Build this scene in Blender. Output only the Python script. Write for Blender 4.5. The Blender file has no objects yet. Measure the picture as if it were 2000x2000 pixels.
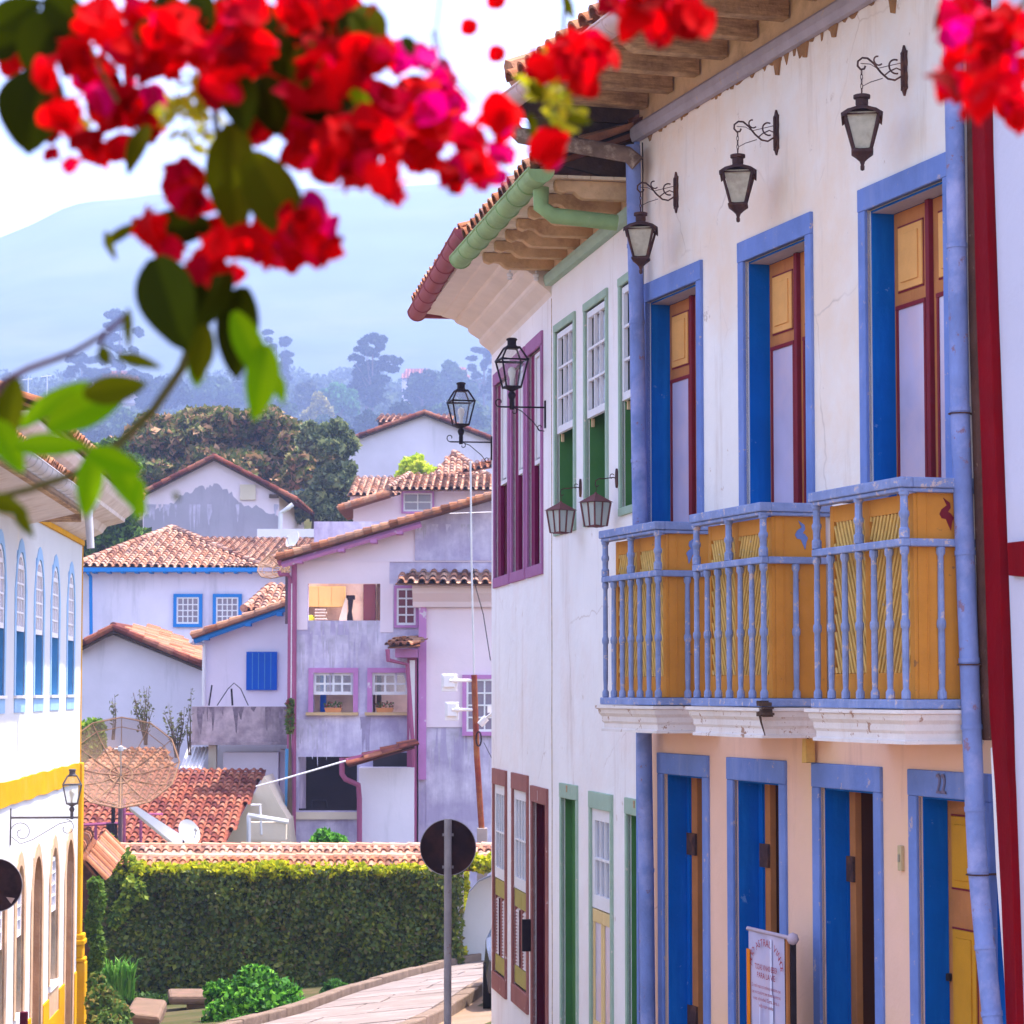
import bpy, bmesh, math, random
import numpy as np
from mathutils import Vector, Matrix
R = math.radians
sc = bpy.context.scene
random.seed(7)
# ---------------------------------------------------------------- camera, world, sun
FPX = 5000.0                       # focal length in pixels of the 2000 px photograph
PITCH = math.atan(350 / FPX)
cd = bpy.data.cameras.new('camera'); camo = bpy.data.objects.new('camera', cd)
sc.collection.objects.link(camo); sc.camera = camo
camo.location = (0, 0, 0); camo.rotation_euler = (R(90) + PITCH, 0, 0)
cd.lens = 90; cd.sensor_width = 36; cd.clip_start = 0.05; cd.clip_end = 6000
cd.dof.use_dof = True; cd.dof.focus_distance = 17.0; cd.dof.aperture_fstop = 13.0
SUN_EL, SUN_AZ = 70, 62            # azimuth measured from +Y towards +X
wd = bpy.data.worlds.new('World'); sc.world = wd; wd.use_nodes = True
nt = wd.node_tree; nt.nodes.clear()
wo = nt.nodes.new('ShaderNodeOutputWorld'); bg = nt.nodes.new('ShaderNodeBackground')
sky = nt.nodes.new('ShaderNodeTexSky'); sky.sky_type = 'NISHITA'; sky.sun_disc = False
sky.sun_elevation = R(SUN_EL); sky.sun_rotation = R(SUN_AZ)
sky.air_density = 1.0; sky.dust_density = 2.6; sky.ozone_density = 4.0
bg.inputs[1].default_value = 0.15
wt = nt.nodes.new('ShaderNodeMix'); wt.data_type = 'RGBA'; wt.blend_type = 'MULTIPLY'; wt.inputs[0].default_value = 1; wt.inputs[7].default_value = (1.0, .89, .84, 1)
nt.links.new(sky.outputs[0], wt.inputs[6]); 
tc_ = nt.nodes.new('ShaderNodeTexCoord'); mp_ = nt.nodes.new('ShaderNodeMapping'); mp_.inputs['Scale'].default_value = (1, 1, 3.2); nt.links.new(tc_.outputs['Generated'], mp_.inputs[0])
cn_ = nt.nodes.new('ShaderNodeTexNoise'); cn_.inputs['Scale'].default_value = 2.6; cn_.inputs['Detail'].default_value = 7; cn_.inputs['Roughness'].default_value = .6; nt.links.new(mp_.outputs[0], cn_.inputs['Vector'])
cr_ = nt.nodes.new('ShaderNodeValToRGB'); cr_.color_ramp.elements[0].position = .38; cr_.color_ramp.elements[1].position = .72; cr_.color_ramp.elements[0].color = (.12, .12, .12, 1); cr_.color_ramp.elements[1].color = (.8, .8, .8, 1); nt.links.new(cn_.outputs[0], cr_.inputs[0])
cl_ = nt.nodes.new('ShaderNodeMix'); cl_.data_type = 'RGBA'; nt.links.new(cr_.outputs[0], cl_.inputs[0]); nt.links.new(wt.outputs[2], cl_.inputs[6]); cl_.inputs[7].default_value = (.84, .93, 1.16, 1)
nt.links.new(cl_.outputs[2], bg.inputs[0]); nt.links.new(bg.outputs[0], wo.inputs[0])
sl = bpy.data.lights.new('sun', 'SUN'); sl.energy = 2.0; sl.angle = R(0.5); sl.color = (1, 0.93, 0.84)
so = bpy.data.objects.new('sun', sl); sc.collection.objects.link(so)
sdir = Vector((math.sin(R(SUN_AZ)) * math.cos(R(SUN_EL)), math.cos(R(SUN_AZ)) * math.cos(R(SUN_EL)), math.sin(R(SUN_EL))))
so.rotation_euler = sdir.to_track_quat('Z', 'Y').to_euler(); so.location = (0, 0, 60)
sc.view_settings.view_transform = 'Standard'; sc.view_settings.look = 'None'
sc.view_settings.exposure = 2.62; sc.view_settings.gamma = 1.0
sc.cycles.use_denoising = True
sc.cycles.max_bounces = 8; sc.cycles.volume_bounces = 1; sc.cycles.transparent_max_bounces = 24
sc.cycles.diffuse_bounces = 4; sc.cycles.glossy_bounces = 3
HAZE_COL = (.46, .585, 1.0, 1); HAZE_D = .0005

# ---------------------------------------------------------------- pixels <-> world
CP, SP = math.cos(PITCH), math.sin(PITCH)
def ray(px, py):
    x = (px - 1000) / FPX; y = (1000 - py) / FPX
    return Vector((x, CP - y * SP, SP + y * CP))
class Fr:
    """a wall frame: u along the wall, w outwards, z up"""
    def __init__(s, o, du, dw):
        s.o = Vector(o); s.du = Vector(du).normalized(); s.dw = Vector(dw).normalized()
    def pt(s, u, w, z): return s.o + s.du * u + s.dw * w + Vector((0, 0, z))
    def hit(s, px, py, w=0):
        r = ray(px, py); t = (w + s.o.dot(s.dw)) / r.dot(s.dw); p = r * t - s.o
        return p.dot(s.du), p.z
    def u(s, px, py=1350, w=0): return s.hit(px, py, w)[0]
    def z(s, px, py, w=0): return s.hit(px, py, w)[1]
def hdir(vpx):
    r = ray(vpx, 1350); r.z = 0; return r.normalized()
def front(Y): return Fr((0, Y, 0), (1, 0, 0), (0, -1, 0))
WD = Fr((0, 0, 0), (1, 0, 0), (0, 1, 0))
dB = hdir(-550); nB = Vector((dB.y, -dB.x, 0))         # n points away from the street (right)
DIST = 5.865
def planept(n, dist, px):
    r = ray(px, 1350); r.z = 0; return r * (dist / r.dot(n))
oB = planept(nB, DIST, 1250)
FB = Fr(oB, -dB, -nB)                                   # blue house: u>0 towards the camera
dG = hdir(100); nG = Vector((dG.y, -dG.x, 0)); FG = Fr(oB, -dG, -nG)      # green house u in [-3.05,0]
oM = planept(nG, oB.dot(nG), 1078)
dM = hdir(300); nM = Vector((dM.y, -dM.x, 0)); FM = Fr(oM, -dM, -nM)      # magenta house
uGend = FG.u(1078); uMend = FM.u(960)
dL = hdir(690); oL = ray(158, 1350); oL.z = 0; oL = oL * (37.0 / oL.y)
FL = Fr(oL, dL, Vector((dL.y, -dL.x, 0)))               # left building: u=0 at far corner, outwards = +x

# ---------------------------------------------------------------- mesh builder
def rootloc(p):
    v = Vector((0, 0, 0))
    while p is not None: v += p.location; p = p.parent
    return v
class MB:
    def __init__(s): s.v = []; s.f = []; s.r = []
    def add(s, vs, fs, rnd=None):
        n = len(s.v); s.v += [tuple(p) for p in vs]; s.f += [tuple(i + n for i in f) for f in fs]
        s.r += [random.random() if rnd is None else rnd] * len(fs); return s
    def box(s, fr, u0, u1, w0, w1, z0, z1, rnd=None):
        vs = [fr.pt(u, w, z) for z in (z0, z1) for w in (w0, w1) for u in (u0, u1)]
        return s.add(vs, [(0, 1, 3, 2), (4, 6, 7, 5), (0, 4, 5, 1), (2, 3, 7, 6), (0, 2, 6, 4), (1, 5, 7, 3)], rnd)
    def prism(s, fr, poly, w0, w1, rnd=None):
        n = len(poly); vs = [fr.pt(u, w0, z) for u, z in poly] + [fr.pt(u, w1, z) for u, z in poly]
        return s.add(vs, [tuple(range(n)), tuple(range(2 * n - 1, n - 1, -1))] +
                     [(i, (i + 1) % n, n + (i + 1) % n, n + i) for i in range(n)], rnd)
    def ring(s, fr, outer, inner, w0, w1, rnd=None, closed=True):
        n = len(outer); vs = []
        for w in (w0, w1):
            vs += [fr.pt(u, w, z) for u, z in outer] + [fr.pt(u, w, z) for u, z in inner]
        fs = []
        m = n if closed else n - 1
        for i in range(m):
            j = (i + 1) % n
            fs += [(i, j, n + j, n + i), (2 * n + i, 3 * n + i, 3 * n + j, 2 * n + j),
                   (i, 2 * n + i, 2 * n + j, j), (n + i, n + j, 3 * n + j, 3 * n + i)]
        if not closed:
            for i in (0, n - 1): fs.append((i, n + i, 3 * n + i, 2 * n + i))
        return s.add(vs, fs, rnd)
    def ext(s, fr, prof, u0, u1, rnd=None, shift=(0, 0)):
        n = len(prof); vs = [fr.pt(u0, w, z) for w, z in prof] + [fr.pt(u1, w + shift[0], z + shift[1]) for w, z in prof]
        return s.add(vs, [tuple(range(n)), tuple(range(2 * n - 1, n - 1, -1))] +
                     [(i, (i + 1) % n, n + (i + 1) % n, n + i) for i in range(n)], rnd)
    def tube(s, pts, r, n=8, closed=False, rnd=None):
        pts = [Vector(p) for p in pts]; N = len(pts); rs = r if isinstance(r, (list, tuple)) else [r] * N
        vs = []; prev = None
        for i, p in enumerate(pts):
            a = pts[(i - 1) % N] if (closed or i > 0) else p
            b = pts[(i + 1) % N] if (closed or i < N - 1) else p
            t = (b - a).normalized() if (b - a).length > 1e-9 else Vector((0, 0, 1))
            if prev is None:
                x = t.cross(Vector((0, 0, 1)))
                if x.length < 1e-3: x = t.cross(Vector((1, 0, 0)))
            else: x = prev - t * prev.dot(t)
            x.normalize(); y = t.cross(x); prev = x
            vs += [p + (x * math.cos(2 * math.pi * k / n) + y * math.sin(2 * math.pi * k / n)) * rs[i] for k in range(n)]
        fs = []
        for i in range(N if closed else N - 1):
            j = (i + 1) % N
            fs += [(i * n + k, i * n + (k + 1) % n, j * n + (k + 1) % n, j * n + k) for k in range(n)]
        if not closed: fs += [tuple(range(n)), tuple(range((N - 1) * n, N * n))[::-1]]
        return s.add(vs, fs, rnd)
    def lathe(s, c, prof, n=12, rot=0, sx=1, rnd=None):
        c = Vector(c); vs = []
        for r, z in prof:
            vs += [c + Vector((sx * r * math.cos(rot + 2 * math.pi * k / n), r * math.sin(rot + 2 * math.pi * k / n), z)) for k in range(n)]
        N = len(prof)
        fs = [(i * n + k, i * n + (k + 1) % n, (i + 1) * n + (k + 1) % n, (i + 1) * n + k) for i in range(N - 1) for k in range(n)]
        fs += [tuple(range(n)), tuple(range((N - 1) * n, N * n))[::-1]]
        return s.add(vs, fs, rnd)
    def build(s, name, mat, parent=None, bevel=0, smooth=None, recalc=True):
        me = bpy.data.meshes.new(name); off = rootloc(parent)
        me.from_pydata([(x - off.x, y - off.y, z - off.z) for x, y, z in s.v], [], s.f)
        at = me.attributes.new('rnd', 'FLOAT', 'FACE'); at.data.foreach_set('value', s.r)
        if recalc:
            bm = bmesh.new(); bm.from_mesh(me); bmesh.ops.recalc_face_normals(bm, faces=bm.faces); bm.to_mesh(me); bm.free()
        me.materials.append(mat)
        if smooth is not None:
            me.shade_smooth(); me.set_sharp_from_angle(angle=R(smooth))
        o = bpy.data.objects.new(name, me); sc.collection.objects.link(o)
        if parent is not None: o.parent = parent
        if bevel:
            b = o.modifiers.new('bevel', 'BEVEL'); b.width = bevel; b.segments = 2; b.limit_method = 'ANGLE'; b.angle_limit = R(40)
        return o
def thing(name, label, cat, loc=(0, 0, 0), group=None):
    o = bpy.data.objects.new(name, None); sc.collection.objects.link(o); o.location = loc
    o.empty_display_size = 0.2
    o['label'] = label; o['category'] = cat
    if group: o['group'] = group
    return o
def tag(o, label, cat, group=None):
    o['label'] = label; o['category'] = cat
    if group: o['group'] = group
    return o
def struct(o): o['kind'] = 'structure'; return o
def copy_tree(o, label, loc=None, rotz=None, scale=None):
    def rec(a, parent):
        c = a.copy(); sc.collection.objects.link(c)
        if parent is not None: c.parent = parent
        for ch in [x for x in sc.objects if x.parent == a and x != c]: rec(ch, c)
        return c
    c = rec(o, None); c['label'] = label
    if loc is not None: c.location = loc
    if rotz is not None: c.rotation_euler = (0, 0, rotz)
    if scale is not None: c.scale = (scale,) * 3
    return c
def np_mesh(name, V, F, mat, parent=None, rnd=None, smooth=False):
    """V (n,3), F (m,4) numpy quads"""
    me = bpy.data.meshes.new(name); off = rootloc(parent)
    V = V - np.array(off)
    me.vertices.add(len(V)); me.vertices.foreach_set('co', V.astype(np.float32).ravel())
    k = F.shape[1]
    me.loops.add(F.size); me.loops.foreach_set('vertex_index', F.astype(np.int32).ravel())
    me.polygons.add(len(F)); me.polygons.foreach_set('loop_start', np.arange(0, F.size, k, dtype=np.int32))
    me.update(calc_edges=True)
    at = me.attributes.new('rnd', 'FLOAT', 'FACE')
    at.data.foreach_set('value', (rnd if rnd is not None else np.random.rand(len(F))).astype(np.float32))
    me.materials.append(mat)
    if smooth: me.shade_smooth()
    o = bpy.data.objects.new(name, me); sc.collection.objects.link(o)
    if parent is not None: o.parent = parent
    return o
# ---------------------------------------------------------------- materials
def _n(nt, t, **kw):
    n = nt.nodes.new(t)
    for k, v in kw.items(): setattr(n, k, v)
    return n
def _noise(nt, vec, scale, detail=4, rough=.6):
    n = _n(nt, 'ShaderNodeTexNoise'); n.inputs['Scale'].default_value = scale
    n.inputs['Detail'].default_value = detail; n.inputs['Roughness'].default_value = rough
    nt.links.new(vec, n.inputs['Vector']); return n.outputs['Fac']
def _ramp(nt, fac, a, b, ca=(0, 0, 0, 1), cb=(1, 1, 1, 1)):
    r = _n(nt, 'ShaderNodeValToRGB'); r.color_ramp.elements[0].position = a; r.color_ramp.elements[1].position = b
    r.color_ramp.elements[0].color = ca; r.color_ramp.elements[1].color = cb
    nt.links.new(fac, r.inputs[0]); return r.outputs[0]
def _mix(nt, fac, a, b, mode='MIX'):
    m = _n(nt, 'ShaderNodeMix', data_type='RGBA', blend_type=mode)
    for sock, v in ((m.inputs[0], fac), (m.inputs[6], a), (m.inputs[7], b)):
        if isinstance(v, (int, float)): sock.default_value = v
        elif isinstance(v, tuple): sock.default_value = (v[0], v[1], v[2], 1)
        else: nt.links.new(v, sock)
    return m.outputs[2]
def M(name, col, rough=.65, var=.12, scale=2.5, bump=.0, bscale=30, wear=None, streak=None, stain=None,
      metal=0.0, ramp=None, grain=None, spec=.03, crack=None):
    """wear=(col, amount 0..1, scale); streak=(col, amount, scale) vertical; stain=(col, amount, scale) soft;
       ramp=[col..] picked by the per-face random value; grain=(col, amount)"""
    m = bpy.data.materials.new(name); m.use_nodes = True; nt = m.node_tree
    b = nt.nodes['Principled BSDF']; b.inputs['Roughness'].default_value = rough; b.inputs['Metallic'].default_value = metal
    b.inputs['Specular IOR Level'].default_value = spec
    pos = _n(nt, 'ShaderNodeNewGeometry').outputs['Position']
    if ramp:
        at = _n(nt, 'ShaderNodeAttribute', attribute_name='rnd').outputs['Fac']
        r = _n(nt, 'ShaderNodeValToRGB'); cr = r.color_ramp
        while len(cr.elements) < len(ramp): cr.elements.new(.5)
        for i, c in enumerate(ramp):
            cr.elements[i].position = i / (len(ramp) - 1); cr.elements[i].color = (*c, 1)
        nt.links.new(at, r.inputs[0]); base = r.outputs[0]
    else: base = (*col,)
    nz = _noise(nt, pos, scale)
    lo = _ramp(nt, nz, .3, .7, (1 - var,) * 3 + (1,), (1 + var * .5,) * 3 + (1,))
    base = _mix(nt, 1.0, base, lo, 'MULTIPLY')
    if stain:
        f = _ramp(nt, _noise(nt, pos, stain[2], 6, .65), .62 - stain[1] * .35, .78 - stain[1] * .25)
        fm = _n(nt, 'ShaderNodeMath', operation='MULTIPLY'); nt.links.new(f, fm.inputs[0]); fm.inputs[1].default_value = .75
        base = _mix(nt, fm.outputs[0], base, stain[0])
    if streak:
        mp = _n(nt, 'ShaderNodeMapping'); mp.inputs['Scale'].default_value = (1, 1, .13); nt.links.new(pos, mp.inputs[0])
        f = _ramp(nt, _noise(nt, mp.outputs[0], streak[2], 6, .7), .6 - streak[1] * .3, .75 - streak[1] * .15)
        fm = _n(nt, 'ShaderNodeMath', operation='MULTIPLY'); nt.links.new(f, fm.inputs[0]); fm.inputs[1].default_value = .6
        base = _mix(nt, fm.outputs[0], base, streak[0])
    if grain:
        mp = _n(nt, 'ShaderNodeMapping'); mp.inputs['Scale'].default_value = grain[2] if len(grain) > 2 else (1, 1, 8)
        nt.links.new(pos, mp.inputs[0])
        f = _ramp(nt, _noise(nt, mp.outputs[0], 6, 5, .7), .5 - grain[1] * .2, .75)
        base = _mix(nt, f, base, grain[0])
    if wear:
        f = _ramp(nt, _noise(nt, pos, wear[2], 8, .72), .66 - wear[1] * .3, .68 - wear[1] * .3)
        base = _mix(nt, f, base, wear[0])
    if crack:                                          # hairline cracks, only in patches
        ds = _n(nt, 'ShaderNodeMix', data_type='VECTOR'); ds.inputs[0].default_value = .12
        nz2 = _n(nt, 'ShaderNodeTexNoise'); nz2.inputs['Scale'].default_value = 5; nt.links.new(pos, nz2.inputs['Vector'])
        nt.links.new(pos, ds.inputs[4]); nt.links.new(nz2.outputs['Color'], ds.inputs[5])
        vo = _n(nt, 'ShaderNodeTexVoronoi', feature='DISTANCE_TO_EDGE'); vo.inputs['Scale'].default_value = crack[1]; nt.links.new(ds.outputs[1], vo.inputs['Vector'])
        ln = _ramp(nt, vo.outputs['Distance'], .0, .006, (.6, .6, .6, 1), (0, 0, 0, 1)); pm = _ramp(nt, _noise(nt, pos, .9, 3), .52, .60)
        fm = _n(nt, 'ShaderNodeMath', operation='MULTIPLY'); nt.links.new(ln, fm.inputs[0]); nt.links.new(pm, fm.inputs[1])
        base = _mix(nt, fm.outputs[0], base, crack[0])
    nt.links.new(base, b.inputs['Base Color'])
    if bump:
        bp = _n(nt, 'ShaderNodeBump'); bp.inputs['Strength'].default_value = bump; bp.inputs['Distance'].default_value = .02
        nt.links.new(_noise(nt, pos, bscale, 5), bp.inputs['Height']); nt.links.new(bp.outputs[0], b.inputs['Normal'])
    return m
def leafmat(name, ramp, trans=.4, rough=.55, spec=.12):
    m = bpy.data.materials.new(name); m.use_nodes = True; nt = m.node_tree
    b = nt.nodes['Principled BSDF']; out = nt.nodes['Material Output']
    b.inputs['Roughness'].default_value = rough; b.inputs['Specular IOR Level'].default_value = spec
    at = _n(nt, 'ShaderNodeAttribute', attribute_name='rnd').outputs['Fac']
    r = _n(nt, 'ShaderNodeValToRGB'); cr = r.color_ramp
    while len(cr.elements) < len(ramp): cr.elements.new(.5)
    for i, c in enumerate(ramp):
        cr.elements[i].position = i / (len(ramp) - 1); cr.elements[i].color = (*c, 1)
    nt.links.new(at, r.inputs[0]); nt.links.new(r.outputs[0], b.inputs['Base Color'])
    t = _n(nt, 'ShaderNodeBsdfTranslucent'); mx = _n(nt, 'ShaderNodeMixShader'); mx.inputs[0].default_value = trans
    nt.links.new(r.outputs[0], t.inputs[0]); nt.links.new(b.outputs[0], mx.inputs[1]); nt.links.new(t.outputs[0], mx.inputs[2])
    nt.links.new(mx.outputs[0], out.inputs[0]); return m
def clearglass(name, tint=(.9, .92, .95), fac=.25, rough=.05):
    m = bpy.data.materials.new(name); m.use_nodes = True; nt = m.node_tree; nt.nodes.remove(nt.nodes['Principled BSDF'])
    out = nt.nodes['Material Output']; t = _n(nt, 'ShaderNodeBsdfTransparent'); t.inputs[0].default_value = (*tint, 1)
    g = _n(nt, 'ShaderNodeBsdfGlossy'); g.inputs['Roughness'].default_value = rough
    mx = _n(nt, 'ShaderNodeMixShader'); mx.inputs[0].default_value = fac
    nt.links.new(t.outputs[0], mx.inputs[1]); nt.links.new(g.outputs[0], mx.inputs[2]); nt.links.new(mx.outputs[0], out.inputs[0]); return m

CREAM = (.74, .58, .40)
m_wallB = M('plaster_white_warm', (.90, .84, .82), .85, .06, 1.3, .5, 7, stain=((.88, .66, .50), .45, .6), streak=((.58, .45, .38), .16, 3), crack=((.56, .44, .38), .8), wear=((.70, .58, .52), .03, 6))  # peach blotches: some staining, plus warm bounce light put into the colour
m_wallB2 = M('plaster_pink_bounce', (.88, .55, .42), .85, .07, 1.2, .2, 22, stain=((.86, .55, .34), .35, .8), streak=((.55, .30, .24), .12, 2.5), crack=((.50, .26, .20), 1.2))  # ground floor copy of the wall, pink bounce light put into the colour
m_wallG = M('plaster_white', (.90, .85, .86), .85, .05, 1.3, .5, 7, streak=((.66, .55, .52), .12, 3), stain=((.86, .74, .72), .3, .8), crack=((.56, .44, .40), .9), wear=((.70, .60, .56), .02, 6))
m_frieze = M('ochre_limewash', (.80, .58, .36), .85, .15, 3, .4, 18, stain=((.40, .27, .16), .35, 3))
m_wood = M('weathered_eave_wood', (.78, .52, .30), .8, .25, 5, .6, 24, stain=((.20, .11, .06), .55, 5), grain=((.20, .12, .07), .7))
m_woodlight = M('painted_eave_wood', (.80, .64, .47), .8, .15, 5, .4, 30, stain=((.45, .32, .20), .35, 4), wear=((.35, .24, .16), .12, 9))
m_wooddark = M('dark_wood', (.10, .06, .045), .8, .3, 8, .4, 30)
m_mould = M('lavender_moulding', (.42, .38, .46), .7, .15, 6, .3, 30, wear=((.55, .40, .26), .12, 10))
m_lav = M('lavender_blue_paint', (.17, .25, .58), .6, .16, 4, .3, 25, wear=((.46, .38, .46), .13, 13), streak=((.28, .33, .60), .25, 5))
m_rail = M('weathered_lavender_paint', (.25, .31, .56), .65, .2, 9, .5, 45, wear=((.58, .46, .46), .24, 18), streak=((.40, .42, .58), .25, 8))
m_reveal = M('strong_blue_paint', (.0, .11, .48), .6, .14, 3, .25, 20, streak=((.01, .19, .64), .3, 6), wear=((.10, .24, .55), .06, 9))
m_brown = M('orange_brown_paint', (.50, .19, .065), .5, .16, 5, .2, 30, streak=((.40, .13, .05), .2, 12))
m_panel = M('yellow_ochre_paint', (.78, .38, .12), .5, .12, 5, .15, 30)
m_crimson = M('dark_red_paint', (.20, .018, .03), .4, .1, 6, .05)
m_orange = M('orange_panel_paint', (.64, .26, .045), .55, .12, 5, .15, 40, wear=((.30, .14, .06), .04, 12))
m_lattice = M('ochre_lattice_paint', (.74, .46, .14), .6, .2, 14, .3, 60, wear=((.55, .42, .30), .14, 20))
m_corn = M('white_cornice_paint', (.80, .72, .70), .7, .08, 6, .25, 40, wear=((.42, .25, .18), .20, 12), streak=((.62, .46, .38), .2, 4))
m_curtain = M('lilac_curtained_glass', (.52, .46, .66), .18, .16, 1.6, spec=.6, stain=((.66, .48, .56), .5, 1.4))
m_pipeB = M('lavender_pipe_paint', (.21, .27, .56), .5, .2, 4, .4, 22, wear=((.26, .17, .26), .15, 9), stain=((.42, .42, .70), .35, 3))
m_rust = M('rusty_iron', (.085, .045, .045), .7, .3, 12, .3, 60, stain=((.22, .09, .05), .3, 8))
m_iron = M('dark_iron', (.030, .022, .028), .5, .2, 12, .1, 40)
m_brownpost = M('old_brown_timber', (.12, .055, .04), .8, .3, 9, .6, 30, wear=((.35, .22, .16), .12, 12))
m_red = M('red_gloss_paint', (.23, .001, .005), .5, .2, 2, .2, 20, streak=((.12, .001, .004), .4, 5))
m_wallN = M('neighbour_plaster', (.62, .60, .74), .8, .05, 1.5, .2, 20)
m_greenpale = M('pale_green_paint', (.36, .48, .38), .65, .1, 5, .15, 40, wear=((.66, .58, .50), .08, 12))
m_green = M('green_paint', (.075, .20, .065), .55, .12, 4, .1)
m_greenpipe = M('green_gutter_paint', (.30, .44, .20), .5, .2, 5, .3, wear=((.5, .45, .35), .05, 10))
m_whitepaint = M('white_joinery_paint', (.78, .75, .78), .5, .05, 5)
m_mauve = M('mauve_frame_paint', (.38, .15, .31), .6, .1, 5, .1)
m_burg = M('burgundy_paint', (.19, .012, .075), .5, .1, 5)
m_burgd = M('dark_burgundy_paint', (.085, .006, .018), .5, .1, 5)
m_rose = M('dusty_rose_paint', (.34, .135, .12), .65, .15, 5, .2, 30, wear=((.62, .48, .46), .08, 10))
m_olive = M('olive_yellow_paint', (.42, .34, .10), .6, .1, 5)
m_yellowleaf = M('pale_yellow_shutter', (.76, .55, .26), .6, .08, 5)
m_pinkgutter = M('rose_gutter_paint', (.32, .085, .10), .45, .08, 5)
m_whitesoffit = M('cream_soffit', (.78, .66, .58), .75, .08, 3, .2, 20)
m_winglass = M('window_glass', (.32, .34, .44), .08, .3, 1.5, spec=.8, stain=((.55, .5, .55), .4, 2))
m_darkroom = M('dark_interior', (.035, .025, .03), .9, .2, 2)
m_tile = M('terracotta_tiles', None, .85, .25, 8, .5, 60, ramp=[(.16, .06, .035), (.40, .15, .075), (.46, .20, .11), (.54, .28, .17), (.26, .14, .11)], stain=((.16, .12, .11), .25, 3))
m_tileold = M('old_pale_tiles', None, .9, .3, 10, .5, 60, ramp=[(.15, .075, .06), (.44, .20, .125), (.58, .36, .26), (.48, .28, .21), (.24, .15, .13)], stain=((.12, .09, .10), .30, 3))
m_tileredd = M('red_brown_tiles', None, .8, .25, 8, .5, 60, ramp=[(.10, .028, .025), (.25, .07, .045), (.32, .11, .065), (.38, .16, .10), (.15, .045, .04)], stain=((.13, .04, .05), .35, 1.2))
m_yellow = M('yellow_ochre_render', (.66, .32, .008), .75, .12, 2.5, .3, 20, stain=((.62, .34, .05), .3, 2))
m_skyblue = M('light_blue_paint', (.30, .48, .72), .6, .08, 4, .1)
m_midblue = M('mid_blue_paint', (.09, .28, .52), .55, .1, 4)
m_stone = M('sandstone', (.60, .38, .24), .85, .2, 3, .5, 25, stain=((.42, .26, .17), .4, 2))
m_wallL = M('left_white_plaster', (.60, .60, .61), .85, .05, 1.5, .25, 18, streak=((.72, .64, .52), .05, 2))
m_soffL = M('left_soffit_boards', (.68, .60, .56), .8, .12, 4, .3, 20, stain=((.48, .36, .30), .3, 2.5))
m_zinc = M('grey_zinc', (.60, .58, .60), .4, .1, 6, metal=.3)
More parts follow.
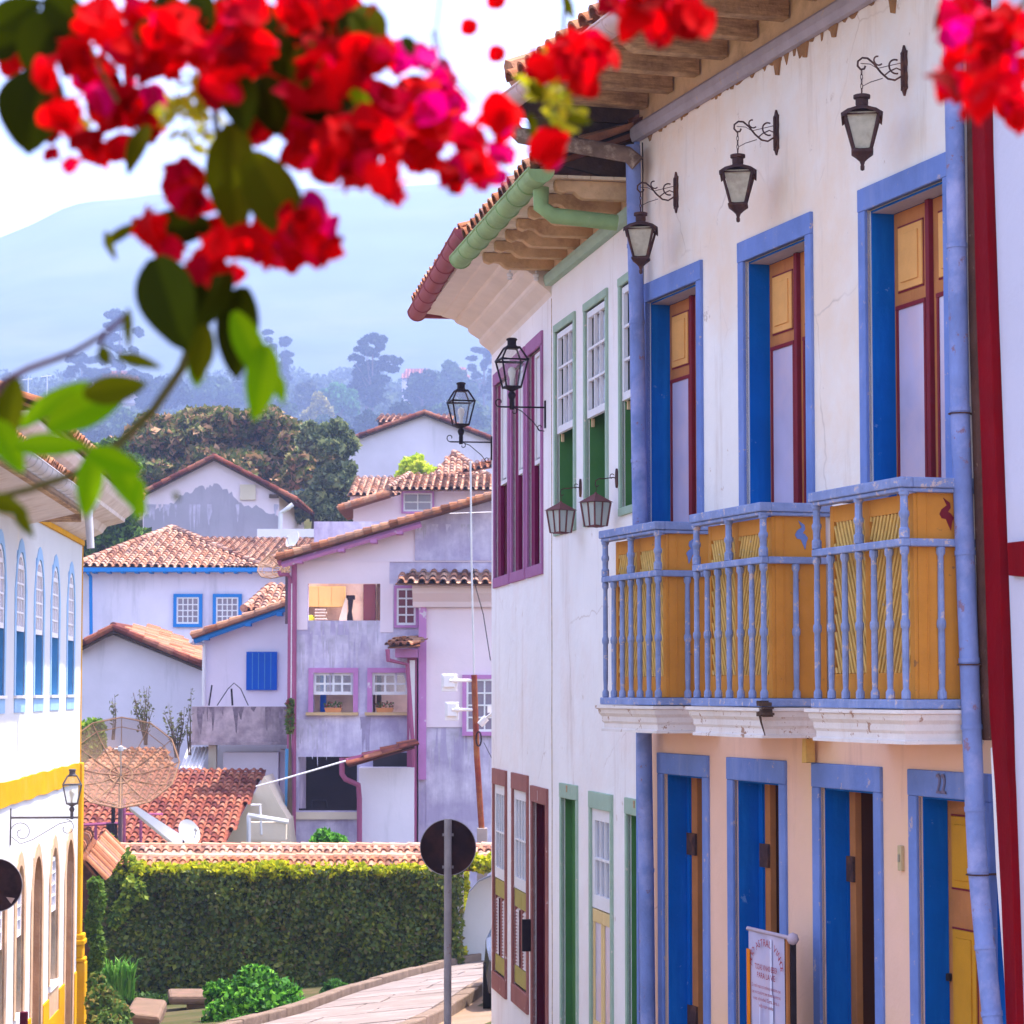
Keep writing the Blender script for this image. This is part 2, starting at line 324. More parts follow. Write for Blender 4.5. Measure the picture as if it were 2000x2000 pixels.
# ---------------------------------------------------------------- shared builders
def tile_roof(name, P0, P1, P2, P3, mat, parent, pitch_w=.21, course=.36, jit=.012, ridge=None, both=True, skew=False):
    """barrel tiles: P0,P1 = eave ends (left,right), P3,P2 = ridge ends (left,right)"""
    P0, P1, P2, P3 = map(Vector, (P0, P1, P2, P3))
    base_w = max((P1 - P0).length, (P2 - P3).length); L = max(((P3 - P0).length + (P2 - P1).length) / 2, .1)
    nc = max(2, round(base_w / pitch_w)); nr = max(1, round(L / course))
    nrm = (P1 - P0).cross(P3 - P0)
    if nrm.length < 1e-6: nrm = (P1 - P0).cross(P2 - P0)
    nrm.normalize()
    if nrm.z < 0: nrm = -nrm
    def S(a, b):
        lo = P0.lerp(P1, a); hi = P3.lerp(P2, a); return lo.lerp(hi, b)
    # tiles run straight up the slope; clip a rectangular grid to the quad
    e = (P1 - P0).normalized() if (P1 - P0).length > (P2 - P3).length else (P2 - P3).normalized()
    up = nrm.cross(e); up = up if up.z > 0 else -up; up.normalize()
    up0 = up
    if skew: up = (P3 - P0).normalized() / max(.3, (P3 - P0).normalized().dot(up0))
    o = P0; q = [((p - o).dot(e) - (up.dot(e) * (p - o).dot(up0) if skew else 0), (p - o).dot(up0)) for p in (P0, P1, P2, P3)]
    def inside(x, y):
        s = None
        for i in range(4):
            a = q[i]; b = q[(i + 1) % 4]
            if abs(a[0] - b[0]) + abs(a[1] - b[1]) < 1e-6: continue
            c = (b[0] - a[0]) * (y - a[1]) - (b[1] - a[1]) * (x - a[0])
            if abs(c) < 1e-9: continue
            if s is None: s = c > 0
            elif (c > 0) != s: return False
        return True
    xs = [p[0] for p in q]; ys = [p[1] for p in q]
    x0, x1, y0, y1 = min(xs), max(xs), min(ys), max(ys)
    nc = max(2, round((x1 - x0) / pitch_w)); nr = max(1, math.ceil((y1 - y0) / course))
    V = []; F = []; RR = []
    K = 6
    for i in range(nc):
        cx = x0 + (i + .5) * (x1 - x0) / nc; cjit = random.uniform(-jit, jit) * .5
        for j in range(nr):
            ya = y0 + j * course; yb = ya + course
            if not inside(cx, ya + course * .5): continue
            rv = random.random(); jx = random.uniform(-jit, jit) * .6 + cjit; jy = random.uniform(-jit, jit); jz = random.uniform(0, jit * .5)
            for kind in ((0, 1) if both else (0,)):
                n0 = len(V)
                for (yy, rr, lift) in ((ya - .03 + jy, pitch_w * .36, .030), (yb + jy, pitch_w * .30, .0)):
                    for k in range(K + 1):
                        t = math.pi * k / K
                        if kind == 0: x = cx + jx + math.cos(t) * rr; h = math.sin(t) * rr * .95 + lift + jz + .02
                        else: x = cx + pitch_w * .5 + jx + math.cos(t) * rr * .9; h = .055 - math.sin(t) * rr * .6 + lift * .5
                        V.append(o + e * x + up * yy + nrm * h)
                for k in range(K):
                    F.append((n0 + k, n0 + k + 1, n0 + K + 2 + k, n0 + K + 1 + k)); RR.append(rv if kind == 0 else rv * .6)
                # rim thickness at the lower end
                if kind == 0:
                    n1 = len(V)
                    for k in range(K + 1):
                        t = math.pi * k / K; rr = pitch_w * .36 - .016
                        V.append(o + e * (cx + jx + math.cos(t) * rr) + up * (ya - .03 + jy) + nrm * (math.sin(t) * rr * .9 + .03 + jz + .02))
                    for k in range(K): F.append((n0 + k, n1 + k, n1 + k + 1, n0 + k + 1)); RR.append(rv)
    mb = MB(); mb.v = [tuple(v) for v in V]; mb.f = F; mb.r = RR
    # deck under the tiles
    d = nrm * .035
    mb.add([P0 - d, P1 - d, P2 - d, P3 - d, P0 - nrm * .001, P1 - nrm * .001, P2 - nrm * .001, P3 - nrm * .001],
           [(0, 1, 2, 3), (4, 5, 6, 7), (0, 1, 5, 4), (1, 2, 6, 5), (2, 3, 7, 6), (3, 0, 4, 7)], .05)
    if ridge:
        for a, b in ridge:
            a = Vector(a); b = Vector(b); n = max(1, round((b - a).length / .42))
            for k in range(n):
                p = a.lerp(b, k / n); r_ = a.lerp(b, (k + 1.08) / n)
                mb.tube([p + Vector((0, 0, .07)), r_ + Vector((0, 0, .05))], [.105 + random.uniform(-.01, .01), .085], 8)
    return mb.build(name, mat, parent, recalc=False, smooth=35)
def wall_holes(fr, u0, u1, z0, z1, holes, t, mb=None):
    mb = mb or MB()
    us = sorted(set([u0, u1] + [h[i] for h in holes for i in (0, 1) if u0 < h[i] < u1]))
    zs = sorted(set([z0, z1] + [h[i] for h in holes for i in (2, 3) if z0 < h[i] < z1]))
    def solid(i, j):
        if i < 0 or j < 0 or i >= len(us) - 1 or j >= len(zs) - 1: return False
        cu = (us[i] + us[i + 1]) / 2; cz = (zs[j] + zs[j + 1]) / 2
        return not any(h[0] < cu < h[1] and h[2] < cz < h[3] for h in holes)
    def q(a): mb.add([fr.pt(*p) for p in a], [(0, 1, 2, 3)], .5)
    for i in range(len(us) - 1):
        for j in range(len(zs) - 1):
            if not solid(i, j): continue
            a, b, c, d = us[i], us[i + 1], zs[j], zs[j + 1]
            q([(a, 0, c), (b, 0, c), (b, 0, d), (a, 0, d)]); q([(a, -t, c), (a, -t, d), (b, -t, d), (b, -t, c)])
            if not solid(i - 1, j): q([(a, 0, c), (a, 0, d), (a, -t, d), (a, -t, c)])
            if not solid(i + 1, j): q([(b, 0, c), (b, -t, c), (b, -t, d), (b, 0, d)])
            if not solid(i, j - 1): q([(a, 0, c), (a, -t, c), (b, -t, c), (b, 0, c)])
            if not solid(i, j + 1): q([(a, 0, d), (b, 0, d), (b, -t, d), (a, -t, d)])
    return mb
def weld(o):
    bm = bmesh.new(); bm.from_mesh(o.data); bmesh.ops.remove_doubles(bm, verts=bm.verts, dist=1e-4)
    bmesh.ops.recalc_face_normals(bm, faces=bm.faces); bm.to_mesh(o.data); bm.free(); return o
def frame4(fr, u0, u1, z0, z1, fw, top, bot, w0, w1, mb=None):
    """face frame around the opening (u0,u1,z0,z1): jambs, head, optional sill"""
    mb = mb or MB()
    mb.box(fr, u0 - fw, u1 + fw, w0, w1, z1, z1 + top)
    mb.box(fr, u0 - fw, u0, w0, w1 - .003, z0, z1); mb.box(fr, u1, u1 + fw, w0, w1 - .003, z0, z1)
    if bot: mb.box(fr, u0 - fw, u1 + fw, w0, w1, z0 - bot, z0)
    return mb
def liner(fr, u0, u1, z0, z1, w0, w1, t=.012, bot=True):
    mb = MB(); mb.box(fr, u0 + .002, u0 + t, w0, w1, z0, z1 - t); mb.box(fr, u1 - t, u1 - .002, w0, w1, z0, z1 - t)
    mb.box(fr, u0 + .002, u1 - .002, w0, w1, z1 - t, z1 - .002)
    if bot: mb.box(fr, u0 + t, u1 - t, w0, w1, z0 + .002, z0 + t)
    return mb
def sash(fr, u0, u1, z0, z1, w, nx, nz, fw=.045, bar=.018, t=.03, mb=None):
    mb = mb or MB()
    mb.box(fr, u0, u1, w, w + t, z1 - fw, z1); mb.box(fr, u0, u1, w, w + t, z0, z0 + fw * 1.2)
    mb.box(fr, u0, u0 + fw, w, w + t, z0 + fw * 1.2, z1 - fw); mb.box(fr, u1 - fw, u1, w, w + t, z0 + fw * 1.2, z1 - fw)
    for i in range(1, nx):
        c = u0 + fw + (u1 - u0 - 2 * fw) * i / nx; mb.box(fr, c - bar / 2, c + bar / 2, w + .004, w + t - .004, z0 + fw * 1.2, z1 - fw)
    for i in range(1, nz):
        c = z0 + fw + (z1 - z0 - 2 * fw) * i / nz; mb.box(fr, u0 + fw, u1 - fw, w + .006, w + t - .002, c - bar / 2, c + bar / 2)
    return mb
def text_mesh(s, size):
    cu = bpy.data.curves.new('txt', 'FONT'); cu.body = s; cu.size = size; cu.align_x = 'CENTER'; cu.resolution_u = 2
    o = bpy.data.objects.new('txt', cu); sc.collection.objects.link(o)
    bpy.context.view_layer.update()
    dg = bpy.context.evaluated_depsgraph_get(); me = o.evaluated_get(dg).to_mesh()
    vs = [(v.co.x, v.co.y) for v in me.vertices]; fs = [tuple(p.vertices) for p in me.polygons]
    wid = (min([v[0] for v in vs] or [0]), max([v[0] for v in vs] or [0]))
    o.evaluated_get(dg).to_mesh_clear(); bpy.data.objects.remove(o); bpy.data.curves.remove(cu)
    return vs, fs, wid
def roofbody(fr, parent, u0, u1, depth, z0, z1, mat, name='back_wall'):
    """sides and back of a house behind its facade sheet"""
    mb = MB(); mb.box(fr, u0, u1, -depth, -depth + .2, z0, z1)
    mb.box(fr, u0, u0 + .2, -depth + .2, -.3, z0, z1); mb.box(fr, u1 - .2, u1, -depth + .2, -.3, z0, z1)
    return mb.build(name, mat, parent)

# ================================================================= ground
def g0(Y):
    pts = [(-5, -1.4), (0, -1.6), (12, -2.55), (23, -3.25), (30, -3.78), (37, -4.25), (44, -4.7), (60, -4.9), (80, -2.5),
           (100, 3.5), (120, 8.5), (180, 11), (600, 50), (1200, 136), (1500, 150), (2800, 150)]
    for (a, b), (c, d) in zip(pts, pts[1:]):
        if Y <= c: return b + (d - b) * (Y - a) / (c - a)
    return pts[-1][1]
def gz(x, Y):
    z = g0(Y)
    if Y < 60:
        k = 1 if Y < 44 else max(0, (60 - Y) / 16)
        z += k * .10 * max(-7, min(0, x + .3)) * min(1, max(0, (Y - 14) / 14))
    return z
def sheet(name, mat, xs, ys, zf):
    V = np.array([(x, y, zf(x, y)) for y in ys for x in xs]); nx = len(xs)
    F = np.array([(j * nx + i, j * nx + i + 1, (j + 1) * nx + i + 1, (j + 1) * nx + i) for j in range(len(ys) - 1) for i in range(nx - 1)])
    return np_mesh(name, V, F, mat, smooth=True)
m_ground = M('dry_earth_and_grass', (.075, .075, .03), .95, .3, .3, .6, 6, stain=((.15, .10, .06), .4, .5))
m_road = M('cobbled_earth_road', (.27, .18, .12), .95, .2, 1.5, .9, 9, stain=((.24, .17, .13), .45, 2), wear=((.18, .30, .08), .05, 3))
m_pave = M('pavement_slabs', (.23, .185, .17), .9, .15, 2, .5, 14, stain=((.33, .27, .25), .4, 1.5))
m_kerb = M('kerb_stone', (.21, .15, .115), .9, .25, 4, .7, 14)
xs = [-700, -400, -250, -160, -90, -50, -30, -20, -14] + [(-10 + .7 * i) for i in range(30)] + [14, 20, 30, 50, 90, 160, 300, 700]
ys = [-6 + 2 * i for i in range(34)] + [64, 70, 80, 90, 100, 110, 120, 140, 170, 200, 250, 300, 400, 500, 600, 700, 800, 900, 1000, 1100, 1200, 1350, 1500, 1700]
struct(sheet('ground', m_ground, xs, ys, gz))
# road: from under the camera down and round to the right behind the houses
def on(px, py, dz=0):
    """point on the ground surface seen at a pixel"""
    r = ray(px, py); lo, hi = 4.0, 60.0
    for _ in range(50):
        m = (lo + hi) / 2; p = r * (m / r.y)
        if p.z > gz(p.x, p.y): lo = m
        else: hi = m
    p = r * (lo / r.y); p.z = gz(p.x, p.y) + dz; return p
kerb_edge = [on(845, 2000), on(900, 1966), on(948, 1930), on(1010, 1905), on(1120, 1880)]
pave_in = [on(570, 2000), on(665, 1962), on(788, 1925), on(888, 1896), on(958, 1884), on(1100, 1862)]
def lerp_line(L, Y):
    for a, b in zip(L, L[1:]):
        if Y <= b.y: return a.x + (b.x - a.x) * (Y - a.y) / (b.y - a.y)
    a, b = L[-2:]; return a.x + (b.x - a.x) * (Y - a.y) / (b.y - a.y)
def strip(name, mat, xl, xr, y0, y1, dz, n=40, m=12):
    V = []
    for j in range(n + 1):
        Y = y0 + (y1 - y0) * j / n; a, b = xl(Y), xr(Y)
        for i in range(m + 1):
            x = a + (b - a) * i / m; V.append((x, Y, gz(x, Y) + dz))
    F = [(j * (m + 1) + i, j * (m + 1) + i + 1, (j + 1) * (m + 1) + i + 1, (j + 1) * (m + 1) + i) for j in range(n) for i in range(m)]
    return np_mesh(name, np.array(V), np.array(F), mat, smooth=True)
kx = lambda Y: lerp_line(kerb_edge, Y) if Y > kerb_edge[0].y else kerb_edge[0].x - (kerb_edge[0].y - Y) * .12
pxn = lambda Y: lerp_line(pave_in, Y) if Y > pave_in[0].y else pave_in[0].x - (pave_in[0].y - Y) * .2
yA = kerb_edge[0].y
struct(strip('road', m_road, lambda Y: kx(Y), lambda Y: kx(Y) + 7, -4, 52, .004))
pv = MB()
rng = random.Random(3)
Y = 26.0
while Y < 47:
    d = rng.uniform(.5, 1.0); a, b = pxn(Y) + .12, kx(Y) - .14; c = b + (0)
    a2, b2 = pxn(Y + d) + .12, kx(Y + d) - .14
    cuts = [0, rng.uniform(.35, .65), 1]
    for s, t in zip(cuts, cuts[1:]):
        P = [(a + (b - a) * s, Y), (a + (b - a) * t, Y), (a2 + (b2 - a2) * t, Y + d), (a2 + (b2 - a2) * s, Y + d)]
        cx = sum(p[0] for p in P) / 4; cy = sum(p[1] for p in P) / 4; dz = rng.uniform(-.008, .008)
        P = [((x - cx) * .97 + cx, (y - cy) * .96 + cy) for x, y in P]
        pv.add([(x, y, gz(x, y) - .05) for x, y in P] + [(x, y, gz(x, y) + .13 + dz) for x, y in P],
               [(0, 1, 2, 3), (4, 5, 6, 7), (0, 1, 5, 4), (1, 2, 6, 5), (2, 3, 7, 6), (3, 0, 4, 7)])
    Y += d
struct(pv.build('pavement', m_pave, bevel=.01))
def kerbline(name, xf, y0, y1, w, h, mat):
    kb = MB(); Y = y0
    while Y < y1:
        d = rng.uniform(.7, 1.1); x0_, x1_ = xf(Y), xf(Y + d); hh = h + rng.uniform(-.01, .01)
        P = [(x0_ - w / 2, Y + .01), (x0_ + w / 2, Y + .01), (x1_ + w / 2, Y + d - .01), (x1_ - w / 2, Y + d - .01)]
        kb.add([(x, y, gz(x, y) - .3) for x, y in P] + [(x, y, gz(x, y) + hh) for x, y in P],
               [(0, 1, 2, 3), (4, 5, 6, 7), (0, 1, 5, 4), (1, 2, 6, 5), (2, 3, 7, 6), (3, 0, 4, 7)])
        Y += d
    o = kb.build(name, mat, bevel=.02); return struct(o)
kerbline('kerb', kx, 26, 47, .2, .15, m_kerb)
kerbline('kerb_wall', lambda Y: pxn(Y), 26, 47, .22, .24, m_kerb)
pb = MB(); pb_y = [26 + i for i in range(22)]
V = []
for Yv in pb_y: V += [(pxn(Yv), Yv, gz(pxn(Yv), Yv) + .10), (kx(Yv), Yv, gz(kx(Yv), Yv) + .10)]
struct(np_mesh('pavement_bed', np.array(V), np.array([(2 * i, 2 * i + 1, 2 * i + 3, 2 * i + 2) for i in range(21)]), m_kerb))
# ================================================================= blue-trimmed house (right, nearest)
blue = thing('town_house', 'white house with blue door frames, orange balconies and the number 22', 'house', FB.pt(1.5, 0, -2.8))
ZF = -.04                                              # balcony floor level
up_doors = []
for a, b in ((1268, None), (1461, None), (1703, None)):
    ua = FB.u(a); up_doors.append((ua, ua + .92))
lo_doors = [(FB.u(a), FB.u(a) + .70) for a in (1297, 1434, 1602, 1792)]
LT = -.533; LB = -2.85; UT = 2.585
uE = FB.u(1893)
holes = [(a, b, ZF, UT) for a, b in up_doors] + [(a, b, LB, LT) for a, b in lo_doors]
holes[3:3] = []
wl = wall_holes(FB, -.0, uE, -.22, 3.70, [h for h in holes if h[3] > 0], .3)
weld(wl.build('wall', m_wallB, blue))
wl = wall_holes(FB, -.0, uE, -3.4, -.222, [h for h in holes if h[3] < 0], .3)
weld(wl.build('wall', m_wallB2, blue))['label'] = 'ground floor wall with pink bounce light in its colour'
mb = MB(); mb.box(FB, -.0, uE, -.3, -.01, 3.702, 4.07); mb.build('frieze', m_frieze, blue)
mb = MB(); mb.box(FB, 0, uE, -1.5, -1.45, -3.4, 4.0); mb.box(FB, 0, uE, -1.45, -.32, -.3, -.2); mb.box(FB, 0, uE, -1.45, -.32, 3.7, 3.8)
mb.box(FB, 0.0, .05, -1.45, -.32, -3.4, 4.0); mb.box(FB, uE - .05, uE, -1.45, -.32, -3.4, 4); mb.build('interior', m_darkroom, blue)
# eaves moulding, with the crumbled plaster under it
mb = MB(); mb.ext(FB, [(0, 3.70), (.045, 3.70), (.06, 3.74), (.06, 3.79), (.03, 3.82), (0, 3.82)], -.0, uE); mb.build('eaves_moulding', m_mould, blue, bevel=.004)
mb = MB()
rg = random.Random(5); u = .2
while u < uE:
    d = rg.uniform(.02, .12); h = rg.choice([.01, .015, .02, .03, .03, .05]) * (1.3 if 2.0 < u < 4 else .7)
    mb.prism(FB, [(u, 3.699), (u + d, 3.699), (u + d * rg.uniform(.5, .9), 3.70 - h), (u + d * rg.uniform(.1, .5), 3.70 - h * rg.uniform(.6, 1.2))], -.01, .006)
    u += d * rg.uniform(1.0, 3.2)
for uu, hh in ((2.35, .10), (2.75, .09), (3.15, .07), (3.9, .13)):
    mb.prism(FB, [(uu, 3.699), (uu + .10, 3.699), (uu + .07, 3.70 - hh), (uu + .03, 3.70 - hh * .9)], -.01, .012)
mb.build('crumbling_plaster', M('crumbled_adobe', (.36, .19, .09), .95, .3, 9, .5, 30), blue)
mb = MB(); mb.tube([FB.pt(.10 + .004 * math.sin(i), .006, 3.68 - i * .13) for i in range(9)], .004, 5); mb.build('cable', m_iron, blue)
# roof, soffit boards and beams
OUT = .85
mb = MB()
for i in range(5):
    mb.box(FB, -.05, uE + .4, .01 + i * .168, .01 + i * .168 + .162, 4.062, 4.085)
mb.build('soffit_boards', m_woodlight, blue)
k = 0; u = FB.u(1262) - .02
def beam(fr, u, w0, w1, z0, h, t, mat, parent):
    prof = [(w0, z0), (w1 - .20, z0), (w1 - .17, z0 + .012), (w1 - .13, z0 + .045), (w1 - .09, z0 + .05), (w1 - .05, z0 + .035), (w1 - .01, z0 + .05), (w1, z0 + .08), (w1, z0 + h), (w0, z0 + h)]
    mb = MB(); mb.ext(fr, prof, u, u + t); return mb.build('beam', mat, parent, bevel=.006)
while u < uE + .3:
    beam(FB, u, 0.0, OUT - .06, 3.90, .158, .10, m_wood, blue); u += .475
tile_roof('roof', FB.pt(-.1, OUT + .0, 4.03), FB.pt(uE + .3, OUT + .0, 4.03), FB.pt(uE + .3, -3.2, 5.9), FB.pt(-.1, -3.2, 5.9), m_tile, blue, ridge=[(FB.pt(-.1, -3.2, 5.9), FB.pt(uE + .3, -3.2, 5.9)), (FB.pt(-.1, OUT + .02, 4.06), FB.pt(-.1, -3.2, 5.95))])
mb = MB()
for i in range(14):                                     # half-round gutter
    pass
def gutter(fr, u0, u1, w, z, r, drop=0):
    mb = MB(); n = 10; N = 24; vs = []
    for i in range(N + 1):
        u = u0 + (u1 - u0) * i / N; zz = z + drop * i / N
        for rr in (r, r - .006):
            vs += [fr.pt(u, w + math.cos(math.pi + math.pi * k / n) * rr, zz + math.sin(math.pi + math.pi * k / n) * rr) for k in range(n + 1)]
    M_ = 2 * (n + 1); fs = []
    for i in range(N):
        for k in range(n):
            fs.append((i * M_ + k, i * M_ + k + 1, (i + 1) * M_ + k + 1, (i + 1) * M_ + k))
            fs.append((i * M_ + n + 1 + k, (i + 1) * M_ + n + 1 + k, (i + 1) * M_ + n + 2 + k, i * M_ + n + 2 + k))
    for i in range(N):
        for k in (0, n): fs.append((i * M_ + k, (i + 1) * M_ + k, (i + 1) * M_ + n + 1 + k, i * M_ + n + 1 + k))
    for i in (0, N):
        mb_c = fr.pt(u0 + (u1 - u0) * i / N, w, z + drop * i / N)
        fs.append(tuple(i * M_ + k for k in range(n + 1)))
    mb.add(vs, fs)
    L = abs(u1 - u0); m = max(2, int(L / .42))
    for i in range(m + 1):                             # seams
        u = u0 + (u1 - u0) * i / m; zz = z + drop * i / m
        mb.tube([fr.pt(u, w + math.cos(math.pi + math.pi * k / 12) * (r + .003), zz + math.sin(math.pi + math.pi * k / 12) * (r + .003)) for k in range(13)], .006, 5)
    mb.tube([fr.pt(u0, w + r, z + .004), fr.pt(u1, w + r, z + drop + .004)], .009, 6)
    return mb
m_gutB = M('pale_rose_gutter', (.62, .46, .46), .45, .1, 4, wear=((.35, .22, .15), .08, 9))
gutter(FB, -.08, uE + .3, OUT + .04, 3.95, .08).build('gutter', m_gutB, blue, smooth=40)
mb = MB(); mb.box(FB, -.10, -.06, .0, OUT + .02, 3.84, 4.04); mb.prism(Fr(FB.pt(-.14, 0, 0), -FB.dw, FB.du), [(-.80, 3.96), (.5, 4.0), (.5, 3.35), (-.55, 3.55)], -.02, .02)  # end board, plus a dark sheet standing in for the shaded roof gap
mb.build('gable_board_dark_fill', m_wooddark, blue)
# frames, reveals, leaves of the upper doors
def raised_panel(fr, u0, u1, z0, z1, w, parent, mat, gm):
    g = MB(); frame4(fr, u0 + .008, u1 - .008, z0 + .008, z1 - .008, .008, .008, .008, w, w + .006, g); g.build('panel_groove', gm, parent)
    p = MB()
    for i, (a, h) in enumerate(((.010, .010), (.035, .004), (.050, .016), (.062, .010))):
        if u1 - u0 > 2 * a + .02: p.box(fr, u0 + a, u1 - a, w - .002, w + h + i * .001, z0 + a, z1 - a)
    return p.build('panel', mat, parent, bevel=.003)
DW = -.150
for n, (a, b) in enumerate(up_doors):
    f = frame4(FB, a, b, ZF, UT, .085, .125, 0, -.02, .022).build('door_frame', m_lav, blue, bevel=.005)
    liner(FB, a, b, ZF, UT, -.29, -.021).build('reveal', m_reveal, f)
    mb = MB(); mb.box(FB, a + .012, b - .012, DW, -.025, UT - .014, UT - .0125); mb.build('head_lining', m_mould, f)
    mid = (a + b) / 2
    for s, (l0, l1) in enumerate(((a + .014, mid - .012), (mid + .012, b - .014))):
        lf = MB(); lf.box(FB, l0, l1, DW - .035, DW, ZF + .01, UT - .016)
        lf = lf.build('door_leaf', m_brown, blue, bevel=.003)
        c0, c1 = l0 + .055, l1 - .075
        if s: c0, c1 = l0 + .075, l1 - .055
        raised_panel(FB, c0, c1, 2.13, 2.49, DW, lf, m_panel, m_crimson)
        fm = MB(); frame4(FB, c0, c1, .25, 2.04, .022, .022, .022, DW - .01, DW + .012, fm); fm.build('pane_frame', m_crimson, lf)
        mb = MB(); mb.box(FB, c0, c1, DW - .01, DW + .003, .25, 2.04); mb.build('pane', m_curtain, lf)
    mb = MB(); mb.box(FB, mid - .022, mid + .022, DW - .02, DW + .028, ZF + .01, UT - .016); mb.build('meeting_stile', m_crimson, blue, bevel=.004)
# lower doors
m_gold = M('golden_door_paint', (.60, .27, .02), .5, .12, 4, .15, 30)
edge_px = [(1350, 1361), (1493, 1503), (1658, 1669)]
for n, (a, b) in enumerate(lo_doors):
    f = frame4(FB, a, b, LB, LT, .095, .135, 0, -.02, .02).build('door_frame', m_lav, blue, bevel=.006)
    liner(FB, a, b, LB, LT, -.145 if n < 3 else -.155, -.021).build('reveal', m_reveal, f)
    if n < 3:
        e0, e1 = FB.u(edge_px[n][0], 1500, -.16), FB.u(edge_px[n][1], 1500, -.16)
        mb = MB(); mb.box(FB, a - .01, e0 - .004, -.29, -.147, LB, LT); mb.build('door_stop', m_reveal, f)
        lf = MB(); lf.box(FB, e0, e1, -.20, -.16, LB, LT - .02); lf = lf.build('door_leaf', m_brown, blue, bevel=.003)
        mb = MB(); mb.box(FB, e0, e1 - .002, -.80, -.2, LB, LT - .02); mb.build('leaf_inside', M('dark_shade_inside', (.075, .022, .012), .6, .2, 3), lf)  # inner part of the leaf darkened: the dim room's shade put into its colour
        lf['label'] = 'open inward turned leaf'
        for hz in (LT - .45, LT - 1.55):
            mb = MB(); mb.box(FB, e0 - .045, e1 + .002, -.158, -.142, hz - .07, hz + .07); mb.build('hinge', m_rust, lf)
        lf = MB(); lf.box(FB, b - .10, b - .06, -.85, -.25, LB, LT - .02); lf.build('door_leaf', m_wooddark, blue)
    else:
        lf = MB(); lf.box(FB, a + .013, b - .013, -.19, -.155, LB, LT - .014); lf = lf.build('door_leaf', m_brown, blue, bevel=.003)
        for c0, c1 in ((a + .06, a + .33), (a + .37, b - .06)):
            raised_panel(FB, c0, c1, LT - .47, LT - .09, -.155, lf, m_gold, m_crimson)
            raised_panel(FB, c0, c1, LB + .25, LT - .66, -.155, lf, m_gold, m_crimson)
        mb = MB(); mb.lathe(FB.pt(a + .035, -.14, -1.45), [(.0, -.02), (.014, -.018), (.016, 0), (.014, .018), (0, .02)], 10); mb.build('door_knob', m_iron, lf)
# house number 22
vs, fs, wd_ = text_mesh('22', .115)
mb = MB(); u0 = FB.u(1847, 1530); zc = FB.z(1847, 1550)
for ww in (.0225, .030): mb.add([FB.pt(u0 + x * .95, ww, zc + y * 1.25) for x, y in vs], fs)
mb.build('house_number', M('number_metal', (.20, .17, .28), .5), blue)
# balconies
PROF = [(.0165, 0), (.0225, .004), (.0225, .035), (.014, .05), (.0165, .12), (.017, .30), (.0165, .335), (.022, .345), (.0235, .36), (.022, .375), (.0165, .385), (.016, .56), (.0145, .685), (.0225, .70), (.0225, .725), (.0165, .73)]
bal_l = MB().lathe((0, 0, 0), PROF, 10, rot=.3)
me_l = bal_l.build('baluster', m_rail, None, smooth=30)
PROF2 = [(.0165, 0), (.026, .004), (.026, .045), (.019, .055), (.020, .10), (.0255, .11), (.0265, .12), (.0255, .13), (.0195, .14), (.019, .205), (.026, .215), (.026, .24), (.018, .245)]
me_u = MB().lathe((0, 0, 0), PROF2, 10, rot=.3).build('baluster', m_rail, None, smooth=30)
def put(proto, parent, p, zs=1):
    o = proto.copy(); sc.collection.objects.link(o); o.parent = parent; o.location = Vector(p) - rootloc(parent); o.scale = (1, 1, zs); return o
BW = .40
def lattice(fr, u0, u1, z0, z1, w, sgn, mb):
    sl = 2.3 * sgn; step = .068; c = -3.0
    def clip(c, sl):
        pts = []
        for u in (u0, u1):
            z = z0 + sl * (u - u0) + c
            if z0 <= z <= z1: pts.append((u, z))
        for z in (z0, z1):
            u = u0 + (z - z0 - c) / sl
            if u0 < u < u1: pts.append((u, z))
        return pts[:2] if len(pts) >= 2 else None
    while c < z1 - z0 + 1.5:
        p = clip(c, sl)
        if p:
            mb.tube([fr.pt(p[0][0], w, p[0][1]), fr.pt(p[1][0], w, p[1][1])], .0098, 6)
        p = clip(c + .02, -sl)
        if p: mb.tube([fr.pt(p[0][0], w - .018, p[0][1]), fr.pt(p[1][0], w - .018, p[1][1])], .011, 5)
        c += step * 1.35
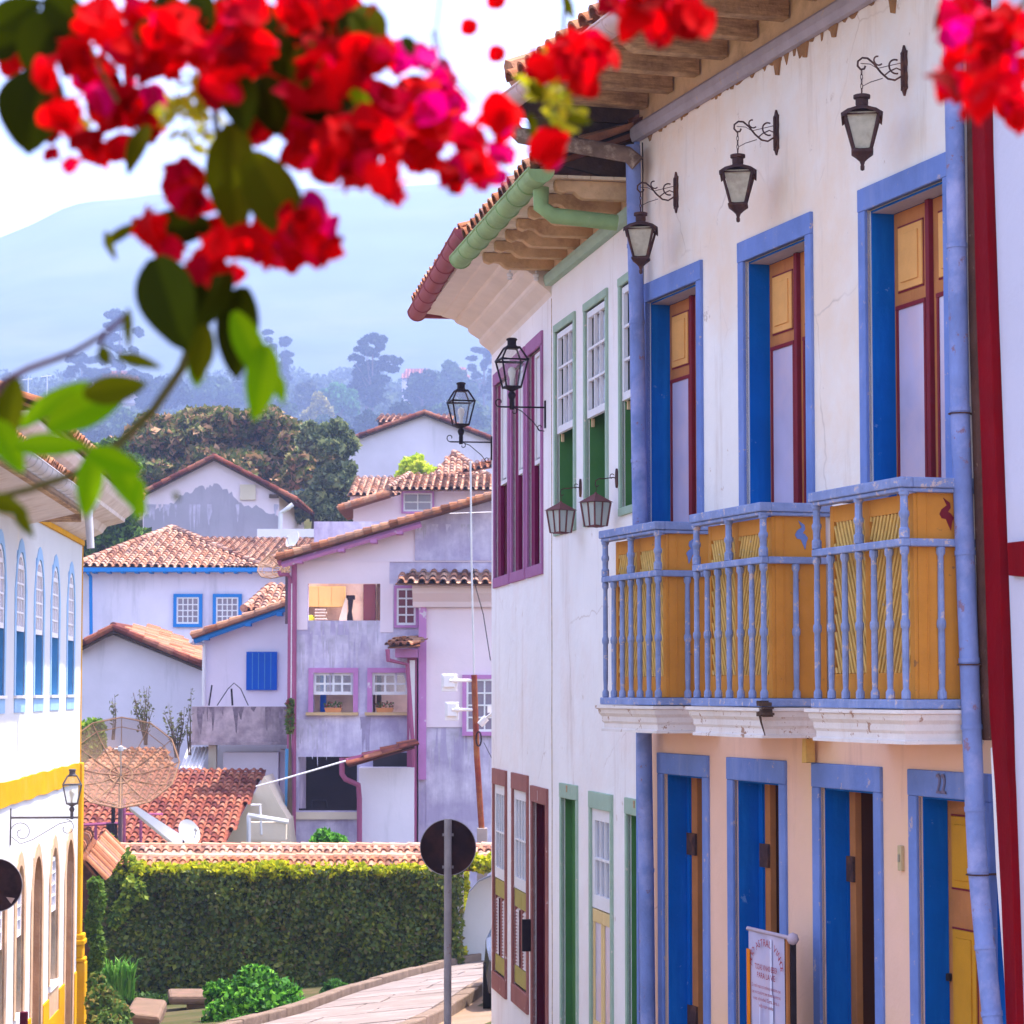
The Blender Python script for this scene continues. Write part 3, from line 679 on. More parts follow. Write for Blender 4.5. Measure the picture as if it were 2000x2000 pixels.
for n, (pl, pr) in enumerate(((1183, 1286), (1362, 1493), (1598, 1770))):
    ul, ur = FB.u(pl, 1390, BW), FB.u(pr, 1390, BW)
    base = MB()
    base.box(FB, ul - .03, ur + .03, .0, BW + .03, ZF - .045, ZF)
    bal = base.build('balcony', m_rail, blue, bevel=.006)
    c = MB(); zt = ZF - .05; prof = [(0, zt), (BW + .055, zt), (BW + .055, zt - .018), (BW + .04, zt - .024), (BW + .036, zt - .05), (BW + .020, zt - .07), (BW + .018, zt - .10), (BW + .008, zt - .115), (BW + .008, zt - .145), (BW + .022, zt - .15), (BW + .022, zt - .166), (0, zt - .166)]
    # mitred cornice on three sides: stack of slabs following the profile
    for (w0_, z_a), (w1_, z_b) in zip(prof[1:-1], prof[2:]):
        if z_a - z_b < .001: continue
        o0, o1 = w0_ - BW, w1_ - BW
        vs = []
        for oo, zz in ((o0, z_a), (o1, z_b)):
            vs += [FB.pt(ul - oo, 0, zz), FB.pt(ur + oo, 0, zz), FB.pt(ur + oo, BW + oo, zz), FB.pt(ul - oo, BW + oo, zz)]
        c.add(vs, [(0, 1, 2, 3), (4, 7, 6, 5), (0, 4, 5, 1), (1, 5, 6, 2), (2, 6, 7, 3), (3, 7, 4, 0)])
    c.build('cornice', m_corn, bal)
    for zz, hh, ee, nm in ((.70, .038, .022, 'mid_rail'), (.985, .05, .035, 'hand_rail')):
        m = MB()
        m.box(FB, ul - ee, ur + ee, BW - ee, BW + ee, zz, zz + hh)
        m.box(FB, ur - ee, ur + ee - .001, .0, BW - ee, zz, zz + hh); m.box(FB, ul - ee + .001, ul + ee, .0, BW - ee, zz, zz + hh)
        if nm == 'hand_rail': m.box(FB, ul - ee + .012, ur + ee - .012, BW - ee, BW + ee - .010, zz - .022, zz - .001); m.box(FB, ur - ee, ur + ee - .012, 0, BW - ee, zz - .022, zz - .001)
        m.build(nm, m_rail, bal, bevel=.006)
    for i in range(7):
        put(me_l, bal, FB.pt(ul + (ur - ul) * i / 6, BW, ZF), .74 / .73)
    for uu in (ul, (ul + ur) / 2, ur): put(me_u, bal, FB.pt(uu, BW, .737))
    for uu in (ul, ur): put(me_l, bal, FB.pt(uu, BW * .52, ZF), .74 / .73)
    # orange screen behind the balusters
    W1 = BW - .055
    a, b = ul + .045, ur - .012; md = a + (b - a) * .46
    fr_ = MB()
    for s0, s1 in ((a, a + .045), (md - .025, md + .03), (b - .05, b)): fr_.box(FB, s0, s1, W1 - .02, W1, ZF + .002, .96)
    for s0, s1 in ((a + .045, md - .025), (md + .03, b - .05)):
        fr_.box(FB, s0, s1, W1 - .018, W1 - .002, ZF + .002, .09); fr_.box(FB, s0, s1, W1 - .018, W1 - .002, .875, .96)
    fr_.build('screen_frame', m_orange, bal, bevel=.003)
    lt = MB(); lattice(FB, a + .045, md - .025, .09, .875, W1 - .012, -1 if n else 1, lt); lattice(FB, md + .03, b - .05, .09, .875, W1 - .012, 1 if n else -1, lt)
    lt.build('lattice', m_lattice, bal)
    sd = MB(); sd.box(FB, ur - .035, ur - .012, .02, W1 - .021, ZF + .002, .965); sd.box(FB, ur - .011, ur - .006, W1 - .075, W1 - .068, ZF + .002, .96); sd.build('side_panel', m_orange, bal, bevel=.002)
    sf = Fr(FB.pt(ur - .010, 0, 0), FB.dw, FB.du)
    S = [(-.02, .10), (.005, .055), (-.03, .03), (-.045, .0), (-.03, -.025), (-.002, -.03), (.03, -.10), (.038, -.05), (.05, -.02), (.03, .005), (.012, .015), (.03, .04), (.025, .07)]
    if n == 0: S = [(-u, z) for u, z in S]
    cu = MB(); cu.prism(sf, [(.17 - u * .8, .86 + z * .8) for u, z in S], -.003, .0025)
    cu.build('cut_out', m_lav if n < 2 else m_crimson, bal)
    sd2 = MB(); sd2.box(FB, ul + .012, ul + .030, .02, W1 - .021, ZF + .002, .965); sd2.build('side_panel', m_orange, bal)
for o in (me_l, me_u): bpy.data.objects.remove(o)
# rotten corner of the middle balcony
mb = MB(); uc = FB.u(1487, 1430, BW + .05); rg = random.Random(2)
for i in range(9):
    a = rg.uniform(-.05, .03); z = ZF - .01 - rg.uniform(0, .07)
    mb.box(FB, uc + a, uc + a + rg.uniform(.02, .05), BW + .0, BW + .055 + rg.uniform(0, .012), z - rg.uniform(.01, .025), z)
mb.tube([FB.pt(uc - .005, BW + .06, ZF - .07), FB.pt(uc - .012, BW + .045, ZF - .13), FB.pt(uc + .004, BW + .03, ZF - .20)], [.008, .006, .003], 5)
mb.build('rotten_wood', m_wooddark, blue)
# down pipes
def pipe_px(fr, pts, w, r, name, mat, parent, rings=True):
    P = [fr.pt(*(lambda h: (h[0], w, h[1]))(fr.hit(x, y, w))) for x, y in pts]
    mb = MB(); mb.tube(P, r, 14)
    if rings:
        for i in range(1, len(P) - 1):
            d = (P[i + 1] - P[i]).normalized() * .012
            mb.tube([P[i] - d, P[i] + d], r + .004, 14)
    return mb.build(name, mat, parent, smooth=40)
pipe_px(FB, [(1858, -60), (1863, 150), (1869, 480), (1875, 800), (1885, 1080), (1893, 1290), (1898, 1420), (1904, 1580), (1910, 1700), (1924, 1850), (1937, 1980), (1946, 2060)], .10, .047, 'downpipe', m_pipeB, blue)
mb = MB()
for y, x in ((800, 1875), (1290, 1893), (1700, 1910)):
    u, z = FB.hit(x, y, .10)
    mb.tube([FB.pt(u + math.cos(t) * .055, .10 + math.sin(t) * .055, z - .02) for t in [2 * math.pi * k / 16 for k in range(16)]], .004, 5, closed=True)
    mb.tube([FB.pt(u, .04, z - .02), FB.pt(u, 0, z - .02)], .006, 5)
mb.build('pipe_strap', m_rust, blue)
uP = FB.u(1246, 600, .1)
P = [FB.pt(-.03, OUT + .04, 3.95), FB.pt(-.03, OUT + .04, 3.76), FB.pt(-.02, OUT - .02, 3.70), FB.pt(uP - .02, .16, 3.56), FB.pt(uP, .10, 3.50)]
mb = MB(); mb.tube(P, .055, 12); mb.build('elbow_pipe', M('mossy_metal', (.22, .15, .12), .7, .4, 8, stain=((.5, .40, .32), .3, 12)), blue, smooth=40)
pipe_px(FB, [(1236, 285), (1240, 480), (1244, 630), (1248, 900), (1252, 1150), (1258, 1430), (1262, 1700), (1266, 2060)], .10, .05, 'downpipe', m_pipeB, blue)['label'] = 'lavender pipe between the blue and green trimmed houses'
mb = MB(); mb.box(FB, .0, .035, -.01, .03, -3.4, 3.7); mb.build('corner_strip', m_lav, blue)
# things fixed on it
mb = MB(); u, z = FB.hit(1578, 1443, .05)
t = thing('wall_bell', 'small mustard yellow metal box hanging under the middle balcony', 'box', FB.pt(u, .05, z - .13))
mb.prism(FB, [(u - .022, z), (u + .024, z), (u + .030, z - .13), (u - .034, z - .135)], .02, .075); mb.build('case', m_lattice, t, bevel=.003)
mb = MB(); mb.tube([FB.pt(u, .05, z), FB.pt(u, .05, z + .05)], .005, 6); mb.build('hook', m_iron, t)
u, z = FB.hit(1763, 1676, 0)
t = thing('door_intercom', 'cream intercom beside the door numbered 22', 'intercom', FB.pt(u, 0, z - .065))
mb = MB(); mb.box(FB, u - .022, u + .022, .0, .02, z - .065, z + .065); mb.build('case', M('aged_cream_plastic', (.55, .42, .24), .5), t, bevel=.004)
mb = MB(); mb.box(FB, u - .010, u + .010, .02, .025, z - .02, z + .02); mb.build('button', M('grey_plastic', (.35, .30, .22), .5), t, bevel=.002)

# ---------------------------------------------------------------- neighbouring house with red corner post (right edge)
nb = thing('neighbour_house', 'pale lilac house at right edge with red corner boards', 'house', FB.pt(uE + .8, 0, -3))
def strip_px(fr, L, Rr, w0, w1, name, mat, parent, bevel=.004):
    mb = MB(); poly = [fr.hit(x, y, w1) for x, y in L] + [fr.hit(x, y, w1) for x, y in Rr[::-1]]
    mb.prism(fr, poly, w0, w1); return mb.build(name, mat, parent, bevel=bevel)
strip_px(FB, [(1884, -80), (1890, 600), (1903, 1050), (1912, 1380), (1916, 1446)], [(1902, -80), (1909, 600), (1921, 1050), (1932, 1380), (1935, 1446)], -.3, .05, 'timber_post', m_brownpost, nb, .01)
strip_px(FB, [(1934, 1460), (1945, 1700), (1960, 1900), (1972, 2080)], [(1945, 1460), (1955, 1700), (1968, 1900), (1980, 2080)], -.3, .045, 'plaster_strip', m_wallB, nb)
strip_px(FB, [(1890, -80), (1899, 300), (1906, 600), (1918, 950), (1931, 1380), (1943, 1540), (1955, 1760), (1968, 2080)],
         [(1917, -80), (1924, 300), (1933, 600), (1946, 950), (1962, 1380), (1970, 1540), (1978, 1760), (1988, 2080)], .0, .055, 'corner_board', m_red, nb)
uR = FB.u(1937, 300, .12)
strip_px(FB, [(1934, -80), (1940, 300), (1950, 600), (1963, 950), (1980, 1400), (1988, 1760), (1998, 2080)], [(2150, -80), (2150, 300), (2150, 600), (2150, 950), (2150, 1380), (2150, 1760), (2150, 2080)], -.2, .015, 'wall', m_wallN, nb)
strip_px(FB, [(1966, 1060), (1968, 1092), (1969, 1124)], [(2140, 1040), (2140, 1090), (2140, 1140)], .015, .045, 'band', m_red, nb)
# ================================================================= green-trimmed house
gh = thing('town_house', 'narrow white house with green window frames and a green gutter', 'house', FG.pt(-1.5, 0, -3))
uw = FG.u
GW = [(uw(1088), uw(1088) + .70), (uw(1147), uw(1147) + .70), (uw(1216.5), -.02)]
def opg(pa, pb, y0, y1): return None
gz_top, gz_bot = 2.80, 1.26
g_lo = [('door', uw(1098), uw(1126.5), -3.3, -.81), ('win', uw(1156), uw(1194), -2.48, -.84), ('door', uw(1226), -.02, -3.3, -.83)]
holes = [(a, b, gz_bot, gz_top) for a, b in GW[:2]] + [(GW[2][0], -.02, gz_bot, gz_top)] + [(g[1], g[2], g[3], g[4]) for g in g_lo]
weld(wall_holes(FG, uGend, 0, -3.7, 3.2, holes, .3).build('wall', m_wallG, gh))
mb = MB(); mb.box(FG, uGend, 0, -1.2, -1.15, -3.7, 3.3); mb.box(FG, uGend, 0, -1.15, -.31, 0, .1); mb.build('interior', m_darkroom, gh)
mb = MB(); mb.ext(FG, [(0, 3.2), (.05, 3.2), (.065, 3.24), (.065, 3.28), (.03, 3.30), (-.3, 3.30), (-.3, 3.2)], uGend, 0); mb.build('eaves_moulding', m_greenpale, gh, bevel=.003)
mb = MB(); mb.box(FG, uGend, 0, -.3, .0, 3.302, 3.50); mb.build('frieze', m_frieze, gh)
mb = MB()
for i in range(4): mb.box(FG, uGend - .1, .0, .01 + i * .16, .01 + i * .16 + .155, 3.44, 3.46)
mb.build('soffit_boards', m_woodlight, gh)
m_woodG = M('warm_eave_beams', (.66, .43, .24), .75, .2, 6, .4, 30, stain=((.36, .20, .10), .35, 5))
for px in (1078, 1104, 1129, 1154, 1181, 1210, 1240):
    beam(FG, uw(px) + .02, 0, .56, 3.315, .122, .085, m_woodG, gh)
mb = MB()
for px in (1052, 1010):
    u = uGend + .03; w = (1078 - px) / 26 * .13
    mb.lathe(FG.pt(u, w, 3.235), [(.0, 0), (.02, .005), (.02, .018), (.012, .022), (.024, .034), (.024, .05), (.008, .06), (.008, .085)], 10)
mb.build('insulator', m_whitepaint, gh)
GO = .66
tile_roof('roof', FG.pt(uGend, GO, 3.52), FG.pt(0, GO, 3.52), FG.pt(0, -3, 5.0), FG.pt(uGend, -3, 5.0), m_tile, gh)
mb = gutter(FG, uGend - .25, .12, GO + .03, 3.45, .085, .02); mb.build('gutter', m_greenpipe, gh, smooth=40)
mb = MB(); mb.tube([FG.pt(-.15, GO - .02, 3.40), FG.pt(-.15, GO - .02, 3.27), FG.pt(-.14, GO - .10, 3.21), FG.pt(-.12, .12, 3.17)], .055, 12); mb.build('elbow_pipe', m_greenpipe, gh, smooth=40)
def sash_window(fr, par, a, b, z0, z1, fw, m_face, m_inner, mid, depth=.09, nx=2, nz=3, sill=.0, top=None):
    f = frame4(fr, a, b, z0, z1, fw, top or fw * 1.1, sill or fw, -.02, .02).build('window', m_face, par, bevel=.004)
    liner(fr, a, b, z0, z1, -.28, -.021).build('reveal', m_inner, f)
    sash(fr, a + .015, b - .015, mid, z1 - .014, -depth + .02, nx, nz).build('upper_sash', m_whitepaint, f)
    return f
for i, (a, b) in enumerate(GW):
    b = min(b, -.03)
    f = sash_window(FG, gh, a, b, gz_bot, gz_top, .055, m_greenpale, m_green, 2.0, .05, 3 if i < 2 else 1, 3)
    mb = MB(); mb.box(FG, a + .03, b - .03, -.045, -.04, 2.02, gz_top - .03); mb.build('glass', m_winglass, f)
    if i < 2:
        sash(FG, a + .22, b - .015, gz_bot + .01, 2.04, -.13, 2, 3).build('lower_sash', m_whitepaint, f)
        mb = MB(); mb.box(FG, a + .23, b - .03, -.125, -.12, gz_bot + .03, 2.0); mb.build('glass', m_winglass, f)
        mb = MB(); mb.box(FG, a + .015, a + .23, -.17, -.14, gz_bot + .01, 2.1); mb.build('shutter', m_green, f)
    else:
        mb = MB(); mb.box(FG, a + .02, b, -.16, -.13, gz_bot + .01, 2.1); mb.build('shutter', m_green, f)
    mb = MB(); mb.box(FG, a + .018, a + .05, -.05, -.03, 1.94, 2.0); mb.build('catch', m_frieze, f)
for k, a, b, z0, z1 in g_lo:
    if k == 'door':
        f = frame4(FG, a, b, z0, z1, .05, .11, 0, -.02, .018).build('door_frame', m_greenpale, gh, bevel=.004)
        liner(FG, a, b, z0, z1, -.28, -.021, bot=False).build('reveal', m_green, f)
        mb = MB(); mb.box(FG, a + .012, b - .012, -.10, -.07, z0, z1 - .013); d = mb.build('door_leaf', m_green, gh)
        mb = MB(); mb.prism(FG, [(a + .25, z1 + .05), (a + .28, z1 + .05), (a + .285, z1 + .1), (a + .24, z1 + .1)], .018, .022); mb.build('crack', m_wood, f)
    else:
        f = frame4(FG, a, b, z0, z1, .055, .12, .08, -.02, .02).build('window', m_greenpale, gh, bevel=.004)
        liner(FG, a, b, z0, z1, -.28, -.021).build('reveal', m_greenpale, f)
        mid = FG.z(1175, 1778)
        sash(FG, a + .004, b - .004, mid, z1 - .004, -.03, 3, 2, fw=.08).build('upper_sash', m_whitepaint, f)
        mb = MB(); mb.box(FG, a + .02, b - .02, -.025, -.02, mid + .02, z1 - .02); mb.build('glass', m_winglass, f)
        c = (a + b) / 2
        for s0, s1 in ((a + .006, c - .004), (c + .004, b - .006)):
            s = frame4(FG, s0 + .05, s1 - .05, z0 + .13, mid - .10, .048, .09, .12, -.03, .0).build('shutter', m_yellowleaf, f, bevel=.003)
            mb = MB(); mb.box(FG, s0 + .05, s1 - .05, -.025, -.012, z0 + .13, mid - .10); mb.build('shutter_panel', m_curtain, s)
# plaster crack between houses
mb = MB(); mb.tube([FG.pt(uGend + .01 + .004 * math.sin(i * 1.7), .001, 3.1 - i * .33) for i in range(19)], .004, 4); mb.build('crack', m_wood, gh)

# ================================================================= magenta-trimmed house
mh = thing('town_house', 'white corner house with magenta sash windows and a dark red door', 'house', FM.pt(-1.8, 0, -3.2))
uw = FM.u
m_up = [(uw(968), uw(994)), (uw(1002), uw(1025)), (uw(1033), uw(1059))]
mz0, mz1, mmid = 1.03, 2.80, 1.865
lo = [('win', uw(966.5), uw(989), -2.53, -.84), ('win', uw(1004), uw(1031), -2.50, -.84), ('door', uw(1042), uw(1068.5), -3.4, -.90)]
holes = [(a, b, mz0, mz1) for a, b in m_up] + [(g[1], g[2], g[3], g[4]) for g in lo]
weld(wall_holes(FM, uMend, 0, -3.9, 3.3, holes, .3).build('wall', m_wallG, mh))
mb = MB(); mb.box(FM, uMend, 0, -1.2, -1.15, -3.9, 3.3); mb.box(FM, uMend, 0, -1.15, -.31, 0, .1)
mb.box(FM, uMend, uMend + .25, -7, -.3, -4.5, 3.3); mb.box(FM, uMend, 0, -7.2, -7, -4.5, 3.3); mb.build('side_walls', m_wallG, mh)
MO = .66
mb = MB(); prof = [(0, 3.12), (.02, 3.16), (.10, 3.22), (.115, 3.24), (.12, 3.27), (.20, 3.32), (.22, 3.34), (.225, 3.37), (.33, 3.415), (.345, 3.43), (.35, 3.445), (.46, 3.475), (.475, 3.485), (.60, 3.50), (.62, 3.50), (.62, 3.54), (0, 3.54)]
mb.ext(FM, prof, uMend - .0, 0); mb.build('coved_soffit', m_whitesoffit, mh)
mb = MB(); prof2 = [(-.3, 3.3), (0, 3.3), (0, 3.54), (-.3, 3.54)]; mb.ext(FM, prof2, uMend, 0); mb.build('wall_head', m_whitesoffit, mh)
tile_roof('roof', FM.pt(uMend - .6, MO, 3.60), FM.pt(0, MO, 3.60), FM.pt(0, -3, 5.0), FM.pt(uMend + 2, -3, 5.0), m_tile, mh)
gutter(FM, uMend - .08, .05, MO + .03, 3.53, .085, .10).build('gutter', m_pinkgutter, mh, smooth=40)
mb = MB(); mb.box(FM, uMend - .10, uMend - .04, -2.0, MO + .02, 3.47, 3.56); mb.build('barge_board', m_pinkgutter, mh)
for i, (a, b) in enumerate(m_up):
    f = frame4(FM, a, b, mz0, mz1, .075, .11, .09, -.02, .02).build('window', m_mauve, mh, bevel=.004)
    liner(FM, a, b, mz0, mz1, -.28, -.021).build('reveal', m_burg, f)
    sash(FM, a + .20, b - .012, mmid, mz1 - .014, -.05, 2, 1, fw=.03, bar=.02).build('upper_sash', m_whitepaint, f)
    mb = MB()
    for k in range(5):
        c = a + .24 + (b - a - .28) * k / 5; mb.box(FM, c, c + (b - a - .28) / 5 - .012, -.046, -.036, mmid + .06, mz1 - .05)
    mb.build('slats', m_whitepaint, f)
    mb = MB(); mb.box(FM, a + .2, b - .012, -.06, -.052, mz0, mz1 - .02); mb.build('shutter', m_burgd, f)
    mb = MB(); mb.box(FM, a + .014, a + .2, -.05, -.02, mz0 + .012, mz1 - .015); mb.build('inner_shutter', m_burg, f)
    sash(FM, b - .26, b - .012, mz0 + .012, mmid + .02, -.05, 1, 2, fw=.03).build('lower_sash', m_whitepaint, f)
for k, a, b, z0, z1 in lo:
    if k == 'door':
        f = frame4(FM, a, b, z0, z1, .07, .13, 0, -.02, .022).build('door_frame', m_rose, mh, bevel=.004)
        liner(FM, a, b, z0, z1, -.29, -.021, bot=False).build('reveal', m_burgd, f)
        mb = MB(); mb.box(FM, a + .012, b - .012, -.12, -.08, z0, z1 - .013); d = mb.build('door_leaf', m_burgd, mh)
        mb = MB(); mb.box(FM, a - .06, a - .02, .02, .09, -2.12, -1.86); mb.build('lock_box', m_iron, mh, bevel=.004)
        mb = MB(); mb.lathe(FM.pt(b - .12, -.06, -2.35), [(0, -.02), (.02, -.015), (.024, 0), (.02, .015), (0, .02)], 10); mb.build('door_knob', m_zinc, d)
        vs, fs, _ = text_mesh('1', .12); mb = MB()
        mb.add([FM.pt((a + b) / 2 + x, .024, z1 + .02 + y) for x, y in vs], fs); mb.build('house_number', m_whitepaint, mh)
    else:
        f = frame4(FM, a, b, z0, z1, .06, .14, .16, -.02, .022).build('window', m_rose, mh, bevel=.004)
        liner(FM, a, b, z0, z1, -.28, -.021).build('reveal', m_rose, f)
        mid = -1.68
        sash(FM, a + .004, b - .004, mid, z1 - .004, -.03, 4, 2, fw=.08).build('upper_sash', m_whitepaint, f)
        mb = MB(); mb.box(FM, a + .02, b - .02, -.024, -.018, mid + .02, z1 - .02); mb.build('glass', m_winglass, f)
        c = (a + b) / 2
        for s0, s1 in ((a + .006, c - .004), (c + .004, b - .006)):
            s = MB(); s.box(FM, s0, s1, -.03, -.004, mid - .16, mid - .01); s.box(FM, s0, s1, -.03, -.004, z0 + .01, z0 + .16)
            s = s.build('shutter', m_olive, f, bevel=.003)
            st = MB(); st.box(FM, s0, s0 + .05, -.03, -.004, z0 + .16, mid - .16); st.box(FM, s1 - .05, s1, -.03, -.004, z0 + .16, mid - .16); st.build('stile', m_rose, s)
            l = MB(); zz = z0 + .17
            while zz < mid - .19:
                l.add([FM.pt(s0 + .05, -.026, zz + .03), FM.pt(s1 - .05, -.026, zz + .03), FM.pt(s1 - .05, -.004, zz), FM.pt(s0 + .05, -.004, zz)], [(0, 1, 2, 3)]); zz += .028
            l.build('louvres', M('pale_louvres', (.74, .62, .60), .6), s)
            mb = MB(); mb.box(FM, s1 - .065, s1 - .04, -.004, .006, z0 + .17, mid - .17); mb.build('bolt_strip', m_burgd, s)

# ================================================================= lanterns
m_lampglass = clearglass('lamp_glass', (.93, .93, .92), .10, .05)
m_lampmilk = M('dusty_lamp_glass', (.50, .46, .38), .25, .25, 14, spec=.6, stain=((.30, .24, .20), .4, 10))
m_bulb = M('white_bulb', (.85, .83, .78), .2, .02)
YF = Fr((0, 0, 0), (0, 1, 0), (1, 0, 0))               # local: u = along wall (y), w = outwards (x)
def four_sided(mb, c, r0, z0, r1, z1, t=.008, n=4, rot=math.pi / 4):
    """edge bars and hoops of a tapered lantern body"""
    c = Vector(c); P0 = [c + Vector((math.cos(rot + 2 * math.pi * k / n) * r0, math.sin(rot + 2 * math.pi * k / n) * r0, z0)) for k in range(n)]
    P1 = [c + Vector((math.cos(rot + 2 * math.pi * k / n) * r1, math.sin(rot + 2 * math.pi * k / n) * r1, z1)) for k in range(n)]
    for a, b in zip(P0, P1): mb.tube([a, b], t, 5)
    return P0, P1
def panes(c, r0, z0, r1, z1, n=4, rot=math.pi / 4, ins=.93):
    mb = MB(); c = Vector(c)
    for k in range(n):
        a0 = rot + 2 * math.pi * k / n; a1 = rot + 2 * math.pi * (k + 1) / n
        mb.add([c + Vector((math.cos(a) * r * ins, math.sin(a) * r * ins, z)) for a, r, z in ((a0, r0, z0), (a1, r0, z0), (a1, r1, z1), (a0, r1, z1))], [(0, 1, 2, 3)])
    return mb
def hoop(mb, c, r, z, t, n=4, rot=math.pi / 4):
    c = Vector(c); mb.tube([c + Vector((math.cos(rot + 2 * math.pi * k / n) * r, math.sin(rot + 2 * math.pi * k / n) * r, z)) for k in range(n)], t, 5, closed=True)
def spiral(c, r0, r1, a0, a1, n=16):
    """points in the local x,z plane"""
    return [Vector((c[0] + (r0 + (r1 - r0) * k / n) * math.cos(a0 + (a1 - a0) * k / n), 0, c[1] + (r0 + (r1 - r0) * k / n) * math.sin(a0 + (a1 - a0) * k / n))) for k in range(n + 1)]
# (A) rusty hanging lantern
A = thing('wall_lantern', 'rusty hanging lantern nearest the camera, above the rightmost balcony door', 'lantern', group='rusty lanterns hung on the blue-trimmed house')
mb = MB(); mb.prism(YF, [(0, .135), (.018, .105), (.032, .10), (.028, .07), (.032, .04), (.026, 0), (.032, -.04), (.028, -.07), (.032, -.10), (.018, -.105), (0, -.135), (-.018, -.105), (-.032, -.10), (-.028, -.07), (-.032, -.04), (-.026, 0), (-.032, .04), (-.028, .07), (-.032, .10), (-.018, .105)], 0, .012)
mb.box(YF, -.010, .010, .012, .022, -.09, .09); mb.build('wall_plate', m_rust, A)
mb = MB()
S = [(0.02, -.03), (.06, -.055), (.10, -.05), (.14, -.02), (.18, .025), (.215, .05), (.245, .05), (.27, .03), (.272, .005), (.255, -.012), (.235, -.008), (.228, .008)]
mb.tube([Vector((x, 0, z)) for x, z in S], .0055, 6)
mb.tube(spiral((.055, .02), .04, .034, -1.9, 1.9), .005, 5); mb.tube([Vector((.02, 0, .0)), Vector((.05, 0, .01)), Vector((.09, 0, -.01)), Vector((.12, 0, -.035))], .004, 5)
mb.tube(spiral((.155, .045), .028, .02, -2.4, 1.6), .0045, 5)
mb.tube([Vector((.02, 0, .04)), Vector((.09, 0, .02)), Vector((.16, 0, .0)), Vector((.20, 0, .02)), Vector((.255, 0, .02))], .0022, 4)
mb.tube([Vector((.13, 0, -.05)), Vector((.20, 0, -.075)), Vector((.245, 0, -.10)), Vector((.25, 0, -.14))], .0022, 4)
mb.build('bracket', m_rust, A)
mb = MB(); z = -.012
for k in range(5):
    q = Vector((1, 0, 0)) if k % 2 else Vector((0, 1, 0)); c = Vector((.25, 0, z - .014))
    mb.tube([c + q * math.cos(t) * .006 + Vector((0, 0, math.sin(t) * .016)) for t in [2 * math.pi * i / 10 for i in range(10)]], .0022, 4, closed=True); z -= .025
mb.build('chain', m_rust, A)
LC = (.25, 0, 0); ro = .35
hd = MB(); hd.lathe(LC, [(.028, -.215), (.033, -.195), (.033, -.168), (.044, -.165), (.044, -.148), (.036, -.145), (0, -.143)], 14)
n = 4; N = 8                                             # curved hood with arched lower edge
vs = []
for k in range(n * N):
    s = (k % N) / N; a0 = ro + 2 * math.pi * (k // N) / n; a1 = a0 + 2 * math.pi / n
    pa = Vector((math.cos(a0), math.sin(a0), 0)); pb = Vector((math.cos(a1), math.sin(a1), 0)); q = pa.lerp(pb, s)
    arch = 4 * s * (1 - s)
    vs += [Vector(LC) + q * .034 + Vector((0, 0, -.205)), Vector(LC) + q * (.090 + .02 * arch) + Vector((0, 0, -.232 + .012 * arch)), Vector(LC) + q * (.146 + .008 * arch) + Vector((0, 0, -.285 + .045 * arch))]
fs = []
for k in range(n * N):
    j = (k + 1) % (n * N)
    for r in range(2): fs.append((k * 3 + r, k * 3 + r + 1, j * 3 + r + 1, j * 3 + r))
hd.add(vs, fs); hd.build('hood', m_rust, A)
bd = MB(); four_sided(bd, LC, .060, -.44, .124, -.262, .0085, rot=ro); hoop(bd, LC, .061, -.44, .010, rot=ro); hoop(bd, LC, .122, -.262, .006, rot=ro)
bd.lathe(LC, [(.080, -.440), (.080, -.452), (.045, -.475), (.020, -.495), (.012, -.515), (.016, -.525), (.014, -.540), (0, -.546)], 4, rot=ro); bd.build('frame', m_rust, A)
panes(LC, .057, -.438, .118, -.25, rot=ro).build('glass', m_lampmilk, A)
def place(o, fr, px, py, w=0):
    u, z = fr.hit(px, py, w); o.location = fr.pt(u, w, z); o.rotation_euler = (0, 0, math.atan2(fr.dw.y, fr.dw.x))
place(A, FB, 1768, 138)
A2 = copy_tree(A, 'rusty hanging lantern above the middle balcony door, second from the camera'); place(A2, FB, 1518, 259)
A3 = copy_tree(A, 'rusty hanging lantern in front of the lavender pipe, farthest from the camera'); place(A3, FB, 1322, 376)
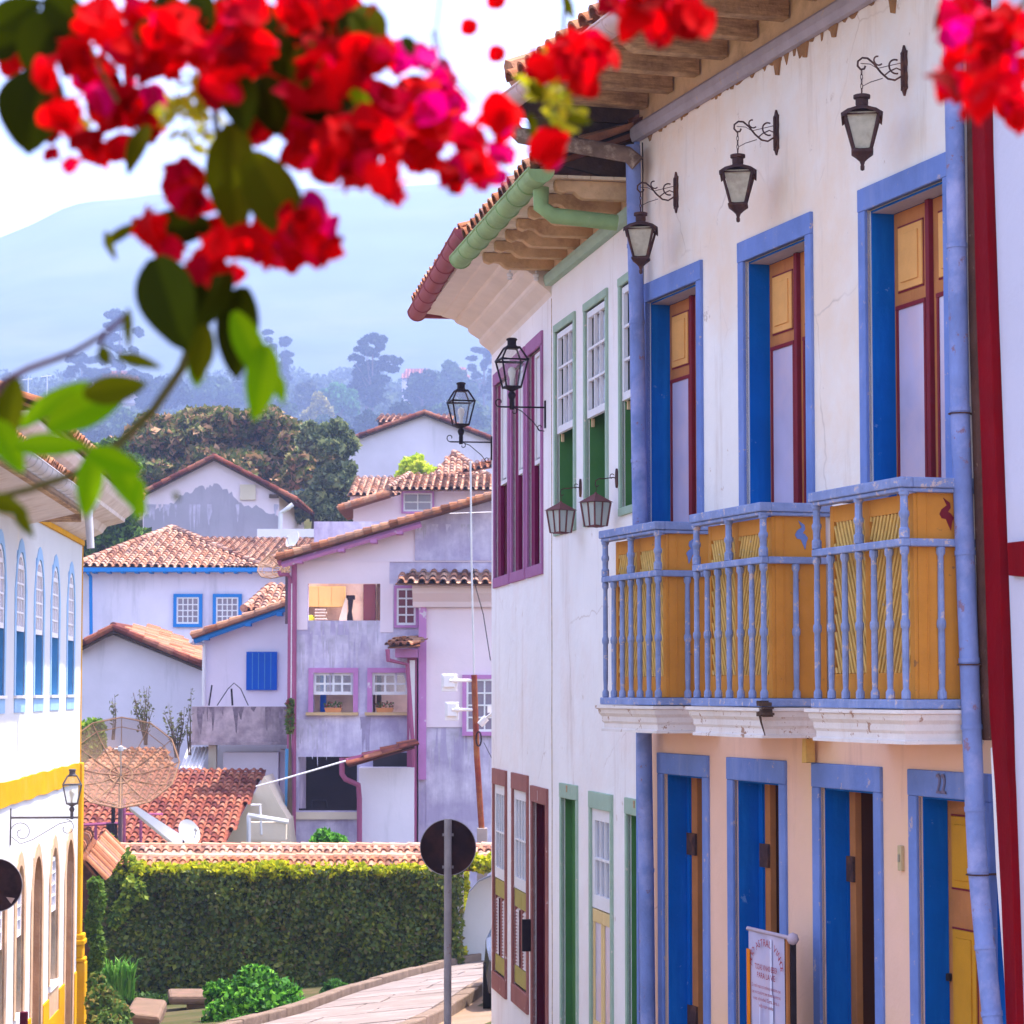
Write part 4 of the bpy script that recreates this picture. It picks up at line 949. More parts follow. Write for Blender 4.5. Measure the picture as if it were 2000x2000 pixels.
# (B) black glazed street lantern on a bracket
def street_lantern(label, arm, group, metal, H=1.0, flip=False, plate=.22):
    T = thing('street_lantern', label, 'street lantern', group=group)
    mb = MB(); mb.box(YF, -.018, .018, 0, .012, -plate * .75, plate * .25); mb.build('wall_plate', metal, T)
    mb = MB(); mb.tube([Vector((.01, 0, 0)), Vector((arm + (.10 if not flip else .07), 0, 0))], .0075 if not flip else .014, 6)
    if not flip:
        mb.tube(spiral((arm + .10, .038), .038, .012, -math.pi / 2, 3.6), .0045, 5)
        mb.tube([Vector((.012, 0, -.19)), Vector((.05, 0, -.185)), Vector((.10, 0, -.12)), Vector((arm * .72, 0, -.03)), Vector((arm * .92, 0, -.008))], .004, 5)
        mb.tube(spiral((arm * .94, -.035), .03, .008, 1.5, 6.5), .004, 5); mb.tube(spiral((.045, -.16), .03, .008, 4.2, 9.5), .004, 5)
    else:
        mb.tube(spiral((.13, -.17), .13, .03, math.pi, -4.5 + 0, 26), .004, 5)
        mb.tube([Vector((.02, 0, -.22)), Vector((.12, 0, -.30)), Vector((.26, 0, -.25)), Vector((arm * .8, 0, -.07)), Vector((arm, 0, -.04))], .004, 5)
        mb.tube(spiral((arm - .06, -.12), .10, .03, 1.6, -3.6, 20), .004, 5)
    mb.build('bracket', metal, T)
    c = (arm, 0, 0)
    mb = MB(); mb.lathe(c, [(.018, -.02), (.020, .04), (.018, .06), (.026, .075), (.032, .095), (.026, .115), (.014, .125), (.05, .145), (.08, .155), (.0, .157)], 12)
    rt = math.pi / 4 + .12
    four_sided(mb, c, .085, .155, .150, .375, .008, rot=rt); hoop(mb, c, .086, .158, .009, rot=rt); hoop(mb, c, .152, .375, .011, rot=rt)
    four_sided(mb, c, .150, .375, .075, .475, .008, rot=rt); hoop(mb, c, .075, .475, .010, rot=rt)
    mb.lathe(c, [(.052, .475), (.045, .49), (.036, .50), (.036, .535), (.044, .537), (.044, .548), (.030, .556), (0, .558)], 14); mb.build('frame', metal, T)
    panes(c, .085, .158, .150, .372, rot=rt, ins=.96).build('glass', m_lampglass, T)
    panes(c, .150, .378, .075, .472, rot=rt, ins=.96).build('roof_glass', m_lampglass, T)
    mb = MB(); mb.lathe(c, [(0, .17), (.018, .17), (.018, .215), (.016, .22), (.030, .265), (.033, .285), (.026, .31), (.010, .322), (0, .324)], 12); mb.build('bulb', m_bulb, T, smooth=50)
    return T
gl = 'black glazed street lanterns on iron brackets'
S1 = street_lantern('larger black street lantern on bracket, between magenta and green windows', .275, gl, m_iron); place(S1, FM, 1066, 796)
S2 = street_lantern('black street lantern on the far corner, against the hazy hill', .29, gl, m_iron); place(S2, FM, 961, 864)
m_greyiron = M('greyish_iron', (.12, .105, .115), .5, .2, 10)
S3 = street_lantern('grey street lantern on long arm beside yellow band at left', .70, gl, m_greyiron, flip=True, plate=.42)
u, z = FL.hit(20, 1597); S3.location = FL.pt(u, 0, z); S3.rotation_euler = (0, 0, math.atan2(FL.dw.y, FL.dw.x))
# (C) small four-sided hanging lanterns
C = thing('small_lantern', 'small brown carriage lantern, the right one of the pair by the green windows', 'lantern', group='pair of small brown lanterns by the green windows')
mb = MB(); mb.prism(YF, [(.03 * math.cos(t), .068 * math.sin(t)) for t in [2 * math.pi * k / 20 for k in range(20)]], 0, .012); mb.build('wall_plate', m_rust, C)
mb = MB(); mb.tube([Vector((.01, 0, .0)), Vector((.03, 0, .005)), Vector((.10, 0, -.005)), Vector((.13, 0, -.005)), Vector((.155, 0, -.02)), Vector((.158, 0, -.05)), Vector((.145, 0, -.062)), Vector((.135, 0, -.05))], .004, 5)
mb.tube(spiral((.035, .015), .02, .012, -1.2, 2.6), .003, 5); mb.tube([Vector((.158, 0, -.05)), Vector((.150, 0, -.075)), Vector((.155, 0, -.10))], .0022, 4); mb.build('hook', m_rust, C)
c = (.155, 0, -.02)
m_brownlamp = M('brown_lamp_paint', (.19, .075, .075), .6, .15, 12)
mb = MB(); rt = math.pi / 4 + .5; mb.lathe(c, [(.125, -.150), (.118, -.148), (.012, -.090), (.008, -.080), (0, -.078)], 4, rot=rt); mb.build('roof', m_brownlamp, C)
mb = MB(); four_sided(mb, c, .078, -.315, .105, -.152, .007, rot=rt); hoop(mb, c, .079, -.316, .008, rot=rt); mb.box(WD, .155 - .05, .155 + .05, -.05, .05, -.342, -.334)
for k in range(4):
    a = rt + math.pi / 4 + k * math.pi / 2; mb.tube([Vector((.155 + math.cos(a) * .056, math.sin(a) * .056, -.335)), Vector((.155 + math.cos(a) * .074, math.sin(a) * .074, -.172))], .006, 5)
mb.build('frame', m_brownlamp, C); panes(c, .078, -.315, .105, -.152, rot=rt).build('glass', M('frosted_lamp_glass', (.50, .52, .50), .35, .08, 8), C)
u, z = FG.hit(1206, 934); C.location = FG.pt(u, 0, z); C.rotation_euler = (0, 0, math.atan2(FG.dw.y, FG.dw.x))
C2 = copy_tree(C, 'small brown carriage lantern, the left one of the pair by the green windows')
u, z = FG.hit(1135, 953); C2.location = FG.pt(u, 0, z)
# ================================================================= left building
def W(px, py, Y):
    r = ray(px, py); return r * (Y / r.y)
lb = thing('townhouse_left_side'.replace('_left_side', ''), 'white building with arched blue windows, yellow band and yellow corner pillar', 'building', FL.pt(-4, 0, -4.8))
lb.name = 'arched_window_building'
ul = FL.u
up = [(ul(29.5), ul(46.5)), (ul(67.5), ul(81.5)), (ul(98.5), ul(113.5)), (ul(130), ul(143.5))]
wid = sum(b - a for a, b in up) / 4
up = [((a + b) / 2 - wid / 2, (a + b) / 2 + wid / 2) for a, b in up]
stp = (up[3][0] - up[0][0]) / 3
up.insert(0, (up[0][0] - stp, up[0][1] - stp)); up.insert(0, (up[0][0] - stp, up[0][1] - stp))
zo_apex, zi_apex, z_sill, z_mid = FL.z(134, 1094), FL.z(134, 1116), FL.z(134, 1357), FL.z(134, 1250)
lows = [('w', ul(103.5), ul(117)), ('d', ul(133), ul(147)), ('d', ul(69), ul(86)), ('w', ul(37), ul(51)), ('w', ul(-6), ul(14)), ('d', ul(-40), ul(-22))]
zl_apex = FL.z(140, 1637); zl_out = FL.z(140, 1614); zl_sill = FL.z(110, 1912)
holes = [(a, b, z_sill, zi_apex) for a, b in up] + [(a, b, zl_sill if k == 'w' else -5.6, zl_apex) for k, a, b in lows]
weld(wall_holes(FL, -24, 0, -6, 2.3, holes, .45).build('wall', m_wallL, lb))
mb = MB(); mb.box(FL, -24, 0, -3, -2.95, -6, 2.3); mb.box(FL, -24, -.0, -2.95, -.46, -1.2, -1.1); mb.build('interior', m_darkroom, lb)
mb = MB(); mb.box(FL, -.4, 0, -7, -.46, -6, 2.3); mb.box(FL, -24, -.0, -7.4, -7, -6, 2.3); mb.build('side_wall', m_wallL, lb)
def arch(a, b, z0, zs, za, n=10, point=.0):
    c = (a + b) / 2; r = (b - a) / 2
    pts = [(a, z0)]
    for k in range(n + 1):
        t = math.pi - math.pi * k / n
        pts.append((c + r * math.cos(t), zs + (za - zs) * (math.sin(t) ** (1 + point))))
    pts.append((b, z0)); return pts
def arch_frame(fr, a, b, z0, za, fw, ztop, w0, w1, mat, parent, name, zb=None, shoulder=True, point=.3):
    zs = za - (b - a) * .55; inner = arch(a, b, z0, zs, za)
    zo = zb if zb is not None else z0
    out = arch(a - fw, b + fw, zo, zs - .02, ztop, point=point)
    if shoulder:
        out = [(x - .04 * (1 if x < (a + b) / 2 else -1) if abs(z - (zs)) < .10 else x, z) for x, z in out]
    mb = MB(); mb.ring(fr, out, inner, w0, w1, closed=False)
    # spandrel filler inside the square hole
    mb.ring(fr, [(a, z0)] + [(a + (b - a) * k / 10, za + .002) for k in range(11)] + [(b, z0)], inner, -.30, w0 + .004, closed=False)
    return mb.build(name, mat, parent)
for a, b in up:
    f = arch_frame(FL, a, b, z_sill, zi_apex, .11, zo_apex, -.01, .010, m_skyblue, lb, 'window')
    mb = MB(); mb.box(FL, a - .085, b + .085, -.01, .010, z_sill - .20, z_sill - .035); mb.build('apron', m_skyblue, f)
    mb = MB(); mb.box(FL, a - .10, b + .10, -.01, .035, z_sill - .034, z_sill); mb.build('sill', m_whitepaint, f)
    liner(FL, a, b, z_sill, zi_apex - .14, -.42, -.31, bot=False).build('reveal', m_midblue, f)
    mb = MB(); mb.box(FL, b - .012, b - .001, -.40, -.012, z_sill, z_mid); mb.box(FL, a + .001, a + .012, -.40, -.012, z_sill, z_mid); mb.build('reveal', m_midblue, f)
    s = sash(FL, a + .01, b - .01, z_mid, zi_apex - .16, -.034, 3, 4, fw=.05, bar=.022)
    s.ring(FL, arch(a + .01, b - .01, zi_apex - .24, zi_apex - (b - a) * .55, zi_apex - .01)[1:-1], arch(a + .06, b - .06, zi_apex - .24, zi_apex - (b - a) * .55, zi_apex - .06)[1:-1], -.034, -.004, closed=False)
    for k in (1, 2): c = a + (b - a) * k / 3; s.box(FL, c - .011, c + .011, -.034, -.01, zi_apex - .17, zi_apex - .03)
    s.build('upper_sash', m_whitepaint, f)
    mb = MB(); mb.box(FL, a + .02, b - .02, -.030, -.024, z_mid, zi_apex - .01); mb.build('glass', M('pale_glass', (.50, .48, .55), .15, .1) if a == up[0][0] else bpy.data.materials['pale_glass'], f)
    sash(FL, a + .012, a + (b - a) * .62, z_sill + .002, z_mid, -.095, 2, 3, fw=.05).build('lower_sash', m_whitepaint, f)
    mb = MB(); mb.box(FL, a + .01, b - .012, -.115, -.10, z_sill, z_mid); mb.build('shutter', m_midblue, f)
for k, a, b in lows:
    z0 = zl_sill if k == 'w' else -5.6
    f = arch_frame(FL, a, b, z0, zl_apex, .16, zl_out, -.01, .014, m_stone, lb, 'window' if k == 'w' else 'doorway', point=.5)
    mb = MB(); mb.box(FL, a + .001, a + .03, -.44, -.012, z0, zl_apex - .3); mb.box(FL, b - .03, b - .001, -.44, -.012, z0, zl_apex - .25); mb.build('reveal', m_stone, f)
    if k == 'w':
        mb = MB(); mb.box(FL, a - .16, b + .16, -.01, .014, z0 - .42, z0 - .08); mb.build('apron', m_stone, f)
        mb = MB(); mb.box(FL, a - .10, b + .10, -.30, .03, z0 - .078, z0 + .002); mb.build('sill', m_whitepaint, f)
        m2 = z0 + (zl_apex - z0) * .52
        sash(FL, a + .03, b - .03, m2, zl_apex - .14, -.05, 2, 4, fw=.05).build('upper_sash', m_whitepaint, f)
        mb = MB(); mb.box(FL, a + .03, b - .03, -.045, -.038, m2, zl_apex - .05); mb.build('glass', m_winglass, f)
        mb = MB(); mb.box(FL, a + .03, b - .03, -.12, -.08, z0, m2)
        for q in range(4): mb.box(FL, a + .05 + q * (b - a - .08) / 4, a + .05 + (q + .85) * (b - a - .08) / 4, -.08, -.07, z0 + .02, m2 - .02)
        mb.build('shutter', m_midblue, f)
    else:
        mb = MB(); mb.box(FL, a + .03, b - .03, -.46, -.42, z0, zl_apex); mb.build('door_leaf', m_brown, f)
mb = MB()
rg = random.Random(11); n = 60; top = [(-24 + 24 * i / n, -1.02 + rg.uniform(-.012, .012)) for i in range(n + 1)]; bot = [(-24 + 24 * i / n, -1.30 + rg.uniform(-.012, .012)) for i in range(n + 1)]
mb.ring(FL, top, bot, -.02, .022, closed=False); mb.build('yellow_band', m_yellow, lb)
zd = FL.z(115, 1930)
mb = MB()
edges = sorted([(a - .17, b + .17) for k, a, b in lows]); cur = -24
for a, b in edges:
    if a > cur: mb.box(FL, cur, a, -.02, .024, -6, zd)
    cur = max(cur, b)
mb.box(FL, cur, -.30, -.02, .024, -6, zd)
for k, a, b in lows:
    if k == 'w': mb.box(FL, a - .17, b + .17, -.02, .024, -6, zl_sill - .42)
mb.build('yellow_dado', m_yellow, lb)
up_ = ul(151, 1700)
pl = MB(); zc = FL.z(160, 1815)
pl.box(FL, up_, .06, -.3, .055, zc, -1.02); pl.box(FL, up_ - .03, .10, -.3, .10, zc - .08, zc); pl.box(FL, up_ - .05, .13, -.3, .115, zc - .16, zc - .08); pl.box(FL, up_ - .02, .09, -.3, .09, zc - .34, zc - .16)
pl.box(FL, up_ - .03, .12, -.3, .12, zc - .40, zc - .34); pl.box(FL, up_, .13, -.3, .125, -6, zc - .40)
pl.build('corner_pillar', m_yellow, lb, bevel=.02)
mb = MB(); mb.box(FL, -.05, .012, -.3, .012, -1.02, 2.1); mb.build('corner_line', m_yellow, lb)
mb = MB(); mb.box(FL, -24, .02, -.02, .03, 2.10, 2.17); mb.build('yellow_line', m_yellow, lb)
prof = [(0, 2.17), (.12, 2.22), (.26, 2.30), (.28, 2.34), (.32, 2.40), (.50, 2.46), (.55, 2.48), (.56, 2.53), (.66, 2.62), (.72, 2.70), (.72, 2.76), (-.4, 2.76), (-.4, 2.17)]
uN = ul(45)
uRf = FL.u(62, 1350, .78)
n = len(prof); vs = [FL.pt(uRf, w, z) for w, z in prof] + [FL.pt(max(w, 0) * 1.0, w, z) for w, z in prof]
mb = MB(); mb.add(vs, [tuple(range(n)), tuple(range(2 * n - 1, n - 1, -1))] + [(i, (i + 1) % n, n + (i + 1) % n, n + i) for i in range(n)])
# return of the eave across the far end
vs = [FL.pt(max(w, 0), w, z) for w, z in prof] + [FL.pt(max(w, 0), -8, z) for w, z in prof]
mb.add(vs, [(i, (i + 1) % n, n + (i + 1) % n, n + i) for i in range(n)]); mb.build('eave_soffit', m_soffL, lb)
tile_roof('roof', FL.pt(uRf, .78, 2.80), FL.pt(.8, .78, 2.80), FL.pt(-2.6, -2.8, 4.3), FL.pt(uRf, -2.8, 4.3), m_tile, lb, pitch_w=.2)
# lower eave of the nearer wing with gutter and spout
near = thing('house_eave', 'lower wooden eave with white gutter and spout at upper left', 'eave', FL.pt(uN - 1, 0, 2))
mb = MB(); mb.ext(FL, [(0, 1.98), (.35, 2.06), (.66, 2.13), (.66, 2.20), (-.2, 2.3), (-.2, 1.98)], -24, uN); mb.build('soffit', m_soffL, near)
mb = MB(); mb.box(FL, uN - .02, uN + .04, -.2, .66, 2.02, 2.12); mb.build('verge_board', m_wood, near)
mb = MB(); mb.box(FL, -24, uN, .40, .66, 2.115, 2.16); mb.build('eave_board', m_wood, near)
tile_roof('roof', FL.pt(-24, .70, 2.34), FL.pt(uN, .70, 2.34), FL.pt(uN, -1.5, 3.3), FL.pt(-24, -1.5, 3.3), m_tile, near, pitch_w=.2)
gutter(FL, -24, uN + .1, .76, 2.26, .10).build('gutter', m_zinc, near, smooth=40)
mb = MB(); pz = FL.pt(uN - .1, .76, 2.2); mb.tube([pz, pz + Vector((.0, 0, -.12)), pz + Vector((.03, 0, -.50))], [.055, .05, .045], 10); mb.build('spout', m_zinc, near, smooth=40)

# ================================================================= background houses
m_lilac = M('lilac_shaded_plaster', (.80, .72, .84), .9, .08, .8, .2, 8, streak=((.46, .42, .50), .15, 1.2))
m_lilst = M('stained_lilac_plaster', (.76, .68, .82), .9, .15, .9, .3, 8, stain=((.36, .29, .47), .78, 1.3), streak=((.30, .24, .38), .45, 2.2))
m_greyst = M('grey_stained_plaster', (.46, .40, .50), .9, .12, .5, .3, 6, stain=((.38, .35, .42), .75, .35), streak=((.30, .27, .34), .3, .8))
m_conc = M('stained_concrete', (.66, .50, .52), .9, .25, 1.2, .5, 8, stain=((.15, .10, .14), .72, 1.5), streak=((.10, .08, .10), .45, 1.6))
m_pinkw = M('pale_pink_plaster', (.84, .69, .77), .9, .07, .8, .2, 8)
m_cream = M('cream_plaster', (.70, .58, .46), .9, .1, 1, .2, 8)
def drips(fr, parent, u0, u1, ztop, n, ln, mat, w=.004, seed=1, wd=.05):
    rg = random.Random(seed); mb = MB()
    for i in range(n):
        u = rg.uniform(u0, u1); a = rg.uniform(.3, 1.3) * wd; L = ln * rg.uniform(.2, 1) ** 1.4; k = rg.uniform(-.3, .3) * a
        mb.add([fr.pt(u - a / 2, w + i * 1e-5, ztop), fr.pt(u + a / 2, w + i * 1e-5, ztop), fr.pt(u + a * .38 + k, w + i * 1e-5, ztop - L * .45), fr.pt(u + a * .1, w + i * 1e-5, ztop - L), fr.pt(u - a * .12, w + i * 1e-5, ztop - L * .93), fr.pt(u - a * .4 + k, w + i * 1e-5, ztop - L * .4)], [(0, 1, 2, 3, 4, 5)])
    o = mb.build('rain_stains', mat, parent, recalc=False); o['kind'] = 'stuff'; return o
m_drip = M('rain_stain', (.40, .33, .47), .95, .3, 3); m_drip2 = M('rain_stain_light', (.58, .51, .64), .95, .3, 3); m_dripd = M('rain_stain_dark', (.12, .08, .11), .95, .3, 3)
m_drip3 = M('rain_stain_brown', (.30, .22, .26), .95, .5, 6)
m_bluetrim = M('bright_blue_trim', (.02, .22, .62), .5, .05, 3)
m_shutblue = M('cobalt_shutter', (.0, .09, .50), .5, .08, 3)
m_pane = M('grey_window_panes', (.24, .19, .26), .15, .2, 2, spec=.7)
m_mauve2 = M('mauve_paint_far', (.52, .22, .48), .6, .1, 3, wear=((.66, .58, .66), .10, 3))
m_magpipe = M('magenta_pipe', (.36, .10, .20), .5, .1, 3)
def wallpoly(name, pts, Y, depth, mat, parent):
    fr = front(Y); mb = MB(); mb.prism(fr, [fr.hit(x, y) for x, y in pts], -depth, 0); return mb.build(name, mat, parent)
def winbox(parent, Y, px0, px1, py0, py1, fwpx, m_f, nx, nz, pane=None, name='window', sash_h=1.0, sillm=None):
    fr = front(Y); u0, z1 = fr.hit(px0, py0); u1, z0 = fr.hit(px1, py1); fw = fwpx * Y / FPX
    f = frame4(fr, u0 + fw, u1 - fw, z0 + fw, z1 - fw, fw, fw, fw, -.02, .06).build(name, m_f, parent)
    zb = z1 - fw - (z1 - z0 - 2 * fw) * sash_h
    sash(fr, u0 + fw, u1 - fw, zb, z1 - fw, .008, nx, nz, fw=.045, bar=.035).build('sash', m_whitepaint, f)
    mb = MB(); mb.box(fr, u0 + fw + .01, u1 - fw - .01, .003, .006, zb, z1 - fw - .01); mb.build('pane', pane or m_pane, f)
    if sash_h < 1: mb = MB(); mb.box(fr, u0 + fw, u1 - fw, .002, .010, z0 + fw, zb); mb.build('dark_opening', M('room_dark', (.12, .06, .07), .9, .4, 2), f)
    return f
def gable_roof(parent, Y, depth, L, Pk, Rr, mat, pitch=.2, over=.35, thick=True):
    a, b, c = W(*L, Y - over), W(*Pk, Y - over), W(*Rr, Y - over); D = Vector((0, depth + over, 0))
    tile_roof('roof', a, a + D, b + D, b, mat, parent, pitch_w=pitch); tile_roof('roof', c, c + D, b + D, b, mat, parent, pitch_w=pitch)
    mb = MB()
    for p, q in ((a, b), (b, c)):
        n = max(2, round((q - p).length / .4))
        for k in range(n):
            s = p.lerp(q, k / n) if p.z < q.z else p.lerp(q, (k + 1) / n); e = p.lerp(q, (k + 1.05) / n) if p.z < q.z else p.lerp(q, (k - .05) / n)
            mb.tube([s + Vector((0, -.02, .06)), e + Vector((0, -.02, .05))], [.10, .08], 8)
    mb.tube([b + Vector((0, 0, .08)), b + D + Vector((0, 0, .08))], .10, 8)
    mb.build('verge_tiles', mat, parent, smooth=40)
    mb = MB()
    for p, q in ((a, b), (b, c)): mb.tube([p + Vector((0, .05, -.08)), q + Vector((0, .05, -.08))], .05, 4)
    mb.build('barge_board', m_wooddark, parent)
# --- far grey gable house
h = thing('house', 'gabled house with grey stained wall in front of the big round tree', 'house', W(418, 1049, 100))
wallpoly('wall', [(279, 1100), (279, 965), (290, 957), (418, 898), (545, 968), (546, 1100)], 100, 12, m_pinkw, h)
rg = random.Random(9); stp_ = [(285, 1005), (315, 992), (335, 985), (352, 968), (372, 962), (390, 950), (405, 955), (418, 945), (440, 955), (455, 966), (470, 985), (500, 990), (520, 1000), (541, 1004)]
sp_ = []
for (a_, b_), (c_, d_) in zip(stp_, stp_[1:]):
    for k_ in range(4): sp_.append((a_ + (c_ - a_) * k_ / 4 + rg.uniform(-1.5, 1.5), b_ + (d_ - b_) * k_ / 4 + rg.uniform(-4, 4)))
f1_ = front(100); mb = MB(); mb.prism(f1_, [f1_.hit(*p_) for p_ in [(281, 1095), (281, 1010)] + sp_ + [(544, 1010), (544, 1095)]], -.05, .012); mb.build('grey_stain', m_greyst, h)
gable_roof(h, 100, 12, (283, 962), (418, 893), (580, 978), m_tileredd)
drips(front(100), h, front(100).u(282), front(100).u(542), front(100).z(400, 985), 22, 1.3, m_drip2, .014, 12, .14)
pf = front(99.6); mb = MB(); mb.box(pf, *(pf.u(464), pf.u(495)), -.3, .03 - .4, pf.z(470, 975), pf.z(470, 945)); mb.build('bare_patch', m_cream, h)
mb = MB(); mb.tube([W(572, 985, 99.5), W(563, 992, 99.5), W(548, 1002, 99.6), W(547, 1060, 99.6)], .09, 8); mb.build('downpipe', m_whitepaint, h)
mb = MB(); mb.box(front(99.9), *(front(99.9).u(524), front(99.9).u(542)), 0, .25, front(99.9).z(530, 973), front(99.9).z(530, 966)); mb.build('eave_beam', m_wooddark, h)
# --- white house with blue trim and long tiled roof
h = thing('house', 'long white house with blue fascia and two small blue-framed windows', 'house', W(340, 1370, 78))
wallpoly('wall', [(140, 1500), (140, 1108), (700, 1115), (700, 1500)], 78, 8, m_lilac, h)
a, b, c = W(146, 1106, 77.4), W(522, 1112, 77.4), W(337, 1033, 84)
tile_roof('roof', a, b, c + Vector((.05, 0, 0)), c - Vector((.05, 0, 0)), m_tileold, h, pitch_w=.235, ridge=[(a, c), (b, c)])
tile_roof('roof', W(440, 1112, 77.4), W(700, 1118, 77.4), W(720, 1052, 86), W(385, 1050, 86), m_tileold, h, pitch_w=.235)
mb = MB(); f_ = front(77.9); mb.box(f_, f_.u(152), f_.u(700), .0, .55, f_.z(300, 1118), f_.z(300, 1110)); mb.build('fascia', m_bluetrim, h)
mb = MB()
for k in range(15):
    u = f_.u(155 + k * 27.5); mb.box(f_, u, u + .10, 0, .5, f_.z(300, 1121), f_.z(300, 1117))
mb.build('rafter_ends', m_bluetrim, h)
mb = MB(); mb.tube([W(171, 1118, 77.4), W(177, 1126, 77.7), W(178.5, 1300, 77.7)], .055, 8); mb.build('downpipe', m_bluetrim, h)
winbox(h, 77.95, 339, 395, 1160, 1225, 6.5, m_bluetrim, 4, 4); winbox(h, 77.95, 416, 472, 1160, 1225, 6.5, m_bluetrim, 4, 4)
mb = MB(); f_ = front(88); mb.box(f_, f_.u(500), f_.u(692), -.3, 0, f_.z(600, 1049), f_.z(600, 1033)); mb.build('white_parapet', m_whitepaint, h)
# --- small white gable house
h = thing('house', 'low white gabled house with brown roof above the mesh dish', 'house', W(270, 1450, 68))
wallpoly('wall', [(140, 1560), (140, 1274), (221, 1240), (400, 1312), (400, 1560)], 68, 7, m_lilac, h)
gable_roof(h, 68, 5, (140, 1271), (221, 1228), (398, 1302), m_tileredd, .19, .5)
tile_roof('roof', W(398, 1300, 68), W(400, 1268, 74), W(297, 1231, 74), W(222, 1228, 68), m_tile, h, pitch_w=.2)
# --- house with cobalt shutter and terrace
h = thing('house', 'white house with cobalt shutter and stained concrete terrace', 'house', W(480, 1500, 64))
wallpoly('wall', [(398, 1640), (398, 1245), (566, 1190), (600, 1180), (600, 1640)], 64, 5, m_lilac, h)
p, q = W(374, 1245, 63.5), W(600, 1166, 63.5); D = Vector((0, 5, 0))
tile_roof('roof', p, p + D, q + D, q, m_tile, h)
mb = MB(); n = 9
for k in range(n): mb.tube([p.lerp(q, k / n) + Vector((0, 0, .07)), p.lerp(q, (k + 1.05) / n) + Vector((0, 0, .05))], [.09, .07], 8)
mb.build('verge_tiles', m_tile, h, smooth=40)
mb = MB(); mb.tube([p + Vector((.05, .1, -.09)), q + Vector((0, .1, -.09))], .07, 4); mb.build('barge_board', m_bluetrim, h)
for px, py in ((405, 1243), (487, 1216), (548, 1196)):
    mb = MB(); f_ = front(63.95); u, z = f_.hit(px, py); mb.box(f_, u - .07, u + .07, 0, .4, z - .1, z); mb.build('beam_end', m_bluetrim, h)
mb = MB(); mb.tube([W(372, 1252, 63.5), W(376, 1256, 63.6), W(396, 1257, 63.9), W(399, 1262, 63.9), W(398, 1378, 63.9)], .05, 8); mb.build('downpipe', m_whitepaint, h)
f_ = front(63.95); mb = MB(); mb.box(f_, f_.u(481), f_.u(541), 0, .05, f_.z(510, 1348), f_.z(510, 1273)); s = mb.build('shutter', m_shutblue, h)
mb = MB()
for k in range(1, 5): u = f_.u(481 + 12 * k); mb.box(f_, u - .008, u + .008, .05, .058, f_.z(510, 1346), f_.z(510, 1275))
mb.build('board_joint', m_midblue, s)
f_ = front(61); mb = MB(); mb.box(f_, f_.u(375), f_.u(600), -.2, 0, f_.z(470, 1450), f_.z(470, 1380)); mb.box(f_, f_.u(373), f_.u(600), -2.8, .08, f_.z(470, 1455), f_.z(470, 1449)); mb.build('terrace_parapet', m_conc, h)
drips(f_, h, f_.u(376), f_.u(566), f_.z(470, 1380.5), 22, .7, m_drip3, .003, 11, .12)
mb = MB(); mb.box(f_, f_.u(406), f_.u(421), -.5, -.2, f_.z(470, 1560), f_.z(470, 1456)); mb.build('column', m_cream, h)
mb = MB(); mb.box(f_, f_.u(434), f_.u(542), -.9, -.3, f_.z(470, 1640), f_.z(470, 1470)); mb.box(f_, f_.u(543), f_.u(580), -1.2, -.6, f_.z(470, 1640), f_.z(470, 1465)); mb.build('undercroft_wall', m_pinkw, h)
mb = MB(); mb.tube([W(424, 1378, 61), W(445, 1346, 61), W(457, 1334, 61), (W(470, 1345, 61)), W(485, 1378, 61)], .012, 5)
mb.tube([W(408, 1378, 61), W(414, 1338, 61)], .02, 5); mb.tube([W(454, 1378, 61), W(452, 1345, 61)], .025, 5); mb.build('terrace_rods', m_iron, h)
mb = MB(); u0, u1 = f_.u(362), f_.u(405); zt, zb = f_.z(380, 1460), f_.z(380, 1500); vs = []; N = 26
for j, (zz, ww) in enumerate(((zt, -.6), (zb, .3))):
    for i in range(N + 1): vs.append(f_.pt(u0 + (u1 - u0) * i / N - (.08 if j else 0), ww + .03 * math.sin(i * math.pi * 2 / 4.3), zz + .02 * math.sin(i * 2 * math.pi / 4.3)))
mb.add(vs, [(i, i + 1, N + 2 + i, N + 1 + i) for i in range(N)]); mb.build('corrugated_sheet', m_whitepaint, h, smooth=60)
h2 = thing('house', 'small pink roofed dormer peeking behind the blue-edged verge', 'house', W(520, 1200, 70))
tile_roof('roof', W(476, 1193, 68.5), W(620, 1195, 68.5), W(640, 1145, 71.5), W(530, 1145, 71.5), m_tileold, h2, ridge=[(W(476, 1193, 68.5), W(530, 1146, 71.5))])
wallpoly('wall', [(484, 1240), (484, 1192), (620, 1196), (620, 1240)], 69, 3, m_pinkw, h2)
